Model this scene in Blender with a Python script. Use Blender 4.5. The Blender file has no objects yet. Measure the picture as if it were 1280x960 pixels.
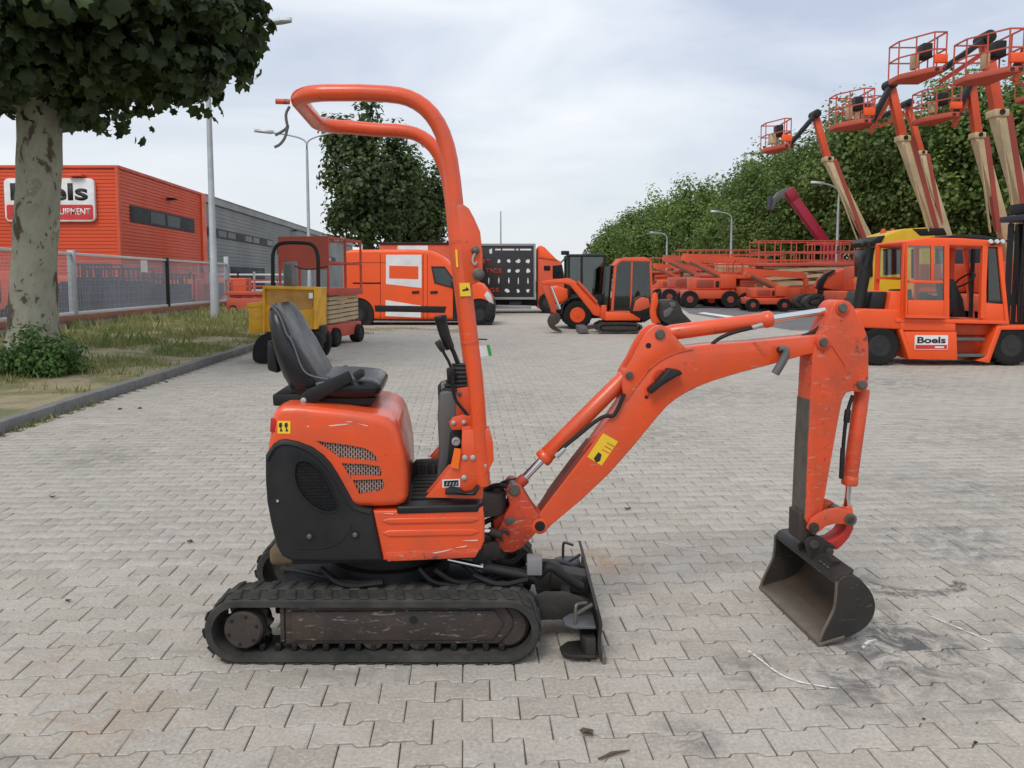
import bpy, bmesh, math, random
import numpy as np
from mathutils import Vector, Matrix
R = math.radians
random.seed(7); rng = np.random.default_rng(7)
scene = bpy.context.scene
C = scene.collection

# ------------------------------------------------------------------ camera
F, CX, HOR, CAMH, PITCH = 960.0, 640.0, 350.0, 1.45, R(4.5)
CY = HOR + F*math.tan(PITCH)                      # principal row in a 1280 x 960 frame
cam_d = bpy.data.cameras.new('camera'); cam = bpy.data.objects.new('camera', cam_d); C.objects.link(cam)
cam.location = (0, 0, CAMH); cam.rotation_euler = (R(90)-PITCH, 0, 0)
cam_d.sensor_width = 36; cam_d.sensor_fit = 'HORIZONTAL'; cam_d.lens = 36*F/1280
cam_d.shift_y = -(480-CY)/1280; cam_d.clip_end = 3000; cam_d.clip_start = 0.05
scene.camera = cam

# ------------------------------------------------------------------ sky, sun, exposure
SUN_EL, SUN_AZ = R(52), R(205)                    # azimuth clockwise from +Y: behind the camera
world = bpy.data.worlds.new('World'); scene.world = world; world.use_nodes = True
nt = world.node_tree; nt.nodes.clear()
def wn(t, **k):
    n = nt.nodes.new(t)
    for a, b in k.items(): setattr(n, a, b)
    return n
out = wn('ShaderNodeOutputWorld'); bg = wn('ShaderNodeBackground'); bg.inputs['Strength'].default_value = 0.1
sky = wn('ShaderNodeTexSky', sky_type='NISHITA', sun_disc=False, sun_elevation=SUN_EL, sun_rotation=SUN_AZ, air_density=1.0, dust_density=3.0)
tc = wn('ShaderNodeTexCoord'); mp = wn('ShaderNodeMapping'); mp.inputs['Scale'].default_value = (1.0, 1.0, 3.2)
mp.inputs['Location'].default_value = (0.35, 0.0, 0.42)
n1 = wn('ShaderNodeTexNoise'); n1.inputs['Scale'].default_value = 1.9; n1.inputs['Detail'].default_value = 7; n1.inputs['Roughness'].default_value = 0.52
n1.inputs['Distortion'].default_value = 0.5
cr = wn('ShaderNodeValToRGB')
cr.color_ramp.elements[0].position = 0.34; cr.color_ramp.elements[0].color = (4.9, 5.6, 6.9, 1)
cr.color_ramp.elements[1].position = 0.68; cr.color_ramp.elements[1].color = (9.4, 9.6, 9.9, 1)
e = cr.color_ramp.elements.new(0.5); e.color = (7.0, 7.5, 8.3, 1)
sx = wn('ShaderNodeSeparateXYZ'); mr = wn('ShaderNodeMapRange'); mr.inputs['From Min'].default_value = 0.0; mr.inputs['From Max'].default_value = 0.26
hz = wn('ShaderNodeMix', data_type='RGBA'); hz.inputs['A'].default_value = (7.5, 7.9, 8.05, 1)
mx = wn('ShaderNodeMix', data_type='RGBA'); mx.inputs['Factor'].default_value = 0.9
L = nt.links.new
L(tc.outputs['Generated'], mp.inputs['Vector']); L(mp.outputs['Vector'], n1.inputs['Vector']); L(n1.outputs['Fac'], cr.inputs['Fac'])
L(tc.outputs['Generated'], sx.inputs['Vector']); L(sx.outputs['Z'], mr.inputs['Value'])
L(mr.outputs['Result'], hz.inputs['Factor']); L(cr.outputs['Color'], hz.inputs['B'])
L(sky.outputs['Color'], mx.inputs['A']); L(hz.outputs['Result'], mx.inputs['B'])
L(mx.outputs['Result'], bg.inputs['Color']); L(bg.outputs['Background'], out.inputs['Surface'])
sd = bpy.data.lights.new('sun', 'SUN'); sd.energy = 1.5; sd.angle = R(24); sd.color = (1.0, 0.95, 0.88)
sun = bpy.data.objects.new('sun', sd); C.objects.link(sun)
sdir = Vector((math.sin(SUN_AZ)*math.cos(SUN_EL), math.cos(SUN_AZ)*math.cos(SUN_EL), math.sin(SUN_EL)))
sun.rotation_euler = (-sdir).to_track_quat('-Z', 'Y').to_euler(); sun.location = (0, -20, 40)
vs = scene.view_settings; vs.view_transform = 'Standard'; vs.look = 'None'; vs.gamma = 1; vs.exposure = 0.22; vs.use_curve_mapping = False

# ------------------------------------------------------------------ pixel helpers (1280 x 960 photograph)
FW = Vector((0, math.cos(PITCH), -math.sin(PITCH))); UPV = Vector((0, math.sin(PITCH), math.cos(PITCH))); EYE = Vector((0, 0, CAMH))
def ray(px, py): return FW + Vector((1, 0, 0))*((px-CX)/F) - UPV*((py-CY)/F)
def at(px, py, Y): d = ray(px, py); return EYE + d*(Y/d.y)
def gnd(px, py, z=0.0): d = ray(px, py); return EYE + d*((z-CAMH)/d.z)
def onplane(px, py, p0, n): d = ray(px, py); return EYE + d*((p0-EYE).dot(n)/d.dot(n))
def pp(pts, Y): return [(lambda q: (q.x, q.z))(at(a, b, Y)) for a, b in pts]
def proj(p):
    r = Vector(p)-EYE; k = r.dot(FW)
    return CX+F*r.x/k, CY-F*r.dot(UPV)/k, k

# ------------------------------------------------------------------ materials
MATS = {}
def nodes(name):
    m = bpy.data.materials.new(name); m.use_nodes = True
    t = m.node_tree; b = t.nodes['Principled BSDF']; MATS[name] = m
    return m, t, b
def noise(t, scale, detail=4, rough=0.55, vec=None, dist=0):
    n = t.nodes.new('ShaderNodeTexNoise'); n.inputs['Scale'].default_value = scale; n.inputs['Detail'].default_value = detail
    n.inputs['Roughness'].default_value = rough; n.inputs['Distortion'].default_value = dist
    if vec: t.links.new(vec, n.inputs['Vector'])
    return n.outputs['Fac']
def ramp(t, src, stops):
    r = t.nodes.new('ShaderNodeValToRGB'); el = r.color_ramp.elements
    while len(el) < len(stops): el.new(0.5)
    for e, (p, c) in zip(el, stops):
        e.position = p; e.color = (c[0], c[1], c[2], 1) if hasattr(c, '__len__') else (c, c, c, 1)
    t.links.new(src, r.inputs['Fac']); return r.outputs['Color']
def mixc(t, fac, a, b, mode='MIX'):
    m = t.nodes.new('ShaderNodeMix'); m.data_type = 'RGBA'; m.blend_type = mode
    for s, v in ((m.inputs['Factor'], fac), (m.inputs['A'], a), (m.inputs['B'], b)):
        if hasattr(v, 'is_linked'): t.links.new(v, s)
        elif hasattr(v, '__len__'): s.default_value = (v[0], v[1], v[2], 1)
        else: s.default_value = v
    return m.outputs['Result']
def math_(t, op, a, b=0.0):
    m = t.nodes.new('ShaderNodeMath'); m.operation = op
    for s, v in ((m.inputs[0], a), (m.inputs[1], b)):
        if hasattr(v, 'is_linked'): t.links.new(v, s)
        else: s.default_value = v
    return m.outputs[0]
def objco(t, world=False):
    if world: return t.nodes.new('ShaderNodeNewGeometry').outputs['Position']
    return t.nodes.new('ShaderNodeTexCoord').outputs['Object']
def bump(t, b, h, strength=0.3, dist=0.01):
    n = t.nodes.new('ShaderNodeBump'); n.inputs['Strength'].default_value = strength; n.inputs['Distance'].default_value = dist
    t.links.new(h, n.inputs['Height']); t.links.new(n.outputs['Normal'], b.inputs['Normal'])
def paint(name, col, rough=0.4, dirt=0.35, dirtcol=(0.10, 0.075, 0.055), sc=6.0, metal=0.0, chips=0.0, coat=0.0, spec=0.5, ct=.63, cc1=(0.42, 0.27, 0.21), fade=.12):
    m, t, b = nodes(name); v = objco(t)
    big = noise(t, sc, 6, 0.62, v); fine = noise(t, sc*9, 4, 0.6, v)
    c = mixc(t, ramp(t, noise(t, sc*.35, 3, .5, v), [(0.3, 1.0), (0.7, 0.0)]), tuple(x*(1+fade) for x in col), tuple(x*(1-fade) for x in col))
    c = mixc(t, ramp(t, big, [(0.42, 0.0), (0.80, dirt)]), c, dirtcol)
    c = mixc(t, ramp(t, fine, [(0.60, 0.0), (0.80, dirt*0.6)]), c, tuple(x*0.55+0.02 for x in col))
    if chips:
        mp_ = t.nodes.new('ShaderNodeMapping'); mp_.inputs['Scale'].default_value = (1, 1, 4.5); mp_.inputs['Rotation'].default_value = (0, 0.5, 0); t.links.new(v, mp_.inputs['Vector'])
        ch = noise(t, 16, 6, 0.72, mp_.outputs['Vector'], 0.8)
        c = mixc(t, ramp(t, ch, [(ct, 0.0), (ct+.03, chips)]), c, cc1)
        ch2 = noise(t, 30, 5, 0.7, v, 0.4)
        c = mixc(t, ramp(t, ch2, [(ct+.015, 0.0), (ct+.04, chips)]), c, (0.07, 0.055, 0.05))
    t.links.new(c, b.inputs['Base Color'])
    t.links.new(ramp(t, big, [(0.3, max(rough-0.06, 0.05)), (0.75, min(rough+0.22, 1))]), b.inputs['Roughness'])
    b.inputs['Metallic'].default_value = metal; b.inputs['Coat Weight'].default_value = coat; b.inputs['Coat Roughness'].default_value = 0.2
    b.inputs['Specular IOR Level'].default_value = spec
    bump(t, b, fine, 0.05, 0.004)
    return m
OR = (0.75, 0.084, 0.018)
paint('orange', OR, 0.28, 0.36, chips=0.55, coat=0.35, ct=.635, fade=.10)
paint('orange_worn', (0.68, 0.080, 0.024), 0.45, 0.5, chips=0.8, ct=.60)
paint('orange_cast', (0.60, 0.060, 0.020), 0.5, 0.75, (0.06, 0.035, 0.025), sc=9, chips=0.9, ct=.58)
paint('orange_red', (0.50, 0.045, 0.018), 0.5, 0.65, chips=0.6)
paint('channel_shade_red', (0.16, 0.03, 0.018), 0.6, 0.8, (0.05, 0.035, 0.03), sc=8)  # dark red-brown that paints the shade inside the boom's hose channel
paint('link_red', (0.55, 0.03, 0.02), 0.5, 0.4, chips=0.4)
paint('orange_far', (0.66, 0.085, 0.028), 0.5, 0.4, (0.22, 0.10, 0.06), sc=1.6)
paint('orange_bright', (0.86, 0.095, 0.014), 0.4, 0.15, sc=1.2)
paint('red_lift', (0.52, 0.085, 0.05), 0.55, 0.45, (0.22, 0.10, 0.07), sc=1.5)
paint('rust_red', (0.34, 0.055, 0.035), 0.5, 0.4, sc=1.5)
paint('magenta', (0.34, 0.012, 0.045), 0.45, 0.2, sc=1.5)
paint('yellow_paint', (0.76, 0.40, 0.02), 0.5, 0.55, (0.16, 0.07, 0.03), sc=3.0, chips=0.7)
paint('yellow_cab', (0.80, 0.50, 0.015), 0.35, 0.15, sc=1.5)
paint('sticker_yellow', (0.85, 0.56, 0.02), 0.5, 0.15)
paint('sticker_dark', (0.02, 0.02, 0.02), 0.6, 0.0)
paint('sticker_red', (0.45, 0.015, 0.012), 0.3, 0.1)
paint('tan', (0.52, 0.41, 0.24), 0.5, 0.35, sc=2.0)
paint('black_plastic', (0.011, 0.012, 0.014), 0.42, 0.32, (0.05, 0.045, 0.04), sc=4.0, spec=0.35)
paint('black_gloss', (0.012, 0.013, 0.015), 0.25, 0.2)
paint('black_paint', (0.010, 0.010, 0.011), 0.5, 0.3, (0.04, 0.036, 0.032), spec=0.35)
paint('vinyl', (0.009, 0.010, 0.012), 0.28, 0.2, (0.04, 0.04, 0.042), sc=5, spec=0.45)
paint('grey_plastic', (0.10, 0.10, 0.105), 0.5, 0.4)
paint('wing_grey', (0.105, 0.115, 0.125), 0.45, 0.5, (0.05, 0.045, 0.04), metal=0.3)
paint('grey_paint', (0.20, 0.205, 0.21), 0.5, 0.4, sc=2)
paint('seam_grey', (0.13, 0.13, 0.13), 0.7, 0.1)
paint('rubber', (0.030, 0.030, 0.029), 0.75, 0.8, (0.10, 0.092, 0.08), sc=7, spec=0.3)
paint('tyre', (0.012, 0.012, 0.013), 0.8, 0.45, (0.045, 0.04, 0.037), sc=3, spec=0.25)
paint('dirty_steel', (0.042, 0.034, 0.029), 0.62, 0.8, (0.085, 0.064, 0.05), sc=12, metal=0.15, chips=0.5, ct=.62, cc1=(0.2, 0.17, 0.14))
paint('frame_steel', (0.034, 0.028, 0.025), 0.65, 0.85, (0.085, 0.058, 0.042), sc=9, metal=0.1, chips=0.9, ct=.60, cc1=(0.22, 0.20, 0.165))
paint('rust_paint', (0.46, 0.24, 0.06), 0.7, 0.7, (0.15, 0.07, 0.03), sc=5)
paint('grille_steel', (0.36, 0.25, 0.215), 0.6, 0.6, (0.06, 0.045, 0.04), sc=20)
paint('bare_steel', (0.15, 0.137, 0.118), 0.45, 0.6, (0.07, 0.055, 0.045), sc=12, metal=0.6)
paint('bucket_steel', (0.024, 0.023, 0.022), 0.48, 0.5, (0.075, 0.058, 0.045), sc=6, metal=0.2, chips=0.25)
paint('worn_edge', (0.20, 0.165, 0.13), 0.42, 0.6, (0.07, 0.06, 0.05), sc=9, metal=0.55)
paint('rust_inside', (0.055, 0.045, 0.038), 0.6, 0.9, (0.13, 0.07, 0.03), sc=5, metal=0.1)
paint('mud', (0.14, 0.10, 0.06), 0.95, 0.6, (0.06, 0.05, 0.04), sc=14)
paint('white_paint', (0.74, 0.74, 0.73), 0.45, 0.25, (0.4, 0.38, 0.35), sc=2)
paint('galvanised', (0.40, 0.43, 0.45), 0.5, 0.3, (0.25, 0.25, 0.25), sc=3, metal=0.35)
paint('fence_white', (0.62, 0.62, 0.62), 0.5, 0.4, (0.35, 0.33, 0.3), sc=1)
paint('fence_wire', (0.30, 0.32, 0.37), 0.5, 0.2, sc=1)
paint('cladding_orange', (0.68, 0.082, 0.024), 0.5, 0.15, (0.35, 0.05, 0.03), sc=0.25)
paint('cladding_grey', (0.20, 0.205, 0.205), 0.5, 0.2, (0.15, 0.15, 0.15), sc=0.25)
paint('trim_grey', (0.28, 0.285, 0.29), 0.5, 0.2, sc=0.3)
paint('box_black', (0.020, 0.021, 0.024), 0.5, 0.15, sc=0.5)
paint('print_white', (0.72, 0.72, 0.72), 0.6, 0.0)
paint('print_red', (0.55, 0.05, 0.03), 0.6, 0.0)
paint('sign_red', (0.60, 0.03, 0.03), 0.4, 0.1)
paint('brick_wall', (0.30, 0.12, 0.07), 0.85, 0.5, (0.25, 0.2, 0.16), sc=3)
paint('concrete', (0.30, 0.29, 0.27), 0.9, 0.5, (0.17, 0.16, 0.14), sc=3)
paint('dark_clutter', (0.035, 0.042, 0.058), 0.6, 0.4, (0.09, 0.085, 0.08), sc=1, spec=0.3)
paint('dark_rim', (0.025, 0.025, 0.026), 0.6, 0.5, (0.07, 0.06, 0.055), sc=4, spec=0.3)
paint('tag_orange', (0.9, 0.16, 0.01), 0.35, 0.0)
paint('tag_green', (0.03, 0.35, 0.06), 0.5, 0.0)
paint('lamp_red', (0.5, 0.02, 0.02), 0.3, 0.0)
paint('wood', (0.10, 0.07, 0.045), 0.9, 0.4, sc=8)
paint('dry_leaf', (0.16, 0.075, 0.04), 0.9, 0.4, sc=20)
def chrome():
    m, t, b = nodes('chrome'); b.inputs['Base Color'].default_value = (0.72, 0.73, 0.75, 1); b.inputs['Metallic'].default_value = 1; b.inputs['Roughness'].default_value = 0.14
chrome()
def glass(name, tint, alpha):
    m, t, b = nodes(name); t.nodes.remove(b)
    tr = t.nodes.new('ShaderNodeBsdfTransparent'); tr.inputs['Color'].default_value = (*tint, 1)
    gl = t.nodes.new('ShaderNodeBsdfGlossy'); gl.inputs['Roughness'].default_value = 0.03; gl.inputs['Color'].default_value = (0.9, 0.95, 0.95, 1)
    fr = t.nodes.new('ShaderNodeFresnel'); fr.inputs['IOR'].default_value = 1.5
    ad = math_(t, 'ADD', fr.outputs[0], alpha)
    ms = t.nodes.new('ShaderNodeMixShader'); t.links.new(ad, ms.inputs[0]); t.links.new(tr.outputs[0], ms.inputs[1]); t.links.new(gl.outputs[0], ms.inputs[2])
    t.links.new(ms.outputs[0], t.nodes['Material Output'].inputs['Surface'])
glass('glass', (0.80, 0.87, 0.86), 0.03)
glass('green_glass', (0.22, 0.34, 0.31), 0.08)
glass('dark_glass', (0.16, 0.20, 0.20), 0.05)
def window_dark():
    m, t, b = nodes('window_dark'); b.inputs['Base Color'].default_value = (0.012, 0.015, 0.018, 1); b.inputs['Roughness'].default_value = 0.2; b.inputs['Specular IOR Level'].default_value = 0.12
window_dark()
m_, t_, b_ = nodes('van_glass'); b_.inputs['Base Color'].default_value = (0.045, 0.06, 0.06, 1); b_.inputs['Roughness'].default_value = 0.1
def lens():
    m, t, b = nodes('lamp_lens'); b.inputs['Base Color'].default_value = (0.6, 0.62, 0.64, 1); b.inputs['Roughness'].default_value = 0.12
lens()
def leafmat(name, a, bcol, trans=0.35):
    m, t, b = nodes(name)
    at_ = t.nodes.new('ShaderNodeAttribute'); at_.attribute_name = 'tone'
    c = ramp(t, at_.outputs['Fac'], [(0.0, a), (1.0, bcol)])
    b.inputs['Roughness'].default_value = 0.55; b.inputs['Specular IOR Level'].default_value = 0.35
    t.links.new(c, b.inputs['Base Color'])
    tl = t.nodes.new('ShaderNodeBsdfTranslucent'); t.links.new(mixc(t, 0.5, c, (0.16, 0.22, 0.03), 'ADD'), tl.inputs['Color'])
    ms = t.nodes.new('ShaderNodeMixShader'); ms.inputs[0].default_value = trans
    t.links.new(b.outputs[0], ms.inputs[1]); t.links.new(tl.outputs[0], ms.inputs[2])
    t.links.new(ms.outputs[0], t.nodes['Material Output'].inputs['Surface'])
leafmat('leaf_plane', (0.017, 0.033, 0.014), (0.062, 0.098, 0.030), 0.12)
leafmat('leaf_dark', (0.026, 0.05, 0.02), (0.105, 0.15, 0.05), 0.25)
leafmat('leaf_row', (0.050, 0.092, 0.022), (0.20, 0.28, 0.07), 0.32)
leafmat('leaf_bush', (0.03, 0.075, 0.02), (0.10, 0.20, 0.045), 0.28)
leafmat('grass', (0.10, 0.155, 0.04), (0.40, 0.35, 0.17), 0.3)
def bark():
    m, t, b = nodes('bark_plane'); v = objco(t)
    mp_ = t.nodes.new('ShaderNodeMapping'); mp_.inputs['Scale'].default_value = (1, 1, 0.55); t.links.new(v, mp_.inputs['Vector']); v = mp_.outputs['Vector']
    a = noise(t, 2.3, 5, 0.62, v, 0.5); f = noise(t, 12, 5, 0.6, v)
    vo = t.nodes.new('ShaderNodeTexVoronoi'); vo.inputs['Scale'].default_value = 5.5; vo.feature = 'F1'; t.links.new(v, vo.inputs['Vector'])
    c = ramp(t, a, [(0.38, (0.075, 0.06, 0.04)), (0.425, (0.11, 0.09, 0.062)), (0.44, (0.27, 0.26, 0.20)), (0.56, (0.33, 0.325, 0.25)), (0.63, (0.24, 0.21, 0.15)), (0.66, (0.44, 0.43, 0.36))])
    sp = ramp(t, f, [(0.64, 0.0), (0.67, 0.85)])
    c = mixc(t, sp, c, (0.05, 0.042, 0.03))
    c = mixc(t, 0.10, c, vo.outputs['Distance'], 'SOFT_LIGHT')
    t.links.new(c, b.inputs['Base Color']); b.inputs['Roughness'].default_value = 0.9
    bump(t, b, mixc(t, 0.5, c, f), 0.5, 0.03)
bark(); paint('bark_dark', (0.06, 0.048, 0.035), 0.95, 0.5, (0.12, 0.1, 0.08), sc=4)

# stains laid on the paving, each with its own place and outline in the yard
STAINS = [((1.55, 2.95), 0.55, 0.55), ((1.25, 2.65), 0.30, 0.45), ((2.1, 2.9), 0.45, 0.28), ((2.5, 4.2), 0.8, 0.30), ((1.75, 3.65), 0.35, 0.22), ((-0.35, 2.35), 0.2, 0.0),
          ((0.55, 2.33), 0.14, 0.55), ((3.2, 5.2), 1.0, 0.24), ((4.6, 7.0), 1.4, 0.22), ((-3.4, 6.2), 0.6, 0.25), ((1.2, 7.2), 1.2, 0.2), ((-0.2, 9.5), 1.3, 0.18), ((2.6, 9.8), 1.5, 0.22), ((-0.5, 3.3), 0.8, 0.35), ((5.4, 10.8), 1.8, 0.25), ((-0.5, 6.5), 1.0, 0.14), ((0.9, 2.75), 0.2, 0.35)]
RUST = [((-1.35, 2.45), 0.34, 0.22), ((0.45, 3.85), 0.28, 0.40), ((-1.75, 2.75), 0.3, 0.16), ((0.15, 4.0), 0.2, 0.3)]
def paver(name, src):
    m, t, b = nodes(name); P = objco(t, True)
    if src == 'obj': r = t.nodes.new('ShaderNodeObjectInfo').outputs['Random']
    elif src == 'attr':
        a = t.nodes.new('ShaderNodeAttribute'); a.attribute_name = 'tone'; r = a.outputs['Fac']
    else: r = noise(t, 4.0, 2, 0.5, P)
    big = noise(t, 0.55, 5, 0.6, P, 0.3); mid = noise(t, 7, 5, 0.62, P); fine = noise(t, 75, 4, 0.7, P); grit = noise(t, 260, 2, 0.6, P)
    c = ramp(t, r, [(0.0, (0.365, 0.334, 0.282)), (0.35, (0.420, 0.383, 0.326)), (0.7, (0.445, 0.410, 0.355)), (1.0, (0.408, 0.383, 0.341))])
    c = mixc(t, ramp(t, big, [(0.35, 0.0), (0.7, 0.45)]), c, (0.340, 0.324, 0.296))
    c = mixc(t, ramp(t, mid, [(0.5, 0.0), (0.78, 0.5)]), c, (0.25, 0.238, 0.215))
    c = mixc(t, ramp(t, mid, [(0.22, 0.45), (0.42, 0.0)]), c, (0.55, 0.53, 0.49))
    c = mixc(t, ramp(t, fine, [(0.34, 0.55), (0.48, 0.0)]), c, (0.22, 0.20, 0.17))
    c = mixc(t, ramp(t, fine, [(0.54, 0.0), (0.66, 0.55)]), c, (0.58, 0.54, 0.47))
    c = mixc(t, ramp(t, grit, [(0.69, 0.0), (0.72, 0.75)]), c, (0.09, 0.085, 0.08))
    mp_ = t.nodes.new('ShaderNodeMapping'); mp_.inputs['Scale'].default_value = (.55, 2.6, 1); mp_.inputs['Rotation'].default_value = (0, 0, .12); t.links.new(P, mp_.inputs['Vector'])
    stk = noise(t, 2.4, 6, 0.7, mp_.outputs['Vector'], 0.9)
    c = mixc(t, ramp(t, stk, [(0.56, 0.0), (0.70, 0.55)]), c, (0.20, 0.195, 0.185)); c = mixc(t, ramp(t, stk, [(0.30, 0.5), (0.41, 0.0)]), c, (0.56, 0.54, 0.51))
    sn = noise(t, 6.5, 7, 0.72, P, 0.9)
    def blobs(lst):
        tot = None
        for (x, y), rad, k in lst:
            vm = t.nodes.new('ShaderNodeVectorMath'); vm.operation = 'DISTANCE'; t.links.new(P, vm.inputs[0]); vm.inputs[1].default_value = (x, y, 0)
            mr_ = t.nodes.new('ShaderNodeMapRange'); mr_.inputs['From Min'].default_value = rad; mr_.inputs['From Max'].default_value = rad*0.15
            mr_.inputs['To Max'].default_value = k; t.links.new(vm.outputs['Value'], mr_.inputs['Value'])
            tot = mr_.outputs[0] if tot is None else math_(t, 'MAXIMUM', tot, mr_.outputs[0])
        return tot
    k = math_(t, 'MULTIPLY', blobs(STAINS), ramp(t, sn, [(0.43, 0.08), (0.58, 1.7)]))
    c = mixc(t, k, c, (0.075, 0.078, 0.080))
    k2 = math_(t, 'MULTIPLY', blobs(RUST), ramp(t, sn, [(0.42, 0.1), (0.6, 1.6)]))
    c = mixc(t, k2, c, (0.36, 0.20, 0.09))
    t.links.new(c, b.inputs['Base Color'])
    t.links.new(ramp(t, mid, [(0.3, 0.72), (0.7, 0.92)]), b.inputs['Roughness'])
    bump(t, b, mixc(t, 0.45, mid, fine), 0.35, 0.004)
paver('paver_single', 'obj'); paver('paver_field', 'attr'); paver('paver_far', 'pos')
def groundm(name, stops, sc, fine=60, bumpd=0.01, rough=0.95):
    m, t, b = nodes(name); P = objco(t, True)
    a = noise(t, sc, 7, 0.65, P, 0.4); f = noise(t, fine, 4, 0.7, P)
    c = ramp(t, a, stops); c = mixc(t, ramp(t, f, [(0.35, 0.5), (0.6, 0.0)]), c, tuple(x*0.5 for x in stops[0][1]))
    t.links.new(c, b.inputs['Base Color']); b.inputs['Roughness'].default_value = rough; bump(t, b, mixc(t, 0.5, a, f), 0.7, bumpd)
groundm('joint_sand', [(0.3, (0.12, 0.102, 0.08)), (0.7, (0.22, 0.19, 0.15))], 6)
groundm('verge_soil', [(0.34, (0.13, 0.155, 0.05)), (0.47, (0.25, 0.22, 0.11)), (0.56, (0.40, 0.33, 0.21)), (0.68, (0.22, 0.175, 0.11))], 1.1, 45, 0.03)
groundm('asphalt', [(0.3, (0.135, 0.137, 0.142)), (0.7, (0.19, 0.19, 0.19))], 0.5, 90)
groundm('kerb_concrete', [(0.3, (0.155, 0.155, 0.152)), (0.7, (0.25, 0.245, 0.235))], 4, 90)
groundm('far_land', [(0.3, (0.14, 0.15, 0.08)), (0.7, (0.25, 0.23, 0.18))], 0.02, 1)
def mark(name, col, lo, hi, sc):
    m, t, b = nodes(name); P = objco(t, True); b.inputs['Base Color'].default_value = (*col, 1); b.inputs['Roughness'].default_value = 0.95
    t.links.new(ramp(t, noise(t, sc, 5, 0.7, P), [(lo, 0.0), (hi, 1.0)]), b.inputs['Alpha'])
mark('chalk', (0.72, 0.72, 0.70), .36, .56, 45); mark('skid', (0.10, 0.098, 0.095), .40, .72, 30)

# ------------------------------------------------------------------ mesh helpers
def tag(o, label=None, cat=None, group=None, kind=None):
    if label: o['label'] = label
    if cat: o['category'] = cat
    if group: o['group'] = group
    if kind: o['kind'] = kind
    return o
def empty(name, loc, rz=0.0, label=None, cat=None, group=None):
    o = bpy.data.objects.new(name, None); C.objects.link(o); o.location = loc; o.rotation_euler = (0, 0, rz); o.empty_display_size = 0.1
    bpy.context.view_layer.update() if False else None
    return tag(o, label, cat, group)
def copy_tree(o, parent=None):
    c = o.copy(); C.objects.link(c); c.parent = parent
    for ch in o.children: copy_tree(ch, c)
    return c
def chaikin(pts, n=2, closed=True):
    pts = [tuple(p) for p in pts]
    for _ in range(n):
        q = []; m = len(pts); rngi = range(m) if closed else range(m-1)
        if not closed: q.append(pts[0])
        for i in rngi:
            a, b = pts[i], pts[(i+1) % m]
            q.append(tuple(x*.75+y*.25 for x, y in zip(a, b))); q.append(tuple(x*.25+y*.75 for x, y in zip(a, b)))
        if not closed: q.append(pts[-1])
        pts = q
    return pts
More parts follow.
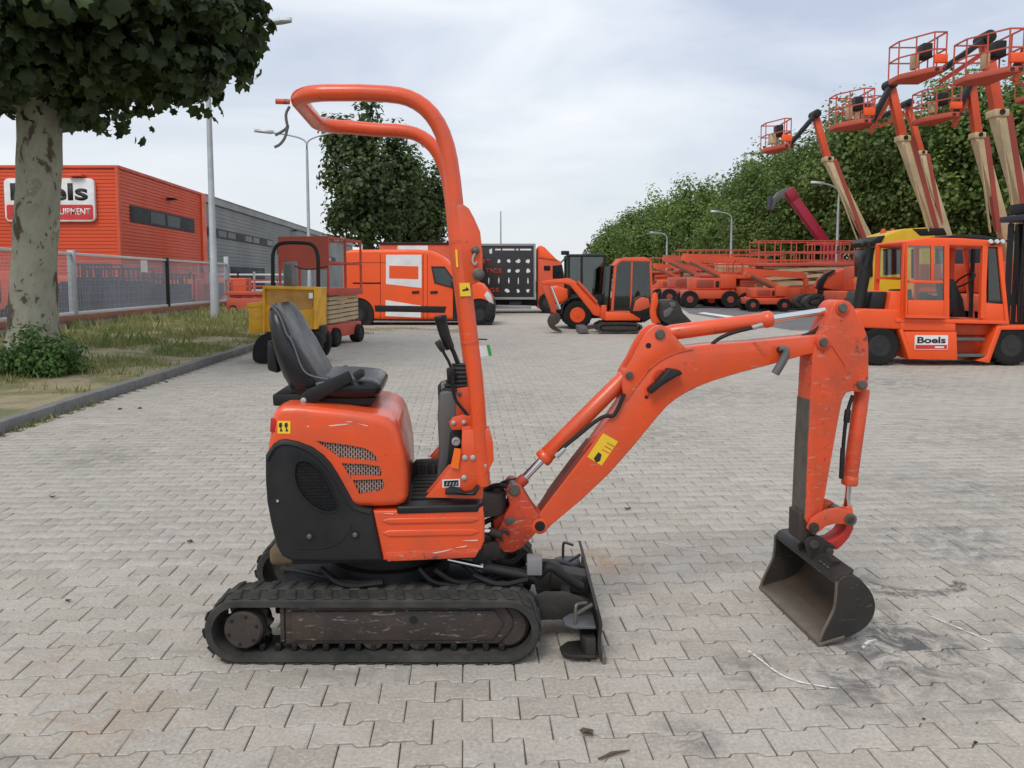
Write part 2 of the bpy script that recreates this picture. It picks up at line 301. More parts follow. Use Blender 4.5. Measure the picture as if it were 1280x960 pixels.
class MB:
    def __init__(s): s.v = []; s.f = []
    def add(s, vs, fs):
        o = len(s.v); s.v += [tuple(v) for v in vs]; s.f += [tuple(i+o for i in f) for f in fs]; return s
    def box(s, x0, x1, y0, y1, z0, z1):
        return s.add([(x0,y0,z0),(x1,y0,z0),(x1,y1,z0),(x0,y1,z0),(x0,y0,z1),(x1,y0,z1),(x1,y1,z1),(x0,y1,z1)],
                     [(0,3,2,1),(4,5,6,7),(0,1,5,4),(1,2,6,5),(2,3,7,6),(3,0,4,7)])
    def prism(s, pts, a0, a1, axis='y'):
        A = sum(pts[i][0]*pts[(i+1) % len(pts)][1]-pts[(i+1) % len(pts)][0]*pts[i][1] for i in range(len(pts)))
        if A < 0: pts = pts[::-1]
        n = len(pts)
        if axis == 'y': vs = [(p[0], a0, p[1]) for p in pts]+[(p[0], a1, p[1]) for p in pts]
        elif axis == 'x': vs = [(a0, p[0], p[1]) for p in pts]+[(a1, p[0], p[1]) for p in pts]
        else: vs = [(p[0], p[1], a0) for p in pts]+[(p[0], p[1], a1) for p in pts]
        fs = [tuple(range(n)), tuple(range(2*n-1, n-1, -1))]+[(i, i+n, (i+1) % n+n, (i+1) % n) for i in range(n)]
        if axis in 'xz': fs = [f[::-1] for f in fs]
        return s.add(vs, fs)
    def tube(s, path, r, n=10, caps=True, closed=False):
        P = [Vector(p) for p in path]; m = len(P); rs = [float(q) for q in np.interp(np.linspace(0, 1, m), np.linspace(0, 1, len(r)), r)] if hasattr(r, '__len__') else [r]*m
        T = []
        for i in range(m):
            a = P[(i-1) % m] if (closed or i > 0) else P[i]; b = P[(i+1) % m] if (closed or i < m-1) else P[i]
            T.append((b-a).normalized())
        up = Vector((0, 0, 1)) if abs(T[0].z) < 0.9 else Vector((1, 0, 0))
        N = (up-T[0]*up.dot(T[0])).normalized(); vs = []
        for i in range(m):
            N = (N-T[i]*N.dot(T[i])).normalized(); B = T[i].cross(N)
            for k in range(n):
                a = 2*math.pi*k/n; vs.append(P[i]+(N*math.cos(a)+B*math.sin(a))*rs[i])
        fs = []
        for i in range(m if closed else m-1):
            j = (i+1) % m
            for k in range(n): fs.append((i*n+k, i*n+(k+1) % n, j*n+(k+1) % n, j*n+k))
        if caps and not closed: fs += [tuple(range(n-1, -1, -1)), tuple(range((m-1)*n, m*n))]
        return s.add(vs, fs)
    def cyl(s, p0, p1, r, r2=None, n=16): return s.tube([p0, p1], [r, r if r2 is None else r2], n)
    def bar(s, p0, p1, w, h, up=(0, 0, 1)):
        p0, p1, up = Vector(p0), Vector(p1), Vector(up); t = (p1-p0).normalized()
        if abs(t.dot(up)) > 0.98: up = Vector((0, 1, 0))
        sd_ = t.cross(up).normalized()*(w/2); u = sd_.cross(t).normalized()*(h/2); vs = []
        for p in (p0, p1): vs += [p-sd_-u, p+sd_-u, p+sd_+u, p-sd_+u]
        return s.add(vs, [(0,3,2,1),(4,5,6,7),(0,1,5,4),(1,2,6,5),(2,3,7,6),(3,0,4,7)])
    def lathe(s, prof, c, axis='y', n=24):
        c = Vector(c); vs = []; m = len(prof)
        for r, h in prof:
            for k in range(n):
                a = 2*math.pi*k/n; q, w = r*math.cos(a), r*math.sin(a)
                vs.append(c+(Vector((q, h, w)) if axis == 'y' else Vector((h, q, w)) if axis == 'x' else Vector((q, w, h))))
        fs = [(i*n+k, i*n+(k+1) % n, (i+1)*n+(k+1) % n, (i+1)*n+k) for i in range(m-1) for k in range(n)]
        fs += [tuple(range(n-1, -1, -1)), tuple(range((m-1)*n, m*n))]
        return s.add(vs, fs)
    def loft(s, rings, caps=True):
        n = len(rings[0]); vs = [p for r_ in rings for p in r_]; m = len(rings)
        fs = [(i*n+k, i*n+(k+1) % n, (i+1)*n+(k+1) % n, (i+1)*n+k) for i in range(m-1) for k in range(n)]
        if caps: fs += [tuple(range(n-1, -1, -1)), tuple(range((m-1)*n, m*n))]
        return s.add(vs, fs)
    def mesh(s, name, bevel=0, seg=2, smooth=40, off=None, sub=0):
        me = bpy.data.meshes.new(name)
        vs = s.v if off is None else [(a-off[0], b-off[1], c-off[2]) for a, b, c in s.v]
        me.from_pydata(vs, [], s.f)
        bm = bmesh.new(); bm.from_mesh(me); bmesh.ops.recalc_face_normals(bm, faces=bm.faces)
        if bevel:
            es = [e for e in bm.edges if len(e.link_faces) == 2 and e.calc_face_angle(0) > R(32)]
            bmesh.ops.bevel(bm, geom=es, offset=bevel, segments=seg, profile=0.5, affect='EDGES', clamp_overlap=True)
        bm.to_mesh(me); bm.free()
        if smooth:
            me.polygons.foreach_set('use_smooth', [True]*len(me.polygons)); me.set_sharp_from_angle(angle=R(smooth))
        return me
    def build(s, name, mat, parent=None, bevel=0, seg=2, smooth=40, local=None, wl=True):
        """vertices are in world space (wl) unless local; parented pieces are stored relative to the thing's base"""
        off = None
        if parent is not None and wl:
            off = WL.get(parent.name)
            if off is None: off = tuple(parent.location)
        me = s.mesh(name, bevel, seg, smooth, off)
        o = bpy.data.objects.new(name, me); C.objects.link(o)
        me.materials.append(MATS[mat]); o.parent = parent
        if name in STUFF: o['kind'] = 'stuff'
        if parent is not None and wl: WL[o.name] = off
        if local is not None: o.matrix_local = local
        return o
WL = {}
STUFF = {'guide_teeth', 'hub_bolts', 'wheel_bolts', 'grille_mesh', 'wire_mesh', 'twigs'}
def link_mesh(name, me, parent=None, mtx=None):
    o = bpy.data.objects.new(name, me); C.objects.link(o); o.parent = parent
    if mtx is not None: o.matrix_local = mtx
    return o
def text_mesh(body, mat, sxy, loc, rot, parent, name='lettering', ext=0.004, spacing=1.0, bold=0.0):
    cu = bpy.data.curves.new(name, 'FONT'); cu.body = body; cu.align_x = 'CENTER'; cu.align_y = 'CENTER'; cu.extrude = 0.0; cu.offset = bold; cu.space_character = spacing
    cu.resolution_u = 4
    tmp = bpy.data.objects.new('tmp', cu); C.objects.link(tmp); bpy.context.view_layer.update()
    me = bpy.data.meshes.new_from_object(tmp); bpy.data.objects.remove(tmp)
    xs = [v.co.x for v in me.vertices]; ys = [v.co.y for v in me.vertices]
    w, h = max(xs)-min(xs), max(ys)-min(ys); cx_, cy_ = (max(xs)+min(xs))/2, (max(ys)+min(ys))/2
    for v in me.vertices: v.co = ((v.co.x-cx_)*sxy[0]/w, (v.co.y-cy_)*sxy[1]/h, v.co.z)
    bm = bmesh.new(); bm.from_mesh(me); g = bmesh.ops.extrude_face_region(bm, geom=bm.faces[:])
    for v in [x for x in g['geom'] if isinstance(x, bmesh.types.BMVert)]: v.co.z += ext
    bmesh.ops.recalc_face_normals(bm, faces=bm.faces); bm.to_mesh(me); bm.free()
    me.materials.clear(); me.materials.append(MATS[mat])
    o = bpy.data.objects.new(name, me); C.objects.link(o); o.parent = parent
    o.location = Vector(loc)-(Vector(WL.get(parent.name, parent.location)) if parent else Vector()); o.rotation_euler = rot
    return o
def wheel(parent, c, r, w, rim='grey_paint', rr=0.55, front=-1, name='wheel'):
    """tyre with a rim and hub; axle along y; front = side of the dished face"""
    mb = MB(); prof = [(r*rr, -w*.42), (r*.80, -w/2), (r*.95, -w*.44), (r, -w*.28), (r, w*.28), (r*.95, w*.44), (r*.80, w/2), (r*rr, w*.42)]
    mb.lathe(prof, c, 'y', 28)
    for k in range(22):
        a = 2*math.pi*k/22
        mb.bar((c[0]+math.cos(a)*r*.975, c[1]-w*.4, c[2]+math.sin(a)*r*.975), (c[0]+math.cos(a+.12)*r*.975, c[1]+w*.4, c[2]+math.sin(a+.12)*r*.975), r*.12, r*.075, (math.cos(a), 0, math.sin(a)))
    t = mb.build(name, 'tyre', parent)
    f = front; m2 = MB(); m2.lathe([(r*rr*1.02, f*w*.44), (r*rr*.92, f*w*.46), (r*rr*.80, f*w*.30), (r*.28, f*w*.26), (r*.24, f*w*.46), (r*.08, f*w*.48)], c, 'y', 24)
    m2.build('rim', rim, t)
    m3 = MB()
    for k in range(6):
        a = 2*math.pi*k/6; m3.cyl((c[0]+math.cos(a)*r*.38, c[1]+f*w*.30, c[2]+math.sin(a)*r*.38), (c[0]+math.cos(a)*r*.38, c[1]+f*w*.2, c[2]+math.sin(a)*r*.38), r*.045, n=6)
    m3.build('wheel_bolts', 'black_paint', t)
    return t

# ================================================================== THE SETTING
KA, KB = gnd(0, 543), gnd(310, 440)                       # foot of the kerb
YD = (KB-KA).normalized(); YN = Vector((YD.y, -YD.x, 0))  # along the yard, and to its right
TH = math.atan2(-YD.x, YD.y)
def yard(s, r, z=0.0): p = KA+YD*s+YN*r; return (p.x, p.y, z)

# far land and the yard under the stones
me = MB(); me.add([(-900, -30, -0.06), (900, -30, -0.06), (900, 1500, -0.06), (-900, 1500, -0.06)], [(0, 1, 2, 3)])
tag(me.build('ground', 'far_land', smooth=0), kind='structure')
ys = MB(); ys.add([yard(-12, 0, -0.0095), yard(-12, 40, -0.0095), yard(15.9, 40, -0.0095), yard(15.9, 0, -0.0095)], [(0, 1, 2, 3)])
pav = tag(ys.build('paved_yard', 'joint_sand', smooth=0), kind='structure')
yf = MB(); yf.add([yard(15.9, 0, -0.003), yard(15.9, 40, -0.003), yard(90, 40, -0.003), yard(90, -2, -0.003), yard(36, -2, -.003), yard(36, 0, -.003)], [(0, 1, 2, 3, 4, 5)])
tag(yf.build('far_paving', 'paver_far', smooth=0), kind='structure')

# I-shaped interlocking stones: 0.2 m long, rows 0.139 m apart, each row shifted by half a stone
PL, PW, PA = 0.193, 0.1215, 0.0092
def stone_outline(g, L_=PL, W_=PW):
    a, b = L_/2-g, W_/2-g
    x1, x2 = 0.058, 0.040
    return [(-a, -b-PA), (-x1, -b-PA), (-x2, -b+PA), (x2, -b+PA), (x1, -b-PA), (a, -b-PA), (a, b+PA), (x1, b+PA), (x2, b-PA), (-x2, b-PA), (-x1, b+PA), (-a, b+PA)]
o1, o2 = stone_outline(0.0022), stone_outline(0.0055)
n = len(o1)
SV = np.array([(x, y, -0.02) for x, y in o1]+[(x, y, -0.0028) for x, y in o1]+[(x, y, 0.0) for x, y in o2])
SF = [(i, (i+1) % n, n+(i+1) % n, n+i) for i in range(n)]+[(n+i, n+(i+1) % n, 2*n+(i+1) % n, 2*n+i) for i in range(n)]+[tuple(range(2*n, 3*n))]
def stone_mesh(nm, jit, mat):
    m = bpy.data.meshes.new(nm); v = SV.copy(); v[n:, :2] += jit*rng.normal(size=(2*n, 2)); m.from_pydata(v.tolist(), [], SF); m.materials.append(MATS[mat]); return m
stone_vars = [stone_mesh('paver', 0.0007, 'paver_single') for _ in range(6)]
Rz = Matrix.Rotation(TH, 4, 'Z')
cells = []
for j in range(-70, 165):
    for i in range(0, 208):
        r = (i+0.5+(0.5 if j % 2 else 0))*PL+0.02; s = (j+0.5)*PW
        p = KA+YD*s+YN*r
        if p.y < 0.7 or s > 15.9: continue
        x_, y_, k_ = proj((p.x, p.y, 0))
        if k_ > 0 and -700 < x_ < 1980 and y_ < 1700: cells.append((p.x, p.y, k_, x_, y_))
cells.sort(key=lambda c: c[2])
near, rest = [], []
for c in cells:
    (near if (len(near) < 300 and -20 < c[3] < 1300 and c[4] < 975) else rest).append(c)
for q, (x, y, *_r) in enumerate(near):
    m = Matrix.Translation((x, y, rng.normal()*0.0011)) @ Rz @ Matrix.Rotation(rng.normal()*0.006, 4, 'X') @ Matrix.Rotation(rng.normal()*0.005, 4, 'Y') @ Matrix.Rotation(rng.normal()*0.006, 4, 'Z')
    link_mesh('paver', stone_vars[q % 6], pav, m)
def bulk(name, base_v, base_f, pos, rotz, mat, parent, tone, tilt=0.005, hz_=0.0011):
    N = len(pos); nv = len(base_v)
    V = np.repeat(base_v[None], N, 0)
    V[:, :, 2] += V[:, :, 0]*rng.normal(size=(N, 1))*tilt+V[:, :, 1]*rng.normal(size=(N, 1))*tilt+rng.normal(size=(N, 1))*hz_
    c_, s_ = np.cos(rotz), np.sin(rotz); X = V[:, :, 0]*c_-V[:, :, 1]*s_; Y = V[:, :, 0]*s_+V[:, :, 1]*c_
    V[:, :, 0] = X+pos[:, 0:1]; V[:, :, 1] = Y+pos[:, 1:2]
    m = bpy.data.meshes.new(name)
    lens_ = np.array([len(f) for f in base_f]); fl = np.concatenate([np.array(f) for f in base_f])
    m.vertices.add(N*nv); m.vertices.foreach_set('co', V.reshape(-1))
    li = (fl[None]+np.arange(N)[:, None]*nv).reshape(-1); m.loops.add(len(li)); m.loops.foreach_set('vertex_index', li)
    L_ = np.tile(lens_, N); st = np.concatenate([[0], np.cumsum(L_)[:-1]]); m.polygons.add(len(L_)); m.polygons.foreach_set('loop_start', st); m.polygons.foreach_set('loop_total', L_)
    m.update(calc_edges=True)
    a = m.attributes.new('tone', 'FLOAT', 'FACE'); a.data.foreach_set('value', np.repeat(tone, len(base_f)))
    m.materials.append(MATS[mat]); o = bpy.data.objects.new(name, m); C.objects.link(o); o.parent = parent
    return o
ra = np.array([(c[0], c[1]) for c in rest])
tag(bulk('paver_field', SV, SF, ra, TH, 'paver_field', pav, rng.random(len(ra))), kind='stuff')

# asphalt lane with its white arrow, beyond the stones
asp = MB(); asp.add([(*gnd(862, 392).xy, 0.004), (*gnd(990, 413).xy, 0.004), (*gnd(1500, 416).xy, 0.004), (*gnd(1500, 371).xy, 0.004), (*gnd(830, 372).xy, 0.004)], [(0, 1, 2, 3, 4)])
tag(asp.build('asphalt_lane', 'asphalt', smooth=0), kind='structure')
ar = MB(); ar.add([(*gnd(*q).xy, 0.008) for q in ((872, 391.5), (880, 390.5), (915, 395.2), (960, 400), (956, 401.5), (908, 397))], [(0, 1, 2, 3, 4, 5)])
tag(ar.build('lane_arrow', 'white_paint', smooth=0), kind='structure')

# chalk lines and tyre scuffs on the stones
def ribbon(name, px, w, mat, z=0.0055):
    P = [gnd(*q) for q in chaikin(px, 2, False)]; mb = MB(); vs = []; k = len(P)
    for i, p in enumerate(P):
        t = (P[min(i+1, k-1)]-P[max(i-1, 0)]).normalized(); nn = Vector((-t.y, t.x, 0))
        ww = w*(0.35+0.65*math.sin(math.pi*(i+.5)/k))*random.uniform(.6, 1.2)
        vs += [p+nn*ww/2+Vector((0, 0, z)), p-nn*ww/2+Vector((0, 0, z))]
    mb.add(vs, [(2*i, 2*i+1, 2*i+3, 2*i+2) for i in range(k-1)])
    return tag(mb.build(name, mat, smooth=0), kind='structure')
ribbon('chalk_mark', [(940, 818), (958, 832), (975, 845), (1000, 855), (1045, 862)], 0.014, 'chalk')
ribbon('chalk_mark', [(1160, 770), (1190, 783), (1215, 793), (1242, 806)], 0.010, 'chalk')
ribbon('chalk_mark', [(1078, 812), (1084, 804), (1096, 801)], 0.018, 'chalk')
ribbon('chalk_mark', [(935, 815), (939, 818)], 0.02, 'chalk')
ribbon('chalk_mark', [(805, 675), (840, 682), (870, 690), (900, 690)], 0.006, 'chalk')
ribbon('tyre_scuff', [(1085, 738), (1120, 744), (1165, 743), (1195, 738), (1203, 730), (1190, 727)], 0.075, 'skid', 0.0045)
ribbon('tyre_scuff', [(1085, 728), (1120, 737), (1160, 739)], 0.03, 'skid', 0.0045)

# verge behind the kerb
vg = MB(); vg.add([yard(-12, -0.14, 0.085), yard(34, -0.14, 0.085), yard(34, -9.2, 0.085), yard(-12, -9.2, 0.085)], [(0, 1, 2, 3)])
tag(vg.build('verge', 'verge_soil', smooth=0), kind='structure')
kb = MB(); kb.add([yard(-12, -.002, -.03), yard(34, -.002, -.03), yard(34, -.138, -.03), yard(-12, -.138, -.03)], [(0, 1, 2, 3)])
kerb = tag(kb.build('kerb', 'kerb_concrete', smooth=0), kind='structure')
km = MB(); km.box(-.068, .068, -.496, .496, -.06, .118); kme = km.mesh('kerb_stone', 0.012, 2); kme.materials.append(MATS['kerb_concrete'])
for k in range(46):
    p = yard(-12+k+.5, -.07, random.uniform(-.004, .004)); link_mesh('kerb_stone', kme, kerb, Matrix.Translation(p) @ Rz @ Matrix.Rotation(random.gauss(0, .004), 4, 'Z'))

# ================================================================== THE MINI EXCAVATOR
O = Vector((-0.513, 3.178, 0.0)); YAW = R(5)
EU = Vector((math.cos(YAW), math.sin(YAW), 0)); EV = Vector((-math.sin(YAW), math.cos(YAW), 0))
UM = Matrix.Translation(O) @ Matrix.Rotation(YAW, 4, 'Z')                 # upper frame (u, v, z) -> world
def U(px, py, v):                                                        # photograph -> (u, z) on the plane v of the upper frame
    q = onplane(px, py, O+EV*v, EV)-O; return (q.dot(EU), q.z)
def UP(pts, v): return [U(a, b, v) for a, b in pts]
def U3(px, py, v): a = U(px, py, v); return (a[0], v, a[1])
def xf(mb, M=UM): mb.v = [tuple(M @ Vector(p)) for p in mb.v]; return mb
ex = empty('mini_excavator', O, 0, 'orange mini excavator with black seat and roll bar on the paving stones', 'excavator')
def ub(mb, name, mat, parent=None, bevel=0.0, seg=2, smooth=40): return xf(mb).build(name, mat, parent or ex, bevel, seg, smooth)
def px_r(p, Y=3.2): return p*Y/F

# ---------------------------------------------------------------- tracks
YN0, TW, TG = 2.792, 0.175, 0.765
TX0, TX1, TRAD = at(252, 785, YN0).x, at(677, 785, YN0).x, 0.1245
ZC = 0.131
def stadium(r, zc=ZC, n=14):
    a, b = TX0+ZC, TX1-ZC; P = []
    for k in range(n+1): t = math.pi/2-math.pi*k/n; P.append((b+r*math.cos(t), zc+r*math.sin(t)))
    for k in range(n+1): t = -math.pi/2-math.pi*k/n; P.append((a+r*math.cos(t), zc+r*math.sin(t)))
    return P
lugm = MB(); lugm.add([(-.031, -.045, -.001), (.014, -.045, -.001), (.036, .044, -.001), (-.005, .044, -.001), (-.026, -.043, .0065), (.009, -.043, .0065), (.030, .042, .0065), (.001, .042, .0065)],
                      [(0,3,2,1),(4,5,6,7),(0,1,5,4),(1,2,6,5),(2,3,7,6),(3,0,4,7)])
lug_me = lugm.mesh('lug', 0.003, 1); lug_me.materials.append(MATS['rubber'])
def track(y0, near):
    ri, ro = TRAD-0.030, TRAD; y1 = y0+TW; mb = MB(); A, B_ = stadium(ro), stadium(ri); k = len(A); e = 0.007
    rings = []
    for (P_, y) in ((B_, y0), (stadium(ro-e), y0), (A, y0+e), (A, y1-e), (stadium(ro-e), y1), (B_, y1)): rings.append([(p[0], y, p[1]) for p in P_])
    rings.append(rings[0])
    for a, b in zip(rings[:-1], rings[1:]):
        mb.add(a+b, [(i, (i+1) % k, k+(i+1) % k, k+i) for i in range(k)])
    t = mb.build('track', 'rubber', ex); t['label'] = 'muddy black rubber track'
    per = 2*(TX1-TX0-.274)+2*math.pi*TRAD; N = 41
    P = stadium(TRAD, n=40); acc = [0]
    for i in range(len(P)): a, b = P[i], P[(i+1) % len(P)]; acc.append(acc[-1]+math.hypot(b[0]-a[0], b[1]-a[1]))
    for q in range(N):
        for side in (0, 1):
            d = (q+0.5*side)/N*acc[-1] % acc[-1]; i = max(j for j in range(len(P)) if acc[j] <= d); a, b = P[i], P[(i+1) % len(P)]; w = (d-acc[i])/max(acc[i+1]-acc[i], 1e-9)
            x, z = a[0]+(b[0]-a[0])*w, a[1]+(b[1]-a[1])*w; tx = Vector((b[0]-a[0], 0, b[1]-a[1])).normalized(); nz = Vector((-tx.z, 0, tx.x)); yy = tx.cross(nz)*-1
            if nz.dot(Vector((x-(TX0+TX1)/2, 0, (z-ZC)*6))) < 0: nz = -nz
            ydir = nz.cross(tx); fl = 1 if side else -1
            M = Matrix(((tx.x, ydir.x*fl, nz.x, x), (tx.y, ydir.y*fl, nz.y, y0+TW*(0.26 if (fl*ydir.y) < 0 else 0.74)), (tx.z, ydir.z*fl, nz.z, z), (0, 0, 0, 1)))
            link_mesh('lug', lug_me, t, Matrix.Translation(-O) @ M)
    # inner guide teeth
    mg = MB(); ym = (y0+y1)/2
    for q in range(17):
        x = TX0+.15+q*(TX1-TX0-.3)/16; mg.box(x-.012, x+.012, ym-.05, ym-.02, .036, .066); mg.box(x-.012, x+.012, ym+.02, ym+.05, .036, .066)
    mg.build('guide_teeth', 'black_paint', t, 0.004, 1)
    s = -1 if near else 1; yo = y0 if near else y1
    f = lambda d: yo-s*d if False else (y0+d if near else y1-d)
    # frame beam
    fr = MB(); pts = pp([(355, 757), (500, 756), (626, 755), (634, 763), (641.5, 775), (641.5, 783), (634, 795), (624, 806), (470, 806), (356, 806)], YN0+.03)
    fr.prism(pts, min(f(.035), f(.15)), max(f(.035), f(.15))); fo = fr.build('track_frame', 'frame_steel', ex, .006)
    fp = MB(); fp.prism(pp([(364, 765), (618, 763), (630, 780), (616, 800), (364, 801)], YN0+.028), min(f(.027), f(.036)), max(f(.027), f(.036))); fp.build('side_plate', 'frame_steel', fo, .003)
    h = MB(); c = at(517, 775, YN0+.026); h.lathe([(.015, 0), (.015, .006), (.009, .006), (.009, .001)], (c.x, f(.024) if near else f(.03), c.z), 'y', 16); h.build('port', 'black_paint', fo)
    ws = MB()
    for (a, b) in ((356, 757), (359, 806)): pass
    q0 = at(354, 783, YN0+.03); ws.box(q0.x-.012, q0.x+.004, min(f(.03), f(.14)), max(f(.03), f(.14)), .075, .235); ws.build('end_flange', 'frame_steel', fo, .003)
    # final drive and sprocket
    c = at(302, 783, YN0); sp = MB(); out_ = []
    for k in range(11*4):
        a = 2*math.pi*k/44; r_ = (.093, .093, .076, .076)[k % 4]; out_.append((c.x+r_*math.cos(a), .131+r_*math.sin(a)))
    sp.prism(out_, min(f(.07), f(.10)), max(f(.07), f(.10))); so = sp.build('sprocket', 'dirty_steel', ex, .003, 1)
    hb = MB(); d0, d1 = (f(.010), f(.13)); hb.lathe([(.045, d0), (.066, d0), (.073, d0+(.008 if near else -.008)), (.075, d1), (.05, d1)], (c.x, 0, .131), 'y', 32); hb.build('final_drive_hub', 'dirty_steel', so)
    bl = MB()
    for k in range(6): a = k*math.pi/3+.3; bl.cyl((c.x+.055*math.cos(a), d0-(.004 if near else -.004), .131+.055*math.sin(a)), (c.x+.055*math.cos(a), d0+.003, .131+.055*math.sin(a)), .006, n=6)
    bl.build('hub_bolts', 'black_paint', so)
    # idler and rollers
    c2 = at(628, 783, YN0); il = MB(); d0, d1 = f(.045), f(.135); il.lathe([(.02, d0), (.072, d0), (.085, d0+(.012 if near else -.012)), (.085, d1), (.02, d1)], (TX1-ZC, 0, ZC), 'y', 30); il.build('idler', 'dirty_steel', ex)
    for xr in (383, 466, 523):
        c3 = at(xr, 800, YN0+.04); rl = MB(); rl.lathe([(.012, f(.04)), (.04, f(.04)), (.046, f(.05)), (.046, f(.07)), (.036, f(.075)), (.036, f(.11)), (.046, f(.115)), (.046, f(.14))], (c3.x, 0, .083), 'y', 22); rl.build('roller', 'dirty_steel', ex)
track(YN0, True); track(YN0+TG-TW, False)

# ---------------------------------------------------------------- lower frame, slew ring, blade
yc = YN0+TG/2
m = MB(); m.box(TX0+.22, TX1-.2, YN0+TW+.0, YN0+TG-TW, .12, .25); m.box(TX0+.42, TX1-.42, YN0+.16, YN0+TG-.16, .16, .235); m.build('undercarriage_frame', 'black_paint', ex, .01)
m = MB(); m.lathe([(.2, .25), (.25, .255), (.25, .30), (.22, .305), (.22, .365), (.1, .366)], (O.x, O.y, 0), 'z', 40); m.build('slew_ring', 'black_paint', ex)
m = MB(); a = at(362, 708, 3.34); m.box(a.x-.07, a.x+.09, 3.26, 3.40, .20, .29); m.build('travel_motor_cover', 'mud', ex, .03, 3)
m = MB()
for (p, r_) in (([(-.95, 3.2, .27), (-.8, 3.05, .31), (-.6, 3.02, .27), (-.45, 3.06, .30)], .011), ([(-.3, 3.0, .34), (-.22, 3.03, .27), (-.12, 3.08, .27), (-.02, 3.12, .30)], .010), ([(-.75, 3.04, .33), (-.66, 3.0, .27), (-.5, 3.0, .29)], .012), ([(-.36, 2.99, .35), (-.31, 3.0, .285), (-.2, 3.04, .262)], .009), ([(-.2, 3.1, .33), (-.1, 3.08, .26), (.02, 3.14, .285)], .012), ([(-.15, 3.05, .3), (-.05, 3.0, .275), (.06, 3.03, .29)], .010)):
    m.tube([(a, b-.103, c-.01) for a, b, c in chaikin(p, 3, False)], r_, 8)
m.build('hydraulic_hoses', 'black_paint', ex)
# blade
bx0 = at(748, 761, YN0+.012).x
prof = [(bx0, .218), (bx0+.018, .16), (bx0+.010, .09), (bx0+.012, .04), (bx0+.028, .004)]
m = MB(); yb0, yb1 = YN0+.008, YN0+.765
bk = [(x-.012, z) for x, z in prof]; m.prism(chaikin(prof, 2, False)+chaikin(bk, 2, False)[::-1], yb0, yb1); bl = m.build('blade', 'bucket_steel', ex, .002, 1)
m = MB(); m.box(bx0+.016, bx0+.0305, yb0-.003, yb1+.003, .001, .035); m.build('cutting_edge', 'worn_edge', bl, .002, 1)
for yy, s in ((YN0+.013, 1), (YN0+.758, -1)):                                         # folding side wings
    for z0, z1, mt, dx in ((.135, .147, 'wing_grey', .125), (.020, .034, 'bucket_steel', .135), (.034, .10, 'bucket_steel', .06)):
        ol = [(bx0-.008, 0), (bx0-dx*.75, 0), (bx0-dx, .025), (bx0-dx*1.05, .07), (bx0-dx*.8, .115), (bx0-.008, .135)]
        mm = MB(); mm.prism([(x, yy+s*y) for x, y in ol], z0, z1, 'z'); mm.build('blade_wing', mt, bl, .004)
    mm = MB(); mm.tube(chaikin([(bx0-.085, yy+s*.02, .14), (bx0-.085, yy+s*.02, .215), (bx0-.075, yy+s*.03, .222), (bx0-.04, yy+s*.05, .216)], 2, False), .0065, 8); mm.build('lock_pin', 'bare_steel', bl)
    mm = MB(); mm.bar((bx0-.09, yy+s*.1, .14), (bx0-.01, yy+s*.1, .19), .02, .01); mm.build('wing_bracket', 'grey_plastic', bl, .003)
m = MB()
for yy in (YN0+.2, YN0+.56):
    m.prism([(TX1-.15, .13), (TX1+.02, .20), (TX1+.10, .20), (bx0-.005, .165), (bx0-.005, .07), (TX1+.08, .095), (TX1-.1, .09)], yy-.02, yy+.02)
m.box(TX1+.09, TX1+.13, YN0+.19, YN0+.57, .12, .175); m.build('blade_arm', 'bucket_steel', ex, .006)
m = MB(); m.bar((TX1+.05, yc, .2), (bx0, yc, .17), .09, .08); m.prism([(TX1-.02, .18), (TX1+.05, .265), (TX1+.09, .25), (bx0-.01, .13), (TX1, .10)], yc-.02, yc+.02); m.build('blade_bracket', 'bucket_steel', ex, .006)
m = MB(); p0, p1 = at(560, 699, 2.98), at(610, 710, 2.97); p2 = at(668, 722, 2.96)
m.cyl(p0, p1, .012); cyl_b = m.build('blade_cylinder_rod', 'chrome', ex)
m = MB(); m.cyl(p1, p2, .021); m.cyl(Vector(p1)-Vector((.02, 0, 0)), Vector(p1)+Vector((.015, 0, -.003)), .025); m.build('blade_cylinder', 'black_paint', ex)
m = MB(); q = at(668, 704, 2.96); m.box(q.x-.03, q.x+.03, 2.93, 2.99, q.z-.04, q.z+.03); m.build('cylinder_head', 'grey_paint', ex, .006)
m = MB(); q = at(690, 715, 3.0); m.tube(chaikin([(q.x-.06, 3.0, q.z-.02), (q.x-.01, 3.0, q.z+.03), (q.x+.04, 3.0, q.z-.01), (q.x+.12, 3.02, q.z-.07)], 2, False), .018, 10); m.build('blade_hose', 'black_paint', ex)

# ---------------------------------------------------------------- upper body
VN, VF = -0.335, 0.335
m = MB(); zb = U(420, 704, VN)[1]; u0, u1 = U(345, 690, VN)[0], U(606, 690, VN)[0]
m.box(u0+.05, u1, VN+.03, VF-.02, zb-.012, zb+.02); ub(m, 'base_plate', 'black_paint', bevel=.005)
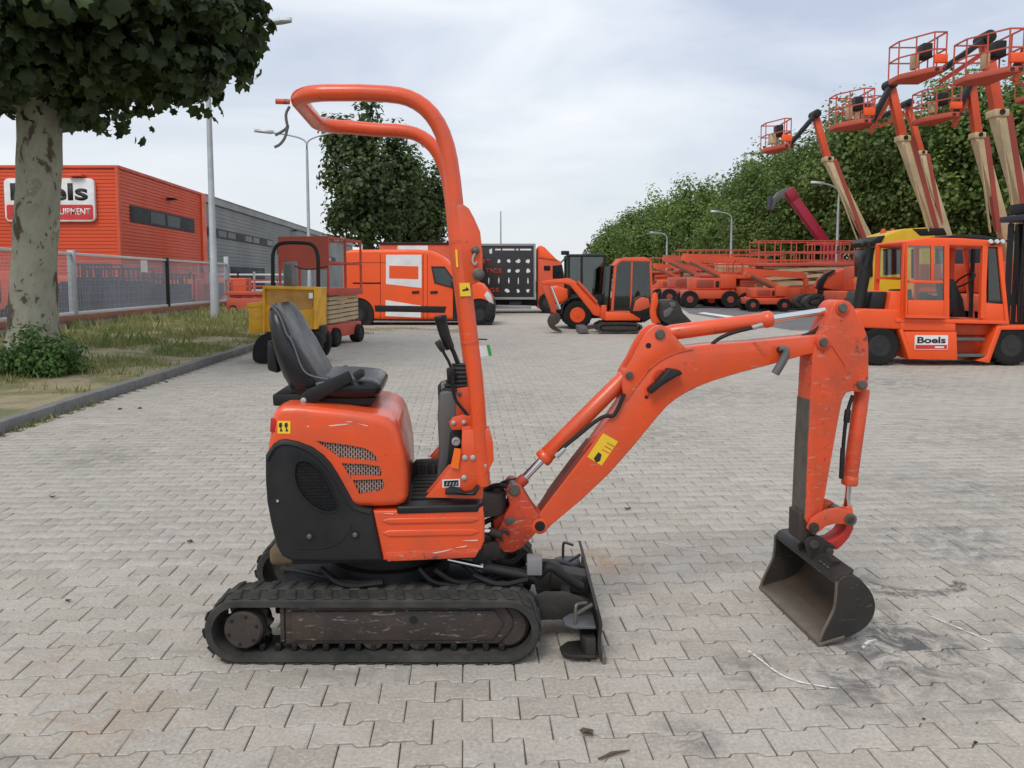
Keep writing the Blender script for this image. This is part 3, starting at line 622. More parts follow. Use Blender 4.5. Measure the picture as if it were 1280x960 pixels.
# hood
hood_px = [(333, 600), (333, 566), (336, 545), (340, 519), (345, 511), (354, 507), (372, 507), (430, 513), (470, 519), (484, 523), (493, 530), (499, 541), (506, 568), (509, 590), (510, 622), (505, 631), (497, 634), (440, 636), (400, 640), (360, 640)]
m = MB(); m.prism(UP(hood_px, VN), VN, VF-.02); hood = ub(m, 'engine_hood', 'orange', bevel=0.0)
def cut(target, cutters):
    for c in cutters:
        md = target.modifiers.new('cut', 'BOOLEAN'); md.operation = 'DIFFERENCE'; md.object = c; md.solver = 'EXACT'
    bpy.context.view_layer.update(); dg = bpy.context.evaluated_depsgraph_get()
    nm = bpy.data.meshes.new_from_object(target.evaluated_get(dg)); target.modifiers.clear(); old = target.data; target.data = nm; bpy.data.meshes.remove(old)
    for c in cutters: bpy.data.objects.remove(c)
    nm.polygons.foreach_set('use_smooth', [True]*len(nm.polygons)); nm.set_sharp_from_angle(angle=R(35))
def round_caps(o, w, seg):
    bm = bmesh.new(); bm.from_mesh(o.data); bmesh.ops.recalc_face_normals(bm, faces=bm.faces)
    big = sorted(bm.faces, key=lambda f: -len(f.verts))[:2]; es = list({e for f in big for e in f.edges})
    bmesh.ops.bevel(bm, geom=es, offset=w, segments=seg, profile=.5, affect='EDGES', clamp_overlap=True); bm.to_mesh(o.data); bm.free()
    o.data.polygons.foreach_set('use_smooth', [True]*len(o.data.polygons)); o.data.set_sharp_from_angle(angle=R(35))
round_caps(hood, 0.032, 5)
vents = [[(395, 551), (434, 556), (455, 560), (465, 565), (471, 572), (472, 577), (424, 572)], [(427, 579), (455, 580), (474, 583), (477, 589), (477, 595), (436, 594)], [(441, 600), (478, 599), (480, 604), (480, 610), (474, 614), (449, 618)]]
cut(hood, [ub(MB().prism(UP(p, VN), VN-.02, VN+.022), 'cutter', 'orange') for p in vents])
for p in vents:
    q = UP(p, VN); x0, x1 = min(a for a, b in q), max(a for a, b in q); z0, z1 = min(b for a, b in q), max(b for a, b in q)
    back = ub(MB().prism([(a, b) for a, b in q], VN+.017, VN+.021), 'vent_grille', 'black_plastic', hood)
    g = MB(); st = .0092
    def inside(x, z):
        r_ = False; j = len(q)-1
        for i in range(len(q)):
            if (q[i][1] > z) != (q[j][1] > z) and x < (q[j][0]-q[i][0])*(z-q[i][1])/(q[j][1]-q[i][1])+q[i][0]: r_ = not r_
            j = i
        return r_
    nx, nz_ = int((x1-x0)/st)+1, int((z1-z0)/st)+1
    for i in range(nx):
        for j in range(nz_*2):
            x = x0+i*st; z = z0+j*st*.5
            if inside(x, z): g.box(x-.0022, x+.0022, VN+.009, VN+.014, z-.0026, z+.0026)
            if j % 4 == (0 if i % 2 else 2) and inside(x, z) and inside(x+st, z): g.box(x, x+st, VN+.0095, VN+.0135, z-.002, z+.002)
    ub(g, 'grille_mesh', 'grille_steel', back, smooth=0)
# front lip on the hood with shallow seat well
m = MB(); m.prism(UP([(470, 516), (490, 521), (500, 530), (503, 545), (480, 545)], VN+.08), VN+.10, VF-.10); ub(m, 'hood_lip', 'orange', hood, .012, 3)
# black rear cover
cov_px = [(331, 570), (336, 562), (341, 555), (349, 550), (357, 549), (372, 552), (390, 559), (404, 569), (414, 580), (424, 596), (434, 614), (441, 627), (447, 633), (455, 636), (465, 637), (470, 662), (478, 702), (420, 703), (364, 702), (352, 696), (345, 684), (338, 655), (333, 628), (331, 600)]
m = MB(); m.prism(UP(cov_px, VN-.012), VN-.012, VF); cov = ub(m, 'rear_cover', 'black_plastic'); round_caps(cov, .016, 4)
# beaded rim along the cover's upper edge
rim = UP([(334, 575), (342, 560), (350, 555), (358, 554), (372, 557), (388, 564), (401, 574), (411, 585), (420, 600), (430, 618), (438, 631), (446, 637), (462, 641)], VN-.012)
m = MB(); m.tube([(a, VN-.013, b) for a, b in chaikin(rim, 2, False)], .006, 8); ub(m, 'cover_bead', 'black_plastic', cov)
gr_px = chaikin([(368, 584), (372, 576), (384, 575), (398, 584), (410, 600), (418, 620), (424, 636), (416, 641), (402, 640), (386, 630), (374, 615), (368, 600)], 1)
cut(cov, [ub(MB().prism(UP(gr_px, VN-.012), VN-.05, VN+.004), 'cutter', 'black_plastic')])
back = ub(MB().prism(UP(gr_px, VN), VN-.001, VN+.002), 'side_grille', 'black_plastic', cov)
g = MB(); q = UP(gr_px, VN-.004); x0, x1 = min(a for a, b in q), max(a for a, b in q); z0, z1 = min(b for a, b in q), max(b for a, b in q)
st = .0125
for j in range(int((z1-z0)/st)+1):
    for i in range(int((x1-x0)/st)+1):
        x = x0+(i+(.5 if j % 2 else 0))*st; z = z0+j*st
        if inside(x, z): g.lathe([(.0056, VN-.007), (.0056, VN-.0015), (.0036, VN-.0015), (.0036, VN-.007)], (x, 0, z), 'y', 6)
ub(g, 'grille_mesh', 'black_plastic', back, smooth=0)
m = MB(); m.tube([(a, VN-.012, b) for a, b in UP(gr_px, VN-.012)], .0045, 6, closed=True); ub(m, 'grille_rim', 'black_plastic', cov)
for (a, b) in ((387, 670), (444, 668)):
    c = U3(a, b, VN-.012); m = MB(); m.lathe([(.0165, .0), (.0165, -.003), (.011, -.003)], c, 'y', 20); ub(m, 'washer', 'black_paint', cov)
    m = MB(); m.lathe([(.0095, .0), (.0095, -.009), (.006, -.013), (.001, -.0135)], c, 'y', 16); ub(m, 'bolt', 'bare_steel', cov)
c = U3(346, 626, VN-.012); m = MB(); m.box(c[0]-.011, c[0]+.008, VN-.014, VN-.008, c[2]-.009, c[2]+.009); ub(m, 'latch_recess', 'black_gloss', cov, .002); m = MB(); m.lathe([(.005, 0), (.005, -.006), (.002, -.007)], (c[0]+.004, VN-.012, c[2]), 'y', 10); ub(m, 'latch_pin', 'chrome', cov)
m = MB(); m.tube([(a, VN-.0125, b) for a, b in chaikin(UP([(372, 685), (400, 686), (420, 681), (434, 669), (440, 655)], VN-.012), 2, False)], .0028, 6); ub(m, 'mould_line', 'black_plastic', cov)
# orange lower side panel with two pressed ribs
low_px = [(466, 639), (604, 635), (606, 650), (606, 676), (602, 687), (594, 694), (560, 698), (479, 701), (472, 668)]
m = MB(); m.prism(UP(low_px, VN), VN, VF-.02); low = ub(m, 'side_panel', 'orange'); round_caps(low, .010, 3)
for y0_, y1_ in ((647, 655), (662, 671)):
    m = MB(); m.prism(UP([(477, (y0_+y1_)/2), (486, y0_+1), (590, y0_-1), (599, (y0_+y1_)/2-2), (590, y1_-2), (486, y1_)], VN-.004), VN-.006, VN+.004); ub(m, 'pressed_rib', 'orange', low, .004, 3)
m = MB(); m.prism(UP([(482, 690), (600, 686), (594, 697), (484, 702)], VN-.001), VN-.003, VN+.01); ub(m, 'lower_edge', 'orange_worn', low, .004)
# floor
fz = U(550, 634, VN)[1]
m = MB(); fu0, fu1 = U(496, 634, VN)[0], U(604, 634, VN)[0]
m.prism([(fu0, VN-.006), (fu1-.02, VN-.006), (fu1, VN+.03), (fu1, VF-.04), (fu0, VF-.04)], fz-.022, fz+.008, 'z'); floor_ = ub(m, 'floor_plate', 'black_plastic', bevel=.008, seg=3)
for k in range(9):
    v = VN+.08+k*.055; m = MB(); m.box(fu0+.05, fu1-.12, v, v+.035, fz+.009, fz+.016); ub(m, 'mat_ridge', 'rubber', floor_, .004)
m = MB(); m.prism(UP([(512, 585), (520, 576), (552, 574), (556, 586), (548, 614), (512, 616)], .12), .12, .16); ub(m, 'pedal_cover', 'rubber', floor_, .01)
for k in range(4):
    m = MB(); a = U(522+k*9, 600, .115); m.box(a[0], a[0]+.016, .105, .125, a[1]-.05, a[1]+.07); ub(m, 'pedal_rib', 'rubber', floor_, .004)
# stickers
m = MB(); m.prism(UP([(347, 526), (363, 526.5), (363, 542), (347, 542)], VN), VN-.0012, VN+.002); st_ = ub(m, 'warning_sticker', 'sticker_yellow', hood)
m = MB(); m.prism(UP([(338, 523), (346, 525), (346, 541), (337, 540)], VN), VN+.003, VN+.02); ub(m, 'reflector', 'sticker_red', hood, .002)
for k in range(2):
    m = MB(); x = 351+k*7; m.prism(UP([(x-2, 529), (x+1, 528), (x+2, 532), (x+.5, 535), (x+2.5, 539), (x-1, 539.5), (x-.5, 535), (x-2.5, 533)], VN-.001), VN-.0022, VN-.0008); ub(m, 'pictogram', 'sticker_dark', st_)

paint('scratch', (0.70, 0.52, 0.46), 0.6, 0.2, sc=30)
for par, lst in ((hood, [[(410, 532), (424, 530.3), (436, 529.6), (434, 530.8), (414, 533)], [(431, 526.5), (441, 527), (438, 528)], [(446, 529), (460, 532), (459, 533)], [(383, 533), (386, 532), (386, 534)]]),
                 (low, [[(540, 690.5), (556, 688), (566, 686), (556, 689), (544, 691.5)], [(570, 684.5), (584, 682), (582, 683.4)], [(578, 676), (597, 674.5), (597, 676)], [(512, 664), (524, 663.5), (523, 665)], [(478, 642), (492, 641.6), (492, 642.6)]])):
    for pts_ in lst:
        m = MB(); m.prism(UP(pts_, VN), VN-(.0035 if par is low else .0012), VN+.001); ub(m, 'scratch', 'scratch', par, smooth=0)
# ---------------------------------------------------------------- seat
SVc = 0.0
def sect(uc, zc, tu, tz, half, thick, v0=0.0, n=24, pw=3.0, dish=0.0):
    """rounded section across the seat: half width in v, thickness along (tu, tz); dish hollows the front"""
    P = []
    for k in range(n):
        a = 2*math.pi*k/n; c_, s_ = math.cos(a), math.sin(a)
        vv = half*math.copysign(abs(c_)**(2/pw), c_); tt = thick*math.copysign(abs(s_)**(2/pw), s_)
        if s_ > 0: tt -= dish*(1-(vv/half)**2)
        P.append((uc+tu*tt, v0+vv, zc+tz*tt))
    return P
seat = empty('seat', (0, 0, 0)); seat.parent = ex; WL[seat.name] = tuple(O)
NS = -.20
rows = [((344, 379), (334, 381), .10), ((352, 383), (329, 388), .16), ((361, 392), (329.5, 398), .19), ((369, 405), (331, 408), .205), ((376, 418), (333, 422), .215), ((386, 431), (336, 438), .225), ((395, 446), (341, 456), .225), ((405, 462), (348, 474), .22), ((414, 478), (357, 490), .205)]
m = MB(); rg = []
for (fa, ba, hw) in rows:
    a, b = U(*fa, NS), U(*ba, NS); d = Vector((a[0]-b[0], a[1]-b[1])); L_ = d.length; d.normalize(); cc = ((a[0]+b[0])/2, (a[1]+b[1])/2)
    rg.append(sect(cc[0], cc[1], d.x, d.y, hw+.02, L_/2, pw=2.7, dish=min(L_*.40, .042)*(1 if hw > .12 else .3)))
m.loft(rg); bk = ub(m, 'backrest', 'vinyl', seat, smooth=60)
m = MB(); cu = [(366, 478, 497, .20), (385, 470, 503, .215), (405, 466, 504, .225), (430, 466, 504, .23), (452, 468, 503, .23), (466, 470, 501, .225), (473, 475, 496, .21), (476, 481, 491, .19)]; rg = []
for (x, t0, t1, hw) in cu:
    a, b = U(x, t0, NS), U(x, t1, NS); rg.append(sect((a[0]+b[0])/2, (a[1]+b[1])/2, 0, 1, hw, (a[1]-b[1])/2, pw=3.2, dish=.018))
m.loft(rg); ub(m, 'seat_cushion', 'vinyl', seat, smooth=60)
for pts_, vv in (([(338, 381), (347, 390), (353, 402), (358, 418), (364, 424), (370, 440), (375, 455), (381, 466), (392, 471), (410, 474)], -.243), ([(341, 380), (352, 388), (360, 400), (365, 414), (365, 422), (360, 424), (357, 420)], -.225)):
    m = MB(); m.tube([U3(a, b, vv) for a, b in chaikin(pts_, 2, False)], .0032, 6); ub(m, 'seam', 'seam_grey', bk)
m = MB(); m.prism(UP([(336, 425), (346, 430), (350, 466), (336, 462)], -.1), -.13, .13); ub(m, 'back_shell', 'black_plastic', seat, .01)
m = MB(); m.prism(UP([(341, 493), (372, 492), (470, 497), (466, 506), (400, 509), (342, 507)], -.19), -.20, .20); ub(m, 'seat_base', 'black_paint', seat, .006)
m = MB(); m.prism(UP([(376, 494), (384, 487), (436, 463), (441, 476), (394, 503), (384, 507), (376, 505)], -.245), -.255, -.235); br = ub(m, 'belt_bracket', 'black_plastic', seat, .004)
m = MB(); m.prism(UP([(441, 466), (453, 459), (457, 469), (446, 476)], -.24), -.262, -.215); ub(m, 'buckle', 'black_gloss', seat, .006)
m = MB(); m.prism(UP([(424, 461), (432, 456), (438, 463), (432, 468)], .2), .19, .24); ub(m, 'buckle', 'black_gloss', seat, .006)
c = U3(379.5, 500.5, -.256); m = MB(); m.lathe([(.011, 0), (.011, -.006), (.006, -.009)], c, 'y', 14); ub(m, 'bolt', 'galvanised', br)
m = MB(); m.prism(UP([(449, 503), (462, 502), (480, 516), (470, 521)], -.12), -.14, -.05); ub(m, 'seat_lever', 'grey_plastic', seat, .006)
m = MB(); m.box(*sorted((U(370, 500, -.1)[0], U(462, 500, -.1)[0])), -.17, .17, U(400, 516, -.1)[1], U(400, 505, -.1)[1]); ub(m, 'suspension', 'black_paint', seat, .01)

# ---------------------------------------------------------------- roll bar
VR0, VR1, RT = -.30, .335, .0305
path_px = [(603, 606), (600, 556), (595.5, 485), (588.5, 430), (583, 383), (577, 335), (572, 290), (567.5, 236), (561, 190), (551, 160), (536, 138), (516, 124), (494, 118), (450, 116), (408, 116)]
near_p = [(a, VR0, b) for a, b in UP(path_px, VR0)]
end = near_p[-1]; uL = U(356, 116, VR0)[0]+.028; zt = end[2]
cr_ = .13
arc = []
for k in range(0, 9):
    t = math.pi/2*k/8; arc.append((uL+cr_-cr_*math.sin(t), VR0+cr_-cr_*math.cos(t), zt-.004*k/8))
far_p = [(u, VR1, z-.012) for (u, v, z) in near_p][::-1]
arc2 = [(u, VR1-(v-VR0), z) for (u, v, z) in arc][::-1]
full = chaikin(near_p[:-1], 1, False)+arc+arc2+chaikin(far_p[1:], 1, False)
m = MB(); m.tube(full, RT, 18); rb = ub(m, 'roll_bar', 'orange', smooth=60)
for vv, s in ((VR0, -1), (VR1, 1)):
    m = MB(); m.prism(UP([(574, 300), (569, 256), (579, 256), (586, 261), (593, 274), (600, 290), (603, 318), (603, 344), (598, 353), (588, 357), (578, 356)], VR0-.01), vv-.012+s*.018, vv+.012+s*.018); hp = ub(m, 'hinge_plate', 'orange', rb, .004)
    if s < 0:
        for (a, b, r_) in ((594, 313, .016), (598, 343, .023)):
            c = U3(a, b, VR0-.03); m = MB(); m.lathe([(r_, .01), (r_, -.006), (r_*.7, -.010), (r_*.55, -.018), (r_*.2, -.02)], c, 'y', 20); ub(m, 'hinge_bolt', 'bare_steel', hp)
        m = MB(); m.tube([U3(a, b, VR0-.04) for a, b in chaikin([(594, 316), (590, 324), (593, 332), (596, 327)], 2, False)], .004, 6); ub(m, 'safety_clip', 'galvanised', hp)
        m = MB(); m.tube([U3(570, 303, VR0), U3(585, 303, VR0)], .0001, 4)
m = MB(); m.prism(UP([(574, 354), (587, 353.5), (588.5, 370), (575.5, 370.5)], VR0-.03), VR0-RT-.0035, VR0-RT+.010); ys_ = ub(m, 'warning_sticker', 'sticker_yellow', rb)
m = MB(); m.prism(UP([(578, 364), (586, 363), (586, 361), (584, 360), (583.5, 358), (582, 361), (578, 362)], VR0-.034), VR0-RT-.0045, VR0-RT-.002); ub(m, 'pictogram', 'sticker_dark', ys_)
m = MB(); m.prism(UP([(569, 312), (571.5, 312), (573, 334), (570.5, 334)], VR0-.031), VR0-RT-.001, VR0-RT+.012); ub(m, 'yellow_strip', 'sticker_yellow', rb)
for b_ in (302, 428):
    c = U(573 if b_ < 400 else 588.2, b_, VR0); m = MB(); m.lathe([(RT+.0015, -.005), (RT+.0015, .005)], (c[0], VR0, c[1]), 'z', 18); ub(m, 'weld_collar', 'orange_worn', rb)
c = U3(355, 127, VR0+.08); m = MB(); m.cyl((c[0]-.03, c[1], c[2]), (c[0]+.02, c[1], c[2]), .010); ub(m, 'lamp_stub', 'orange_worn', rb)
m = MB()
for p in ([(362, 133), (357, 142), (358, 152), (360, 159), (352, 165), (344, 169)], [(360, 157), (358, 166), (356, 173), (350, 181), (343, 184)]): m.tube([U3(a, b, -.1) for a, b in chaikin(p, 2, False)], .0055, 6)
ub(m, 'loose_cable', 'grey_plastic', rb)
# foot of the roll bar
ft_px = [(578, 537), (596, 535), (612, 536), (616, 552), (617, 574), (611, 586), (605, 590), (603, 622), (532, 620), (545, 605), (560, 586), (573, 580), (577, 566)]
for vv in (VR0-.014, VR0+.055, VR1-.05, VR1+.02):
    m = MB(); m.prism(UP(ft_px, VR0), vv-.006, vv+.006); fo = ub(m, 'roll_bar_foot', 'orange', bevel=.002, seg=2)
    if vv < -.3:
        for (a, b) in ((581, 572), (591, 572), (605, 582), (580, 597)):
            c = U3(a, b, vv-.006); m = MB(); m.lathe([(.0105, 0), (.0105, -.005), (.006, -.008)], c, 'y', 12); ub(m, 'bolt', 'galvanised', fo)
        m = MB(); m.prism(UP([(553, 599), (575, 598), (575, 608), (553, 609)], vv), vv-.0075, vv-.005); pl_ = ub(m, 'name_plate', 'print_white', fo)
        m = MB(); m.prism(UP([(555, 600.5), (573, 599.5), (573, 606.5), (555, 607.5)], vv), vv-.0085, vv-.007); ub(m, 'plate_field', 'black_gloss', pl_)
        for k in range(4):
            m = MB(); x = 557+k*4; m.prism(UP([(x, 606), (x+1.5, 602), (x+3, 602), (x+1.5, 606)], vv), vv-.0092, vv-.008); ub(m, 'plate_mark', 'galvanised', pl_)
m = MB(); m.prism(UP([(604, 537), (611, 537), (616, 553), (616, 573), (609, 585), (604, 585)], VR0), VR0-.01, VR0+.05); ub(m, 'foot_web', 'orange', bevel=.003)
m = MB(); m.prism(UP([(556, 618), (557, 613), (563, 610), (575, 611), (580, 616), (590, 615), (597, 607), (600, 609), (594, 619)], VR0-.05), VR0-.06, VR0-.02); ub(m, 'door_lock_lever', 'black_plastic', bevel=.005)
# ---------------------------------------------------------------- control column
VC = -.12
m = MB(); m.prism(UP([(549, 488), (574, 484), (572, 520), (566, 560), (558, 585), (546, 600), (549, 560), (547, 520)], VC), VC-.05, VC+.30); cc_ = ub(m, 'control_column', 'grey_plastic', bevel=.012, seg=3)
m = MB(); m.prism(UP([(571, 485), (588, 484), (592, 520), (570, 521)], VC-.05), VC-.055, VC+.2); ub(m, 'column_panel', 'orange_worn', cc_, .004)
m = MB(); m.prism(UP([(563, 540), (575, 530), (585, 545), (580, 566), (562, 590), (556, 600), (560, 570)], VC-.06), VC-.07, VC+.1); ub(m, 'column_trim', 'black_plastic', cc_, .006)
m = MB(); m.prism(UP([(561, 528), (566, 521), (578, 518), (589, 520), (592, 534), (580, 537), (565, 537)], VC-.09), VC-.10, VC-.088); bp = ub(m, 'bracket_plate', 'orange', cc_, .003)
for (a, b) in ((567, 528.5), (580, 528)):
    c = U3(a, b, VC-.10); m = MB(); m.lathe([(.009, 0), (.009, -.005), (.005, -.008)], c, 'y', 12); ub(m, 'bolt', 'galvanised', bp)
for vv in (VC, VC+.24):
    m = MB(); rr = []
    for k in range(13):
        b = U((566+k*.5), 486-k*2.6, vv); r_ = (.050-.0014*k)*(1.12 if k % 2 == 0 else .9); rr.append((b[0]+.012, b[1], r_))
    m.loft([[(u+r_*math.cos(2*math.pi*j/18), vv+r_*math.sin(2*math.pi*j/18), z) for j in range(18)] for u, z, r_ in rr]); ub(m, 'lever_boot', 'rubber', cc_, smooth=25)
    m = MB(); m.tube([U3(a, b, vv) for a, b in ((574, 458), (567, 440), (561, 428))], [.010, .009, .009], 10); lv = ub(m, 'control_lever', 'black_plastic', cc_)
    m = MB(); m.tube([U3(a, b, vv) for a, b in chaikin([(563, 436), (557, 422), (553, 408), (551, 399), (550, 394)], 2, False)], [.017, .019, .020, .021, .022, .0225, .023, .024, .026, .027, .025, .016], 14); ub(m, 'lever_grip', 'black_plastic', lv, smooth=70)
m = MB(); m.prism(UP([(543, 428), (550, 424), (557, 436), (555, 441), (550, 439)], VC-.03), VC-.05, VC-.015); ub(m, 'switch_paddle', 'black_gloss', cc_, .004)
m = MB(); m.tube([U3(a, b, VC-.04) for a, b in ((553, 438), (561, 452), (566, 465))], .006, 8); ub(m, 'switch_stalk', 'black_plastic', cc_)
m = MB(); m.prism(UP([(558, 461), (566, 458), (570, 466), (566, 478), (559, 475)], VC-.05), VC-.065, VC-.03); ub(m, 'valve_block', 'black_plastic', cc_, .005)
m = MB(); m.tube([U3(a, b, VC-.09) for a, b in chaikin([(566, 470), (566, 488), (570, 502), (582, 515), (589, 526), (589, 536), (583, 542)], 3, False)], .0065, 8); ub(m, 'cable', 'black_plastic', cc_)
m = MB(); m.prism(UP([(547, 483), (551, 478), (552, 500), (548, 503)], VC-.03), VC-.04, VC); m.prism(UP([(549, 514), (553, 512), (553, 538), (549, 538)], VC-.03), VC-.04, VC); ub(m, 'side_switch', 'black_gloss', cc_, .003)
c = U3(570, 552, VC-.08); m = MB(); m.lathe([(.017, .02), (.017, -.004), (.010, -.006), (.010, -.002)], c, 'y', 18); ub(m, 'key_switch', 'galvanised', cc_)
m = MB(); m.prism(UP([(568, 560), (576, 561), (573, 586), (563, 584)], VR0-.03), VR0-.033, VR0-.029); ub(m, 'key_tag', 'tag_orange', cc_)
c = U3(574, 492, VC-.055); m = MB(); m.lathe([(.009, .004), (.009, -.006), (.005, -.008)], c, 'y', 12); ub(m, 'knob', 'grey_plastic', cc_)
m = MB(); m.prism(UP([(596, 433), (611, 431), (614, 444), (598, 447)], .05), .048, .05); pt = ub(m, 'paper_tag', 'print_white', ex)
m = MB(); m.prism(UP([(608, 431), (612, 431), (615, 444), (611, 445)], .05), .046, .0475); ub(m, 'tag_stripe', 'tag_green', pt)
m = MB(); m.tube([U3(a, b, .06) for a, b in ((588, 425), (600, 424), (609, 424.5))], .003, 6); m.tube([U3(a, b, .06) for a, b in ((600, 446), (601, 460))], .0015, 5); ub(m, 'tag_wire', 'black_paint', ex)

# ---------------------------------------------------------------- boom group
VB, BT = -.10, .055
VS = VB-BT
def pin(px_, py_, r_, v0, v1, parent=None, mat='bare_steel', name='pin'):
    c = U(px_, py_, v0); m = MB(); m.lathe([(r_*.35, v0-.004), (r_*.75, v0-.004), (r_*.8, v0), (r_, v0+.001), (r_, v1-.001), (r_*.8, v1), (r_*.35, v1+.004)], (c[0], 0, c[1]), 'y', 18); return ub(m, name, mat, parent)
def boss(px_, py_, r_, v0, v1, parent, mat): return pin(px_, py_, r_, v0, v1, parent, mat, 'pin_boss')
# swing bracket and its pivot on the machine
sw_px = [(631, 614), (635, 607), (643, 603.5), (651, 606), (655, 613), (660, 622), (668, 635), (674, 643), (677, 655), (671, 664), (652, 684), (640, 690), (630, 689), (620, 681), (618, 668), (626, 655), (631, 642), (637, 632), (635, 623)]
m = MB(); m.prism(UP(sw_px, VS), VS-.012, VS+.02); sw = ub(m, 'swing_bracket', 'orange_cast', bevel=.006)
m = MB(); m.prism(UP(sw_px, VS), VB+BT-.02, VB+BT+.012); ub(m, 'bracket_cheek', 'orange_red', sw, .006)
m = MB(); m.prism(UP([(616, 652), (632, 642), (658, 640), (670, 648), (660, 664), (640, 684), (620, 680)], VS), VS+.02, VB+BT-.02); ub(m, 'bracket_web', 'orange_red', sw, .01)
m = MB(); m.prism(UP([(629, 650), (640, 645), (645, 651), (634, 657)], VS-.015), VS-.018, VS-.01); ub(m, 'bracket_scar', 'bare_steel', sw, .003)
c = U3(630, 668, VS-.013); m = MB(); m.tube([(c[0]+.018*math.cos(t), c[1]-.004, c[2]+.02*math.sin(t)) for t in [k*.35 for k in range(14)]], .007, 8); ub(m, 'shackle_ring', 'dirty_steel', sw)
pin(643, 613, .024, VS-.02, VB+BT+.02, sw)
m = MB(); a0, a1 = U(622, 640, VB), U(622, 700, VB)
for (t, b) in ((612, 640), (668, 694)):
    z0, z1 = U(615, b, VB)[1], U(615, t, VB)[1]; m.prism([(U(590, b, VB)[0], VB-.12), (U(622, b, VB)[0], VB-.07), (U(632, b, VB)[0], VB-.03), (U(632, b, VB)[0], VB+.03), (U(622, b, VB)[0], VB+.07), (U(590, b, VB)[0], VB+.12)], z0+.004, z1-.004, 'z')
pv = ub(m, 'pivot_mount', 'dirty_steel', bevel=.008)
cx_ = U(622, 650, VB)[0]; m = MB(); m.cyl((cx_, VB, U(622, 700, VB)[1]), (cx_, VB, U(622, 606, VB)[1]), .028, n=18); ub(m, 'kingpin', 'dirty_steel', pv)
m = MB()
for p in ([(600, 622, -.12), (612, 616, -.11), (626, 622, -.10), (640, 632, -.06)], [(602, 655, -.12), (615, 648, -.12), (634, 652, -.06)], [(598, 690, -.1), (615, 700, -.14), (640, 705, -.12), (655, 690, -.08)], [(604, 640, -.05), (616, 612, -.06), (632, 602, -.08), (650, 600, -.1)], [(605, 615, -.1), (618, 606, -.12), (634, 608, -.14)], [(600, 676, -.12), (618, 692, -.12), (640, 690, -.05)]):
    m.tube([U3(a, b, v) for a, b, v in chaikin(p, 2, False)], .011, 8)
ub(m, 'swing_hoses', 'black_paint', pv)
m = MB(); m.cyl(U3(596, 664, -.2), U3(613, 664, -.19), .011); ub(m, 'swing_cylinder_rod', 'chrome', pv)
m = MB(); m.cyl(U3(611, 664, -.19), U3(624, 668, -.18), .018); ub(m, 'swing_cylinder', 'dirty_steel', pv)
# boom
boom_px = [(666, 655), (670, 648), (738, 559), (775, 506), (790, 484), (803, 466), (814, 453), (828, 443), (840, 438), (852, 435), (884, 431), (945, 427), (1006, 421), (1028, 418), (1038, 421), (1041, 428), (1039, 435), (1030, 440), (1006, 444), (965, 455.5), (925, 466), (892, 476), (874, 483), (858, 491), (845, 499), (834, 508), (824, 519), (814, 531), (791, 559), (762, 592), (726, 626), (690, 656), (680, 666), (671, 666)]
m = MB(); m.prism(UP(boom_px, VS), VS, VB+BT); boom = ub(m, 'boom', 'orange', bevel=.005, seg=3)
gus = [(777, 504), (779, 494), (777, 476), (780, 466), (790, 449), (800, 429), (809, 415), (818, 408), (826, 406), (833, 409), (840, 416), (852, 430), (858, 436), (845, 442), (828, 450), (814, 461), (800, 478), (786, 498)]
for v0, v1 in ((VS-.004, VS+.014), (VB+BT-.014, VB+BT+.004)):
    m = MB(); m.prism(UP(gus, VS), v0, v1); gp = ub(m, 'gusset_plate', 'orange', boom, .003)
m = MB(); m.tube([(a, VS-.001, b) for a, b in chaikin(UP([(783, 500), (798, 478), (812, 460), (828, 448), (846, 440), (866, 436)], VS), 2, False)], .0045, 6); ub(m, 'weld_seam', 'orange_worn', boom)
m = MB(); c = U3(810.5, 432, VS-.004); m.lathe([(.0115, .001), (.0115, -.0012), (.002, -.0012)], c, 'y', 16); ub(m, 'lifting_hole', 'black_paint', boom)
for v0 in (VS,):
    pin(825.5, 418, .021, VS-.012, VB+BT+.012, boom); boss(787, 469, .022, VS-.008, VB+BT+.008, boom, 'orange_worn'); pin(787, 469, .015, VS-.014, VB+BT+.014, boom)
    boss(675, 658, .033, VS-.014, VB+BT+.014, boom, 'orange'); pin(675, 658, .021, VS-.022, VB+BT+.022, boom, 'black_paint')
m = MB(); m.prism(UP([(734, 571), (754, 541.5), (772.5, 552), (752, 582)], VS), VS-.0012, VS+.001); sk = ub(m, 'warning_sticker', 'sticker_yellow', boom)
m = MB(); m.prism(UP([(742, 573), (748, 565), (752, 568), (750, 576), (745, 578)], VS), VS-.0022, VS-.001); ub(m, 'pictogram', 'sticker_dark', sk)
for k in range(3):
    m = MB(); o_ = k*3.2; m.prism(UP([(752+o_, 562-o_*1.3), (761+o_, 567-o_*1.3), (761.7+o_, 566-o_*1.3), (752.7+o_, 561-o_*1.3)], VS), VS-.002, VS-.001); ub(m, 'sticker_line', 'orange_worn', sk)
m = MB(); m.prism(UP([(672, 645), (690, 616), (718, 578), (738, 553), (744, 552), (700, 612), (682, 638)], VS+.01), VS+.012, VB+BT-.012); ub(m, 'hose_channel_shade', 'channel_shade_red', boom, .002)  # solid strip whose dark colour stands in for shade inside the open channel
m = MB(); m.prism(UP([(740, 560), (752, 543), (742, 545), (728, 564)], VS+.02), VS+.012, VS+.03); ub(m, 'hose_guard', 'orange_worn', boom, .002)
m = MB(); m.prism(UP([(820, 476), (834, 460), (848, 462), (851, 467), (843, 470), (824, 482), (812, 492), (809, 486)], VS-.02), VS-.05, VS-.002); lm = ub(m, 'work_lamp', 'black_plastic', boom, .005)
m = MB(); m.cyl(U3(812, 489, VS-.03), U3(822, 481, VS-.03), .009); ub(m, 'lamp_plug', 'galvanised', lm)
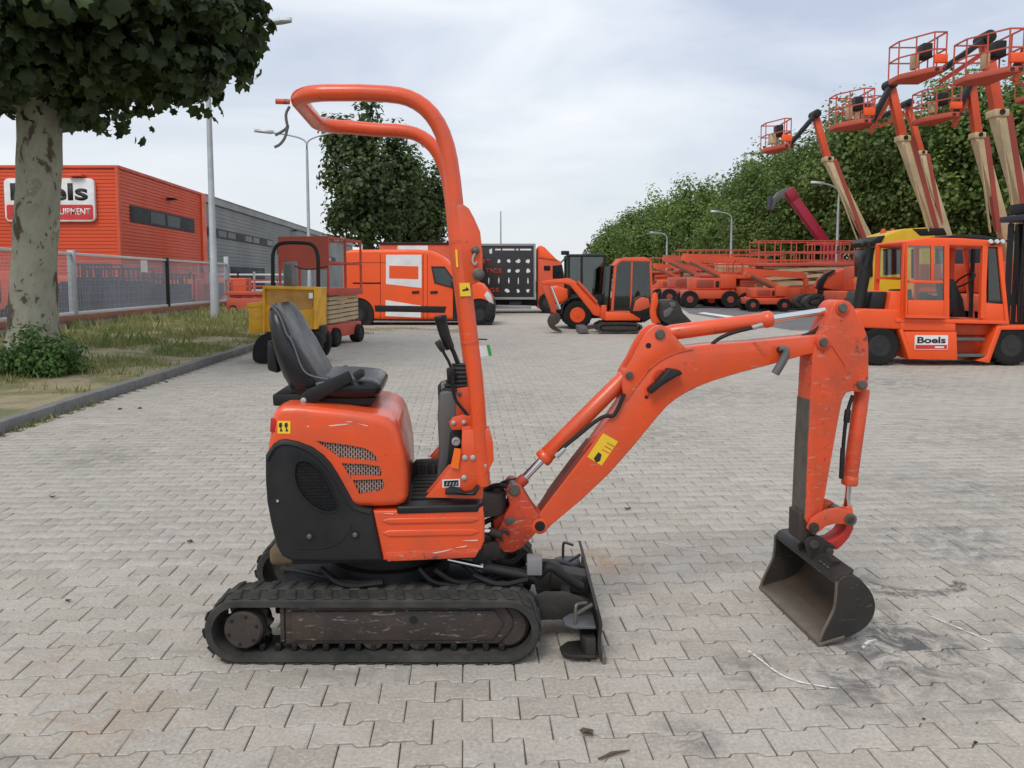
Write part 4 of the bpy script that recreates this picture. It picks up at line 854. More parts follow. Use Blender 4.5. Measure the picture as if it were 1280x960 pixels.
m = MB(); m.tube([U3(a, b, VS-.012) for a, b in chaikin([(832, 464), (824, 462), (818, 470), (817, 480), (821, 484)], 3, False)], .0035, 6); m.tube([U3(a, b, VS-.006) for a, b in ((812, 489), (808, 495))], .0035, 6); ub(m, 'lamp_cable', 'orange_red', lm)
m = MB(); m.lathe([(.008, 0), (.008, -.003), (.002, -.003)], U3(808, 496, VS), 'y', 10); ub(m, 'cable_hole', 'black_paint', boom)
m = MB(); m.lathe([(.012, 0), (.012, -.02), (.004, -.022)], U3(974, 437, VS), 'y', 14); stp = ub(m, 'valve_stub', 'black_paint', boom)
m = MB(); m.tube([U3(a, b, VS-.03) for a, b in chaikin([(974, 436), (981, 435), (983, 442), (977, 454), (969, 467)], 1, False)], [.011, .012, .014, .016, .017, .017, .017, .017][:8], 12); ub(m, 'rubber_cap', 'grey_plastic', stp)
m = MB(); m.prism(UP([(941, 428), (945, 428), (958, 443), (954, 444)], VS), VS-.002, VS+.001); ub(m, 'weld_edge', 'orange_worn', boom)
# boom cylinder
def ucyl(a, b, r_, mat, name, parent, v=VB, n=20, ends=True):
    m = MB(); p0, p1 = Vector(U3(*a, v)), Vector(U3(*b, v)); d = (p1-p0).normalized()
    if ends: m.tube([p0, p0+d*.006, p1-d*.006, p1], [r_*.9, r_, r_, r_*.9], n)
    else: m.cyl(p0, p1, r_, n=n)
    return ub(m, name, mat, parent)
bc = ucyl((681, 571), (781, 471), .0335, 'orange', 'boom_cylinder', ex)
ucyl((677, 575), (684, 568), .037, 'orange', 'gland', bc); ucyl((655, 598), (680, 572), .0165, 'chrome', 'rod', bc, ends=False); ucyl((643, 610), (657, 597), .024, 'orange_red', 'rod_eye', bc)
m = MB(); m.tube([U3(a, b, VS-.01) for a, b in chaikin([(697, 568), (705, 558), (722, 545), (742, 528), (757, 519), (766, 521), (772, 512), (780, 492)], 2, False)], .0085, 8); ub(m, 'hose', 'black_paint', bc)
ucyl((695, 571), (706, 560), .011, 'galvanised', 'hose_fitting', bc, v=VS-.01)
# arm cylinder
ac = ucyl((836, 416), (963, 399), .0325, 'orange', 'arm_cylinder', ex); ucyl((954, 400), (964, 398.7), .0355, 'orange', 'gland', ac)
ucyl((962, 399), (1040, 387.5), .0155, 'chrome', 'rod', ac, ends=False); ucyl((1036, 388.5), (1054, 385), .026, 'orange_red', 'rod_eye', ac); ucyl((822, 418), (840, 415.5), .03, 'orange', 'barrel_eye', ac)
m = MB(); m.tube([U3(a, b, VS+.02) for a, b in chaikin([(890, 430), (900, 422), (918, 415), (935, 411), (948, 408)], 2, False)], .008, 8); ub(m, 'hose', 'black_paint', ac)
ucyl((940, 410), (953, 406), .010, 'galvanised', 'hose_fitting', ac, v=VS+.02)
m = MB(); m.tube([U3(a, b, VB) for a, b in chaikin([(1003, 421), (1016, 416), (1026, 408), (1034, 399), (1040, 395)], 2, False)], .010, 8); ub(m, 'hose', 'black_paint', ac)
# arm
arm_px = [(1037, 396), (1040, 384), (1046, 377), (1054, 375), (1062, 377), (1068, 384), (1072, 395), (1081, 411), (1085, 422), (1086, 434), (1086, 474), (1083, 486), (1076, 491), (1066, 489), (1058, 491), (1053, 500), (1047, 531), (1037, 588), (1028, 640), (1022, 652), (1010, 656), (1006, 648), (1010, 560), (1016, 445), (1022, 425), (1030, 412)]
AT = .060
m = MB(); m.prism(UP(arm_px, VB-AT), VB-AT, VB+AT); arm = ub(m, 'arm', 'orange_worn', bevel=.005, seg=3)
inn = UP([(1006, 650), (1010, 560), (1013.5, 500)], VB-AT)
m = MB(); m.prism([(a-.004, b) for a, b in inn]+[(a+.002, b) for a, b in inn[::-1]], VB-AT+.003, VB+AT-.003); ub(m, 'worn_face', 'bare_steel', arm, .001, 1)
m = MB(); m.prism(UP([(1000, 642), (1012, 640), (1022, 652), (1024, 668), (1010, 682), (999, 676)], VB-AT), VB-AT+.012, VB+AT-.012); ub(m, 'arm_nose', 'dirty_steel', arm, .006)
m = MB(); m.tube([(a, VB-AT-.001, b) for a, b in UP([(1040, 432), (1048, 444), (1056, 456), (1058, 464), (1054, 472)], VB-AT)], .004, 6); ub(m, 'weld_seam', 'orange_worn', arm)
boss(1054, 385, .03, VB-AT-.008, VB+AT+.008, arm, 'orange_worn'); pin(1054, 385, .02, VB-AT-.016, VB+AT+.016, arm)
boss(1030, 428, .03, VB-AT-.012, VB+AT+.012, arm, 'orange_worn'); pin(1030, 428, .019, VB-AT-.02, VB+AT+.02, arm)
boss(1078.5, 481, .024, VB-AT-.006, VB+AT+.006, arm, 'orange_worn'); pin(1078.5, 481, .02, VB-AT-.014, VB+AT+.014, arm)
# bucket cylinder
kc = ucyl((1078, 486), (1062, 602), .031, 'orange_worn', 'bucket_cylinder', ex); ucyl((1063, 594), (1061.5, 606), .034, 'orange_worn', 'gland', kc)
ucyl((1061, 604), (1058.5, 636), .0145, 'chrome', 'rod', kc, ends=False); ucyl((1058, 632), (1062, 652), .022, 'orange_worn', 'rod_eye', kc)
m = MB(); m.tube([U3(a, b, VB-.045) for a, b in chaikin([(1066, 494), (1062, 505), (1058, 520), (1055, 545), (1053, 575), (1052, 592)], 2, False)], .008, 8); ub(m, 'hose', 'black_paint', kc)
ucyl((1053.5, 560), (1051.5, 598), .010, 'black_paint', 'hose_fitting', kc, v=VB-.045); ucyl((1060, 512), (1058, 528), .013, 'black_paint', 'hose_clamp', kc, v=VB-.045)
# links
lk = [(1009, 661), (1014, 649), (1024, 642), (1036, 637), (1050, 635), (1062, 639), (1070, 646), (1069, 655), (1062, 658), (1054, 655), (1042, 655), (1032, 658), (1025, 664), (1017, 668)]
for v0 in (VB-AT-.022, VB+AT+.004):
    m = MB(); m.prism(UP(lk, VB-AT-.02), v0, v0+.018); l1 = ub(m, 'tipping_link', 'orange_worn', bevel=.003)
pin(1018, 660, .022, VB-AT-.03, VB+AT+.03, l1, 'dirty_steel'); boss(1064, 650, .026, VB-AT-.03, VB+AT+.03, l1, 'bare_steel'); pin(1064, 650, .016, VB-AT-.036, VB+AT+.036, l1, 'dirty_steel')
lk2 = [(1058, 650), (1066, 650), (1066, 660), (1060, 672), (1052, 681), (1045, 687), (1034, 684), (1026, 677), (1040, 674), (1050, 667), (1055, 660)]
m = MB(); m.prism(UP(lk2, VB-.03), VB-.04, VB+.04); ub(m, 'bucket_link', 'link_red', bevel=.006)
# bucket
KN, KF = -.392, .186
side_px = [(1024, 808), (1028, 794), (1037, 776), (1044, 762), (1046, 745), (1047, 728), (1055, 720), (1068, 719), (1080, 728), (1090, 741), (1094, 752), (1094.5, 762), (1091, 774), (1081, 786), (1065, 795), (1045, 802)]
side = UP(side_px, KN)
zmin = min(b for a, b in side); side = [(a, b-zmin+.004) for a, b in side]
sh_out = side[5:]+[side[0]]
cen = (sum(a for a, b in side)/len(side), sum(b for a, b in side)/len(side))
def inset(p, d):
    v = Vector((cen[0]-p[0], cen[1]-p[1])); v.normalize(); return (p[0]+v.x*d, p[1]+v.y*d)
sh = chaikin(sh_out, 2, False); sh_in = [inset(p, .012) for p in sh]
m = MB(); m.prism(sh+sh_in[::-1], KN+.012, KF-.012); bk = ub(m, 'bucket', 'rust_inside', smooth=50); bk['label'] = 'black steel grading bucket with a worn bare lip'
bk2 = MB(); shx = [(a+(a-cen[0])*.012, b+(b-cen[1])*.012) for a, b in sh]; bk2.prism(shx[:-3]+sh[:-3][::-1], KN+.012, KF-.012); ub(bk2, 'bucket_back', 'bucket_steel', bk, smooth=50)
for v0, v1 in ((KN, KN+.012), (KF-.012, KF)):
    m = MB(); m.prism(chaikin(side, 1), v0, v1); ub(m, 'side_plate', 'bucket_steel', bk, .002, 1)
    m = MB(); m.tube([(a, (v0+v1)/2, b) for a, b in chaikin(side[:6], 2, False)], .0068, 6); ub(m, 'worn_rim', 'worn_edge', bk)
a, b = side[0]; a2, b2 = side[-1]
m = MB(); d = Vector((a2-a, b2-b)).normalized(); nrm = Vector((-d.y, d.x)); m.prism([(a-.006*d.x, max(b-.006*d.y, .002)), (a+.11*d.x, b+.11*d.y), (a+.11*d.x+nrm.x*.016, b+.11*d.y+nrm.y*.016), (a+nrm.x*.014, b+nrm.y*.014)] if nrm.y > 0 else [(a, b), (a+.11*d.x, b+.11*d.y), (a+.11*d.x-nrm.x*.016, b+.11*d.y-nrm.y*.016), (a-nrm.x*.014, b-nrm.y*.014)], KN-.002, KF+.002); ub(m, 'lip', 'worn_edge', bk, .003)
tu, tz = side[5]; tu2, tz2 = side[7]
m = MB(); m.prism([(tu-.006, tz-.012), (tu+.02, tz+.022), (tu2+.01, tz2+.016), (tu2, tz2-.01), (tu+.02, tz-.02)], KN+.014, KF-.014); ub(m, 'top_beam', 'bucket_steel', bk, .006)
for v0 in (VB-AT-.004, VB+AT-.014):
    m = MB(); m.prism([U(1006, 676, v0), U(1013, 670, v0), U(1024, 670, v0), U(1046, 684, v0), (tu2+.03, tz2+.02), (tu2+.015, tz2-.02), (tu+.01, tz-.01), (tu-.005, tz+.03)], v0, v0+.018); ear = ub(m, 'bucket_ear', 'bucket_steel', bk, .004)
pin(1018, 681, .02, VB-AT-.014, VB+AT+.014, bk, 'dirty_steel'); pin(1038, 690, .016, VB-AT-.014, VB+AT+.014, bk, 'dirty_steel')
m = MB(); m.lathe([(.028, KN+.18), (.028, KN+.10)], (tu+.045, 0, tz+.02), 'y', 18); ub(m, 'weld_tube', 'bucket_steel', bk)
for k in range(3):
    m = MB(); m.box(tu+.01, tu+.05, KN+.10+k*.03, KN+.118+k*.03, tz+.018, tz+.024); ub(m, 'raised_mark', 'bare_steel', bk, .002)

# ================================================================== VEGETATION
def leaf_cloud(name, pts, dirs, size, mat, parent, shape, tone, off):
    """many small leaf faces: pts Nx3, dirs Nx3 facing, one flat lobed outline per leaf folded along its rib"""
    N = len(pts); sh_v, sh_f = shape; nv = len(sh_v)
    d = dirs/np.linalg.norm(dirs, axis=1, keepdims=True)
    h = rng.normal(size=(N, 3)); a = np.cross(d, h); a /= np.linalg.norm(a, axis=1, keepdims=True); b = np.cross(d, a)
    S = np.array(sh_v)*1.0; s = (size*rng.uniform(.65, 1.3, N))[:, None, None]
    V = pts[:, None, :]+s*(S[None, :, 0:1]*a[:, None, :]+S[None, :, 1:2]*b[:, None, :]+S[None, :, 2:3]*d[:, None, :])
    V = V-np.array(off)[None, None, :]
    m = bpy.data.meshes.new(name); m.vertices.add(N*nv); m.vertices.foreach_set('co', V.reshape(-1).astype(np.float32))
    ln = np.array([len(f) for f in sh_f]); fl = np.concatenate([np.array(f) for f in sh_f])
    li = (fl[None]+np.arange(N)[:, None]*nv).reshape(-1); m.loops.add(len(li)); m.loops.foreach_set('vertex_index', li)
    L_ = np.tile(ln, N); st = np.concatenate([[0], np.cumsum(L_)[:-1]]); m.polygons.add(len(L_)); m.polygons.foreach_set('loop_start', st); m.polygons.foreach_set('loop_total', L_)
    m.update(calc_edges=True)
    at_ = m.attributes.new('tone', 'FLOAT', 'FACE'); at_.data.foreach_set('value', np.repeat(tone, len(sh_f)).astype(np.float32))
    m.materials.append(MATS[mat]); o = bpy.data.objects.new(name, m); C.objects.link(o); o.parent = parent
    return o
# five-lobed leaf, simple leaf, blade
LOBED = ([(0, -.46, 0), (.22, -.30, -.05), (.46, -.20, -.16), (.36, .04, -.08), (.44, .30, -.18), (.20, .30, -.05), (0, .56, -.16), (-.20, .30, -.05), (-.44, .30, -.18), (-.36, .04, -.08), (-.46, -.20, -.16), (-.22, -.30, -.05), (0, .0, .05)],
         [(12, i, (i+1) % 12) for i in range(12)])
OVAL = ([(0, -.5, 0), (.3, -.1, -.06), (.2, .3, -.08), (0, .55, -.05), (-.2, .3, -.08), (-.3, -.1, -.06)], [(0, 1, 2, 3), (0, 3, 4, 5)])
QUAD = ([(-.35, -.45, 0), (.4, -.35, .05), (.3, .5, -.04), (-.45, .35, .08)], [(0, 1, 2, 3)])
BLADE = ([(-.045, 0, 0), (.045, 0, 0), (.02, .5, .05), (0, 1, .22)], [(0, 1, 2), (0, 2, 3)])
def clumps(center, rad, ncl, nleaf, seed, shell=.55, cl=.16, squash=None):
    g = np.random.default_rng(seed); c = np.array(center); r = np.array(rad)
    d = g.normal(size=(ncl, 3)); d /= np.linalg.norm(d, axis=1, keepdims=True)
    rad_ = (shell+(1-shell)*g.random(ncl))**.8; wob = 1+.16*np.sin(d[:, 0]*5+seed)*np.cos(d[:, 2]*4+seed*2)+.05*g.normal(size=ncl)
    cc = d*(rad_*wob)[:, None]*r
    k = g.integers(0, ncl, nleaf); p = cc[k]+np.clip(g.normal(size=(nleaf, 3)), -1.7, 1.7)*r*cl
    out_ = p/np.linalg.norm(p/r, axis=1, keepdims=True)
    o_ = p-cc[k]; n_ = o_/(np.linalg.norm(o_, axis=1, keepdims=True)+1e-6)*.75+p/np.linalg.norm(p, axis=1, keepdims=True)*.4+np.array([0, 0, .45])+g.normal(size=(nleaf, 3))*.4
    tone = np.clip(.45+.24*g.normal(size=ncl)[k]+.17*g.normal(size=nleaf), 0, 1)
    return p+c, n_, tone, cc+c
def trunk_mesh(base, top, r0, r1, bend=0.1, n=16, seed=1, flare=1.35):
    g = random.Random(seed); b, t = Vector(base), Vector(top); P, rr = [], []
    for k in range(14):
        f = k/13; p = b.lerp(t, f)+Vector((math.sin(f*5+seed)*bend*f*(1-f), math.cos(f*4+seed)*bend*f*(1-f), 0)); P.append(p)
        r_ = r0+(r1-r0)*f; r_ *= 1+(flare-1)*math.exp(-f*9); rr.append(r_*g.uniform(.97, 1.03))
    return MB().tube(P, rr, n)
def limbs(mb, start, ends, r0, seed, n=8):
    g = random.Random(seed)
    for e in ends:
        s, e = Vector(start), Vector(e); mid = s.lerp(e, .5)+Vector((g.uniform(-.2, .2), g.uniform(-.2, .2), g.uniform(0, .35)))*(e-s).length*.4
        P = [s.lerp(mid, t).lerp(mid.lerp(e, t), t) for t in [k/7 for k in range(8)]]
        mb.tube(P, [r0*(1-.9*k/7) for k in range(8)], n)

# big plane tree on the verge
tb = gnd(42, 462, .085); tb.z = .06
plane_t = empty('plane_tree', tb, 0, 'large plane tree with mottled pale bark on the verge', 'tree')
Yt = tb.y; top = at(50, 140, Yt)
m = trunk_mesh(tb, (top.x, Yt, top.z+.2), .315, .292, .10, 26, 3, 1.5); tr = m.build('trunk', 'bark_plane', plane_t, smooth=60)
cc = Vector((top.x-.1, Yt+.1, 7.6)); pts, nrm, tone, cl = clumps(cc, (5.0, 4.9, 3.9), 260, 30000, 11, .30, .085)
p2, n2, t2, cl2 = clumps((top.x+1.7, Yt-.3, 5.35), (2.7, 2.2, 1.05), 70, 5200, 12, .2, .13)
p3, n3, t3, cl3 = clumps((top.x-.2, Yt-.5, 4.45), (1.7, 1.6, .80), 48, 4200, 13, .15, .17)
p4, n4, t4, cl4 = clumps((at(285, 100, Yt).x, Yt-.2, at(285, 96, Yt).z), (.55, .5, .12), 9, 90, 14, .1, .3)
pts, nrm, tone = np.concatenate([pts, p2, p3, p4]), np.concatenate([nrm, n2, n3, n4]), np.concatenate([tone, t2, t3, t4])
XR, ZB = at(306, 60, Yt).x, at(40, 166, Yt).z
keep = []
for p in pts:                                             # the crown's uneven skirt: higher away from the trunk, ending over the lamp
    q = p[0]-top.x; w_ = .22*math.sin(p[0]*3.1+p[1])+.16*math.sin(p[0]*7.3-p[1]*2.2)+.12*math.sin(p[1]*5.1)
    keep.append(p[2] > ZB+min(abs(q), 2.2)*.24+max(0, abs(q)-2.2)*.10+w_*1.2 and p[0] < XR-max(0, p[1]-Yt)*.42+.30*math.sin(p[2]*2.7)+.2*math.sin(p[1]*3.3+p[2]*5))
keep = np.array(keep); pts, nrm, tone = pts[keep], nrm[keep], tone[keep]
vis = [(-np.linalg.norm(p-np.array(EYE)), i) for i, p in enumerate(pts) if (lambda q: 0 < q[0] < 1280 and 0 < q[1] < 200)(proj(p))]
vis.sort(reverse=True); sel = set(i for _, i in vis[:280]); mask = np.array([i not in sel for i in range(len(pts))])
leaf_cloud('crown', pts[mask], nrm[mask], .20, 'leaf_plane', plane_t, LOBED, tone[mask], tb)['kind'] = 'stuff'
lvars = []
for k in range(6):
    o = leaf_cloud('leaf', np.zeros((1, 3)), np.array([[0, 0, 1.]]), .20, 'leaf_plane', plane_t, LOBED, np.array([.05+.10*k]), (0, 0, 0)); lvars.append(o.data); bpy.data.objects.remove(o)
for i in sorted(sel):
    q = Vector(nrm[i]).to_track_quat('Z', 'Y').to_matrix().to_4x4() @ Matrix.Rotation(random.uniform(0, 6.28), 4, 'Z')
    link_mesh('leaf', lvars[i % 6], plane_t, Matrix.Translation(Vector(pts[i])-tb) @ q)
m = MB(); ends = [tuple(c) for c in list(cl[::9])+list(cl2[::7])+list(cl3[::8]) if c[0] < XR-1.0-max(0, c[1]-Yt)*.42 and c[2] > ZB+.7]
limbs(m, (top.x, Yt, top.z+.1), ends, .14, 5); m.build('limbs', 'bark_plane', plane_t)
# shrub at its foot
sp = gnd(62, 468, .085); bush = empty('shrub', sp, 0, 'dense dark green shrub at the foot of the plane tree', 'shrub')
p, nn_, t_, cl = clumps((sp.x, sp.y-.1, .36), (.68, .5, .42), 60, 3600, 21, .3, .16)
p1, nn1, t1, _c = clumps((sp.x-.75, sp.y-.1, .25), (.5, .4, .28), 30, 1200, 22, .3, .2)
p, nn_, t_ = np.concatenate([p, p1]), np.concatenate([nn_, nn1]), np.concatenate([t_, t1]); k = p[:, 2] > .085
leaf_cloud('foliage', p[k], nn_[k], .062, 'leaf_bush', bush, OVAL, t_[k], sp)['kind'] = 'stuff'
m = MB(); limbs(m, (sp.x, sp.y, .06), [tuple(c) for c in cl[::5]], .018, 6, 6); m.build('stems', 'bark_dark', bush)
# grass and weeds on the verge
def grass(name, n_, s0, s1, r0, r1, hgt, seed, thr=.0, par=None, z=.085, tonec=.5, clump=0.0):
    g = np.random.default_rng(seed); s = g.uniform(s0, s1, n_*3); r = g.uniform(r0, r1, n_*3)
    f = np.sin(s*1.9+r*1.3)+np.sin(s*.7-r*2.1+1)+.8*np.sin(s*4.3+r*3.7)+.6*g.normal(size=len(s)); k = f > thr; s, r = s[k][:n_], r[k][:n_]
    P = np.array(KA)[None]+s[:, None]*np.array(YD)[None]+r[:, None]*np.array(YN)[None]; P[:, 2] = z
    N = len(P); d = np.stack([g.normal(size=N)*.4, g.normal(size=N)*.4, np.zeros(N)], 1)
    nv = 4; S = np.array(BLADE[0]); h = hgt*g.uniform(.5, 1.5, N); az = g.uniform(0, 6.28, N); ax = np.stack([np.cos(az), np.sin(az), 0*az], 1); bx = np.stack([-np.sin(az), np.cos(az), 0*az], 1)
    V = P[:, None]+(.35*ax[:, None]*S[None, :, 0:1]*.5*(h[:, None, None]/.25+.6)+np.array([0, 0, 1.])[None, None]*S[None, :, 1:2]*h[:, None, None]+(bx[:, None]+d[:, None])*S[None, :, 2:3]*h[:, None, None]*1.6)
    m = bpy.data.meshes.new(name); m.vertices.add(N*nv); m.vertices.foreach_set('co', V.reshape(-1))
    li = (np.array([0, 1, 2, 0, 2, 3])[None]+np.arange(N)[:, None]*nv).reshape(-1); m.loops.add(len(li)); m.loops.foreach_set('vertex_index', li)
    m.polygons.add(2*N); m.polygons.foreach_set('loop_start', np.arange(2*N)*3); m.polygons.foreach_set('loop_total', np.full(2*N, 3)); m.update(calc_edges=True)
    tn = np.clip(tonec+.3*g.normal(size=N)+.12*np.sin(s*.8+r), 0, 1); a = m.attributes.new('tone', 'FLOAT', 'FACE'); a.data.foreach_set('value', np.repeat(tn, 2).astype(np.float32))
    m.materials.append(MATS['grass']); o = bpy.data.objects.new(name, m); C.objects.link(o); o.parent = par
    return o
tag(grass('grass', 52000, 2, 31, -9, -.2, .085, 31, .15, tonec=.42), 'patchy dry grass growing on the verge behind the kerb', 'grass', kind='stuff')
tag(grass('tall_grass', 9000, 7, 31, -8.5, -1.2, .24, 32, 1.0, tonec=.55), 'taller straw coloured grass near the mesh fence', 'grass', kind='stuff')
tag(grass('joint_weeds', 1500, -3, 30, -.02, .12, .05, 33, 1.3, z=0, tonec=.35), 'thin weeds along the foot of the kerb', 'weeds', kind='stuff')
P0 = gnd(505, 414); s_, r_ = (P0-KA).dot(YD), (P0-KA).dot(YN)
tag(grass('dry_weeds', 2600, s_-1.2, s_+1.6, r_-1.6, r_+1.9, .035, 34, .3, z=0, tonec=.85), 'flat dry weeds growing between the stones before the van', 'weeds', kind='stuff')

def tree(name, label, base, h, rw, rh, mat, seed, group=None, nl=5200, ls=.42, trunk_r=.2, ncl=110, crown_lo=None):
    t = empty(name, base, 0, label, 'tree', group); lo = h-2*rh if crown_lo is None else crown_lo
    m = trunk_mesh(base, (base[0], base[1], lo+rh*1.2), trunk_r, trunk_r*.45, .3, 10, seed); c = (base[0], base[1], lo+rh)
    p, nn_, t_, cl = clumps(c, (rw, rw, rh), ncl, nl, seed, .42, .13)
    limbs(m, (base[0], base[1], lo+rh*.25), [tuple(q) for q in cl[::10]], trunk_r*.5, seed, 6)
    m.build('trunk', 'bark_dark', t)
    leaf_cloud('crown', p, nn_, ls, mat, t, QUAD, t_, base)['kind'] = 'stuff'
    return t
b = at(462, 350, 44); tree('round_tree', 'dark leafy tree with rounded crown behind the orange van', (b.x, b.y, 0), 11.3, 2.55, 3.9, 'leaf_dark', 41, nl=15000, ls=.22, trunk_r=.42, crown_lo=3.3)
b = at(526, 350, 50); tree('round_tree', 'lower dark tree beside the round crowned tree, behind the orange van', (b.x, b.y, 0), 9.0, 1.9, 3.2, 'leaf_dark', 42, nl=10000, ls=.22, trunk_r=.35, crown_lo=2.6)
# row of tall trees along the right side of the yard
row = [(1345, 70, 33), (1250, 92, 38), (1160, 118, 42.5), (1085, 140, 48), (1022, 158, 54), (968, 180, 61), (925, 205, 69), (888, 226, 78), (858, 236, 88), (826, 248, 98), (798, 256, 108), (776, 272, 118)]
ROWL = ['tall green tree standing past the forklift mast, nearest of the long row', 'tall green tree behind the forklift mast', 'tall green tree behind the forklift cab roof', 'tall green tree behind the yellow lorry cab', 'tall green tree behind the boom of the lowest raised basket', 'tall green tree behind the head of the magenta boom',
        'tall green tree behind the lamp above the tan deck', 'tall green tree between the two far lamps of the row', 'tall green tree behind the short armed far lamp', 'tall green tree above the black bucket on the orange arm', 'tall green tree behind the compact excavator cab', 'tall green tree second from the far dark end of the row']
for k, (x, yt, Y) in enumerate(row):
    b = at(x, 350, Y); h = at(x, yt, Y).z; hw = (2.7+.25*(k % 3)) if k < 3 else 3.6+.3*(k % 2)
    lo = 2.8 if k < 4 else 1.2
    tree('row_tree', ROWL[k], (b.x, b.y, 0), h, hw*1.12, (h-lo)/2, 'leaf_row', 60+k, 'row of tall trees behind the machines', nl=26000 if k < 6 else 13000, ls=.19 if k < 6 else .27, trunk_r=.24, crown_lo=lo, ncl=170)
for k, (x, yt, Y) in enumerate([(1300, 210, 60), (1225, 225, 64), (1120, 250, 70)]):
    b = at(x, 350, Y); h = at(x, yt, Y).z; tree('back_tree', ['lower green tree behind the trunks past the forklift mast', 'lower green tree seen beneath the crowns above the forklift cab', 'lower green tree seen beneath the crowns above the yellow cab'][k], (b.x, b.y, 0), h, 4.4, (h-1.5)/2, 'leaf_row', 90+k, 'lower trees behind the tall row', nl=3000, ls=.5, trunk_r=.2, crown_lo=1.5)
b = at(755, 350, 128); tree('row_tree', 'smallest dark tree at the far end of the tall row', (b.x, b.y, 0), at(755, 285, 128).z, 3.0, 4.2, 'leaf_dark', 99, nl=2600, ls=.5, trunk_r=.25, crown_lo=1.0)

# ================================================================== WAREHOUSE
BC = at(147, 207, 44); BH = BC.z; BD = YD.copy(); BN = YN.copy()
ware = empty('warehouse', (BC.x, BC.y, 0), 0, 'low industrial hall with orange ribbed front block and grey rear wing', 'building')
def face(px_, py_):                                       # on the long side wall -> (distance from corner, height)
    q = onplane(px_, py_, BC, BN); return ((q-BC).dot(BD), q.z)
def fw(s, z, d=0.0): p = BC+BD*s+BN*d; return (p.x, p.y, z)
def ribbed(name, p0, p1, nrm_, z0, z1, mat, pitch=.2, depth=.035):
    m = MB(); p0, p1 = Vector(p0), Vector(p1); n_ = int((z1-z0)/pitch); vs = []
    for k in range(n_):
        za = z0+k*(z1-z0)/n_; zb_ = z0+(k+1)*(z1-z0)/n_
        for (z, d) in ((za, 0), (za+(zb_-za)*.62, 0), (za+(zb_-za)*.74, -depth), (za+(zb_-za)*.94, -depth)):
            for p in (p0, p1): vs.append((p.x+nrm_.x*d, p.y+nrm_.y*d, z))
    k = len(vs)//2; m.add(vs, [(2*i, 2*i+1, 2*i+3, 2*i+2) for i in range(k-1)])
    return m.build(name, mat, ware, smooth=0)
s_or = face(252, 300)[0]; s_end = 92.0
FX = at(-260, 300, BC.y).x; fn = Vector((0, -1, 0))
ribbed('front_cladding', (FX, BC.y, 0), (BC.x-.12, BC.y, 0), fn, 0, BH-.15, 'cladding_orange')
ribbed('side_cladding', fw(.12, 0), fw(s_or, 0), BN, 0, BH-.15, 'cladding_orange')
ribbed('grey_cladding', fw(s_or+.5, 0, -.1), fw(s_end, 0, -.1), BN, 0, BH-.55, 'cladding_grey', .3, .02)
m = MB(); q = fw(s_end, 0, -.6); m.add([(FX, BC.y+.1, 0), (BC.x-.5, BC.y+.1, 0), q, (FX, q[1], 0), (FX, BC.y+.1, BH-.2), (BC.x-.5, BC.y+.1, BH-.2), (q[0], q[1], BH-.2), (FX, q[1], BH-.2)], [(0,3,2,1),(4,5,6,7),(0,1,5,4),(1,2,6,5),(2,3,7,6),(3,0,4,7)]); m.build('core', 'trim_grey', ware, smooth=0)
m = MB(); m.box(FX, BC.x+.06, BC.y-.08, BC.y+.3, BH-.15, BH+.02); m.build('parapet', 'orange_far', ware, .02)
def sidebox(name, s0, s1, z0, z1, d0, d1, mat, parent=None, bev=0.0):
    m = MB(); vs = [fw(s0, z0, d0), fw(s1, z0, d0), fw(s1, z0, d1), fw(s0, z0, d1), fw(s0, z1, d0), fw(s1, z1, d0), fw(s1, z1, d1), fw(s0, z1, d1)]
    m.add(vs, [(0,3,2,1),(4,5,6,7),(0,1,5,4),(1,2,6,5),(2,3,7,6),(3,0,4,7)]); return m.build(name, mat, parent or ware, bev)
sidebox('parapet', .06, s_or, BH-.15, BH+.02, -.3, .06, 'orange_far'); sidebox('corner_trim', -.12, .14, 0, BH-.14, -.12, .025, 'orange_far')
sidebox('pilaster', s_or, s_or+.9, 0, BH+.0, -.3, .10, 'orange_bright')
sidebox('grey_fascia', s_or+.9, s_end, BH-.55, BH-.02, -.4, .05, 'trim_grey'); sidebox('roof_edge', s_or+.9, s_end, BH-.02, BH+.04, -.4, .10, 'trim_grey')
def strip_window(a, b, npan, fd=.03):
    (s0, z1), (s1, z0) = face(*a), face(*b); f = sidebox('window', s0, s1, z0, z1, -.1, fd, 'black_paint')
    w = (s1-s0)/npan
    for k in range(npan): sidebox('pane', s0+k*w+w*.08, s0+(k+1)*w-w*.08, z0+.12, z1-.12, fd, fd+.012, 'window_dark' if k % 3 else 'blind', f)
paint('blind', (0.05, 0.052, 0.056), 0.5, 0.2, sc=1, spec=0.1)
strip_window((162, 256), (243, 291), 4)
s0 = face(259, 281); s1 = face(340, 306)
strip_window((259, 283), (342, 309), 8, -.05)
(s0, z1), (s1, z0) = face(346, 309), face(428, 335); strip_window((348, 310), (420, 328), 10, -.05)
(s0, z1) = face(290, 333); (s1, z0) = face(332, 352); d_ = sidebox('loading_door', s0, s1, 0, z1, -.1, -.06, 'dark_clutter')
for k in range(5): sidebox('door_panel', s0+.2, s1-.2, .15+k*(z1-.3)/5, .05+(k+1)*(z1-.3)/5, -.06, -.03, 'dark_clutter', d_, .02)
for (x, y) in ((208, 248), (365, 288)):
    (s_, z_) = face(x, y); sidebox('wall_lamp', s_, s_+.7, z_-.06, z_+.06, 0, .5, 'black_paint', None, .02)
c = at(97, 220, BC.y-.1); MB().box(c.x-.4, c.x+.4, BC.y-.45, BC.y, c.z-.05, c.z+.08).build('sign_lamp', 'orange_far', ware, .02)
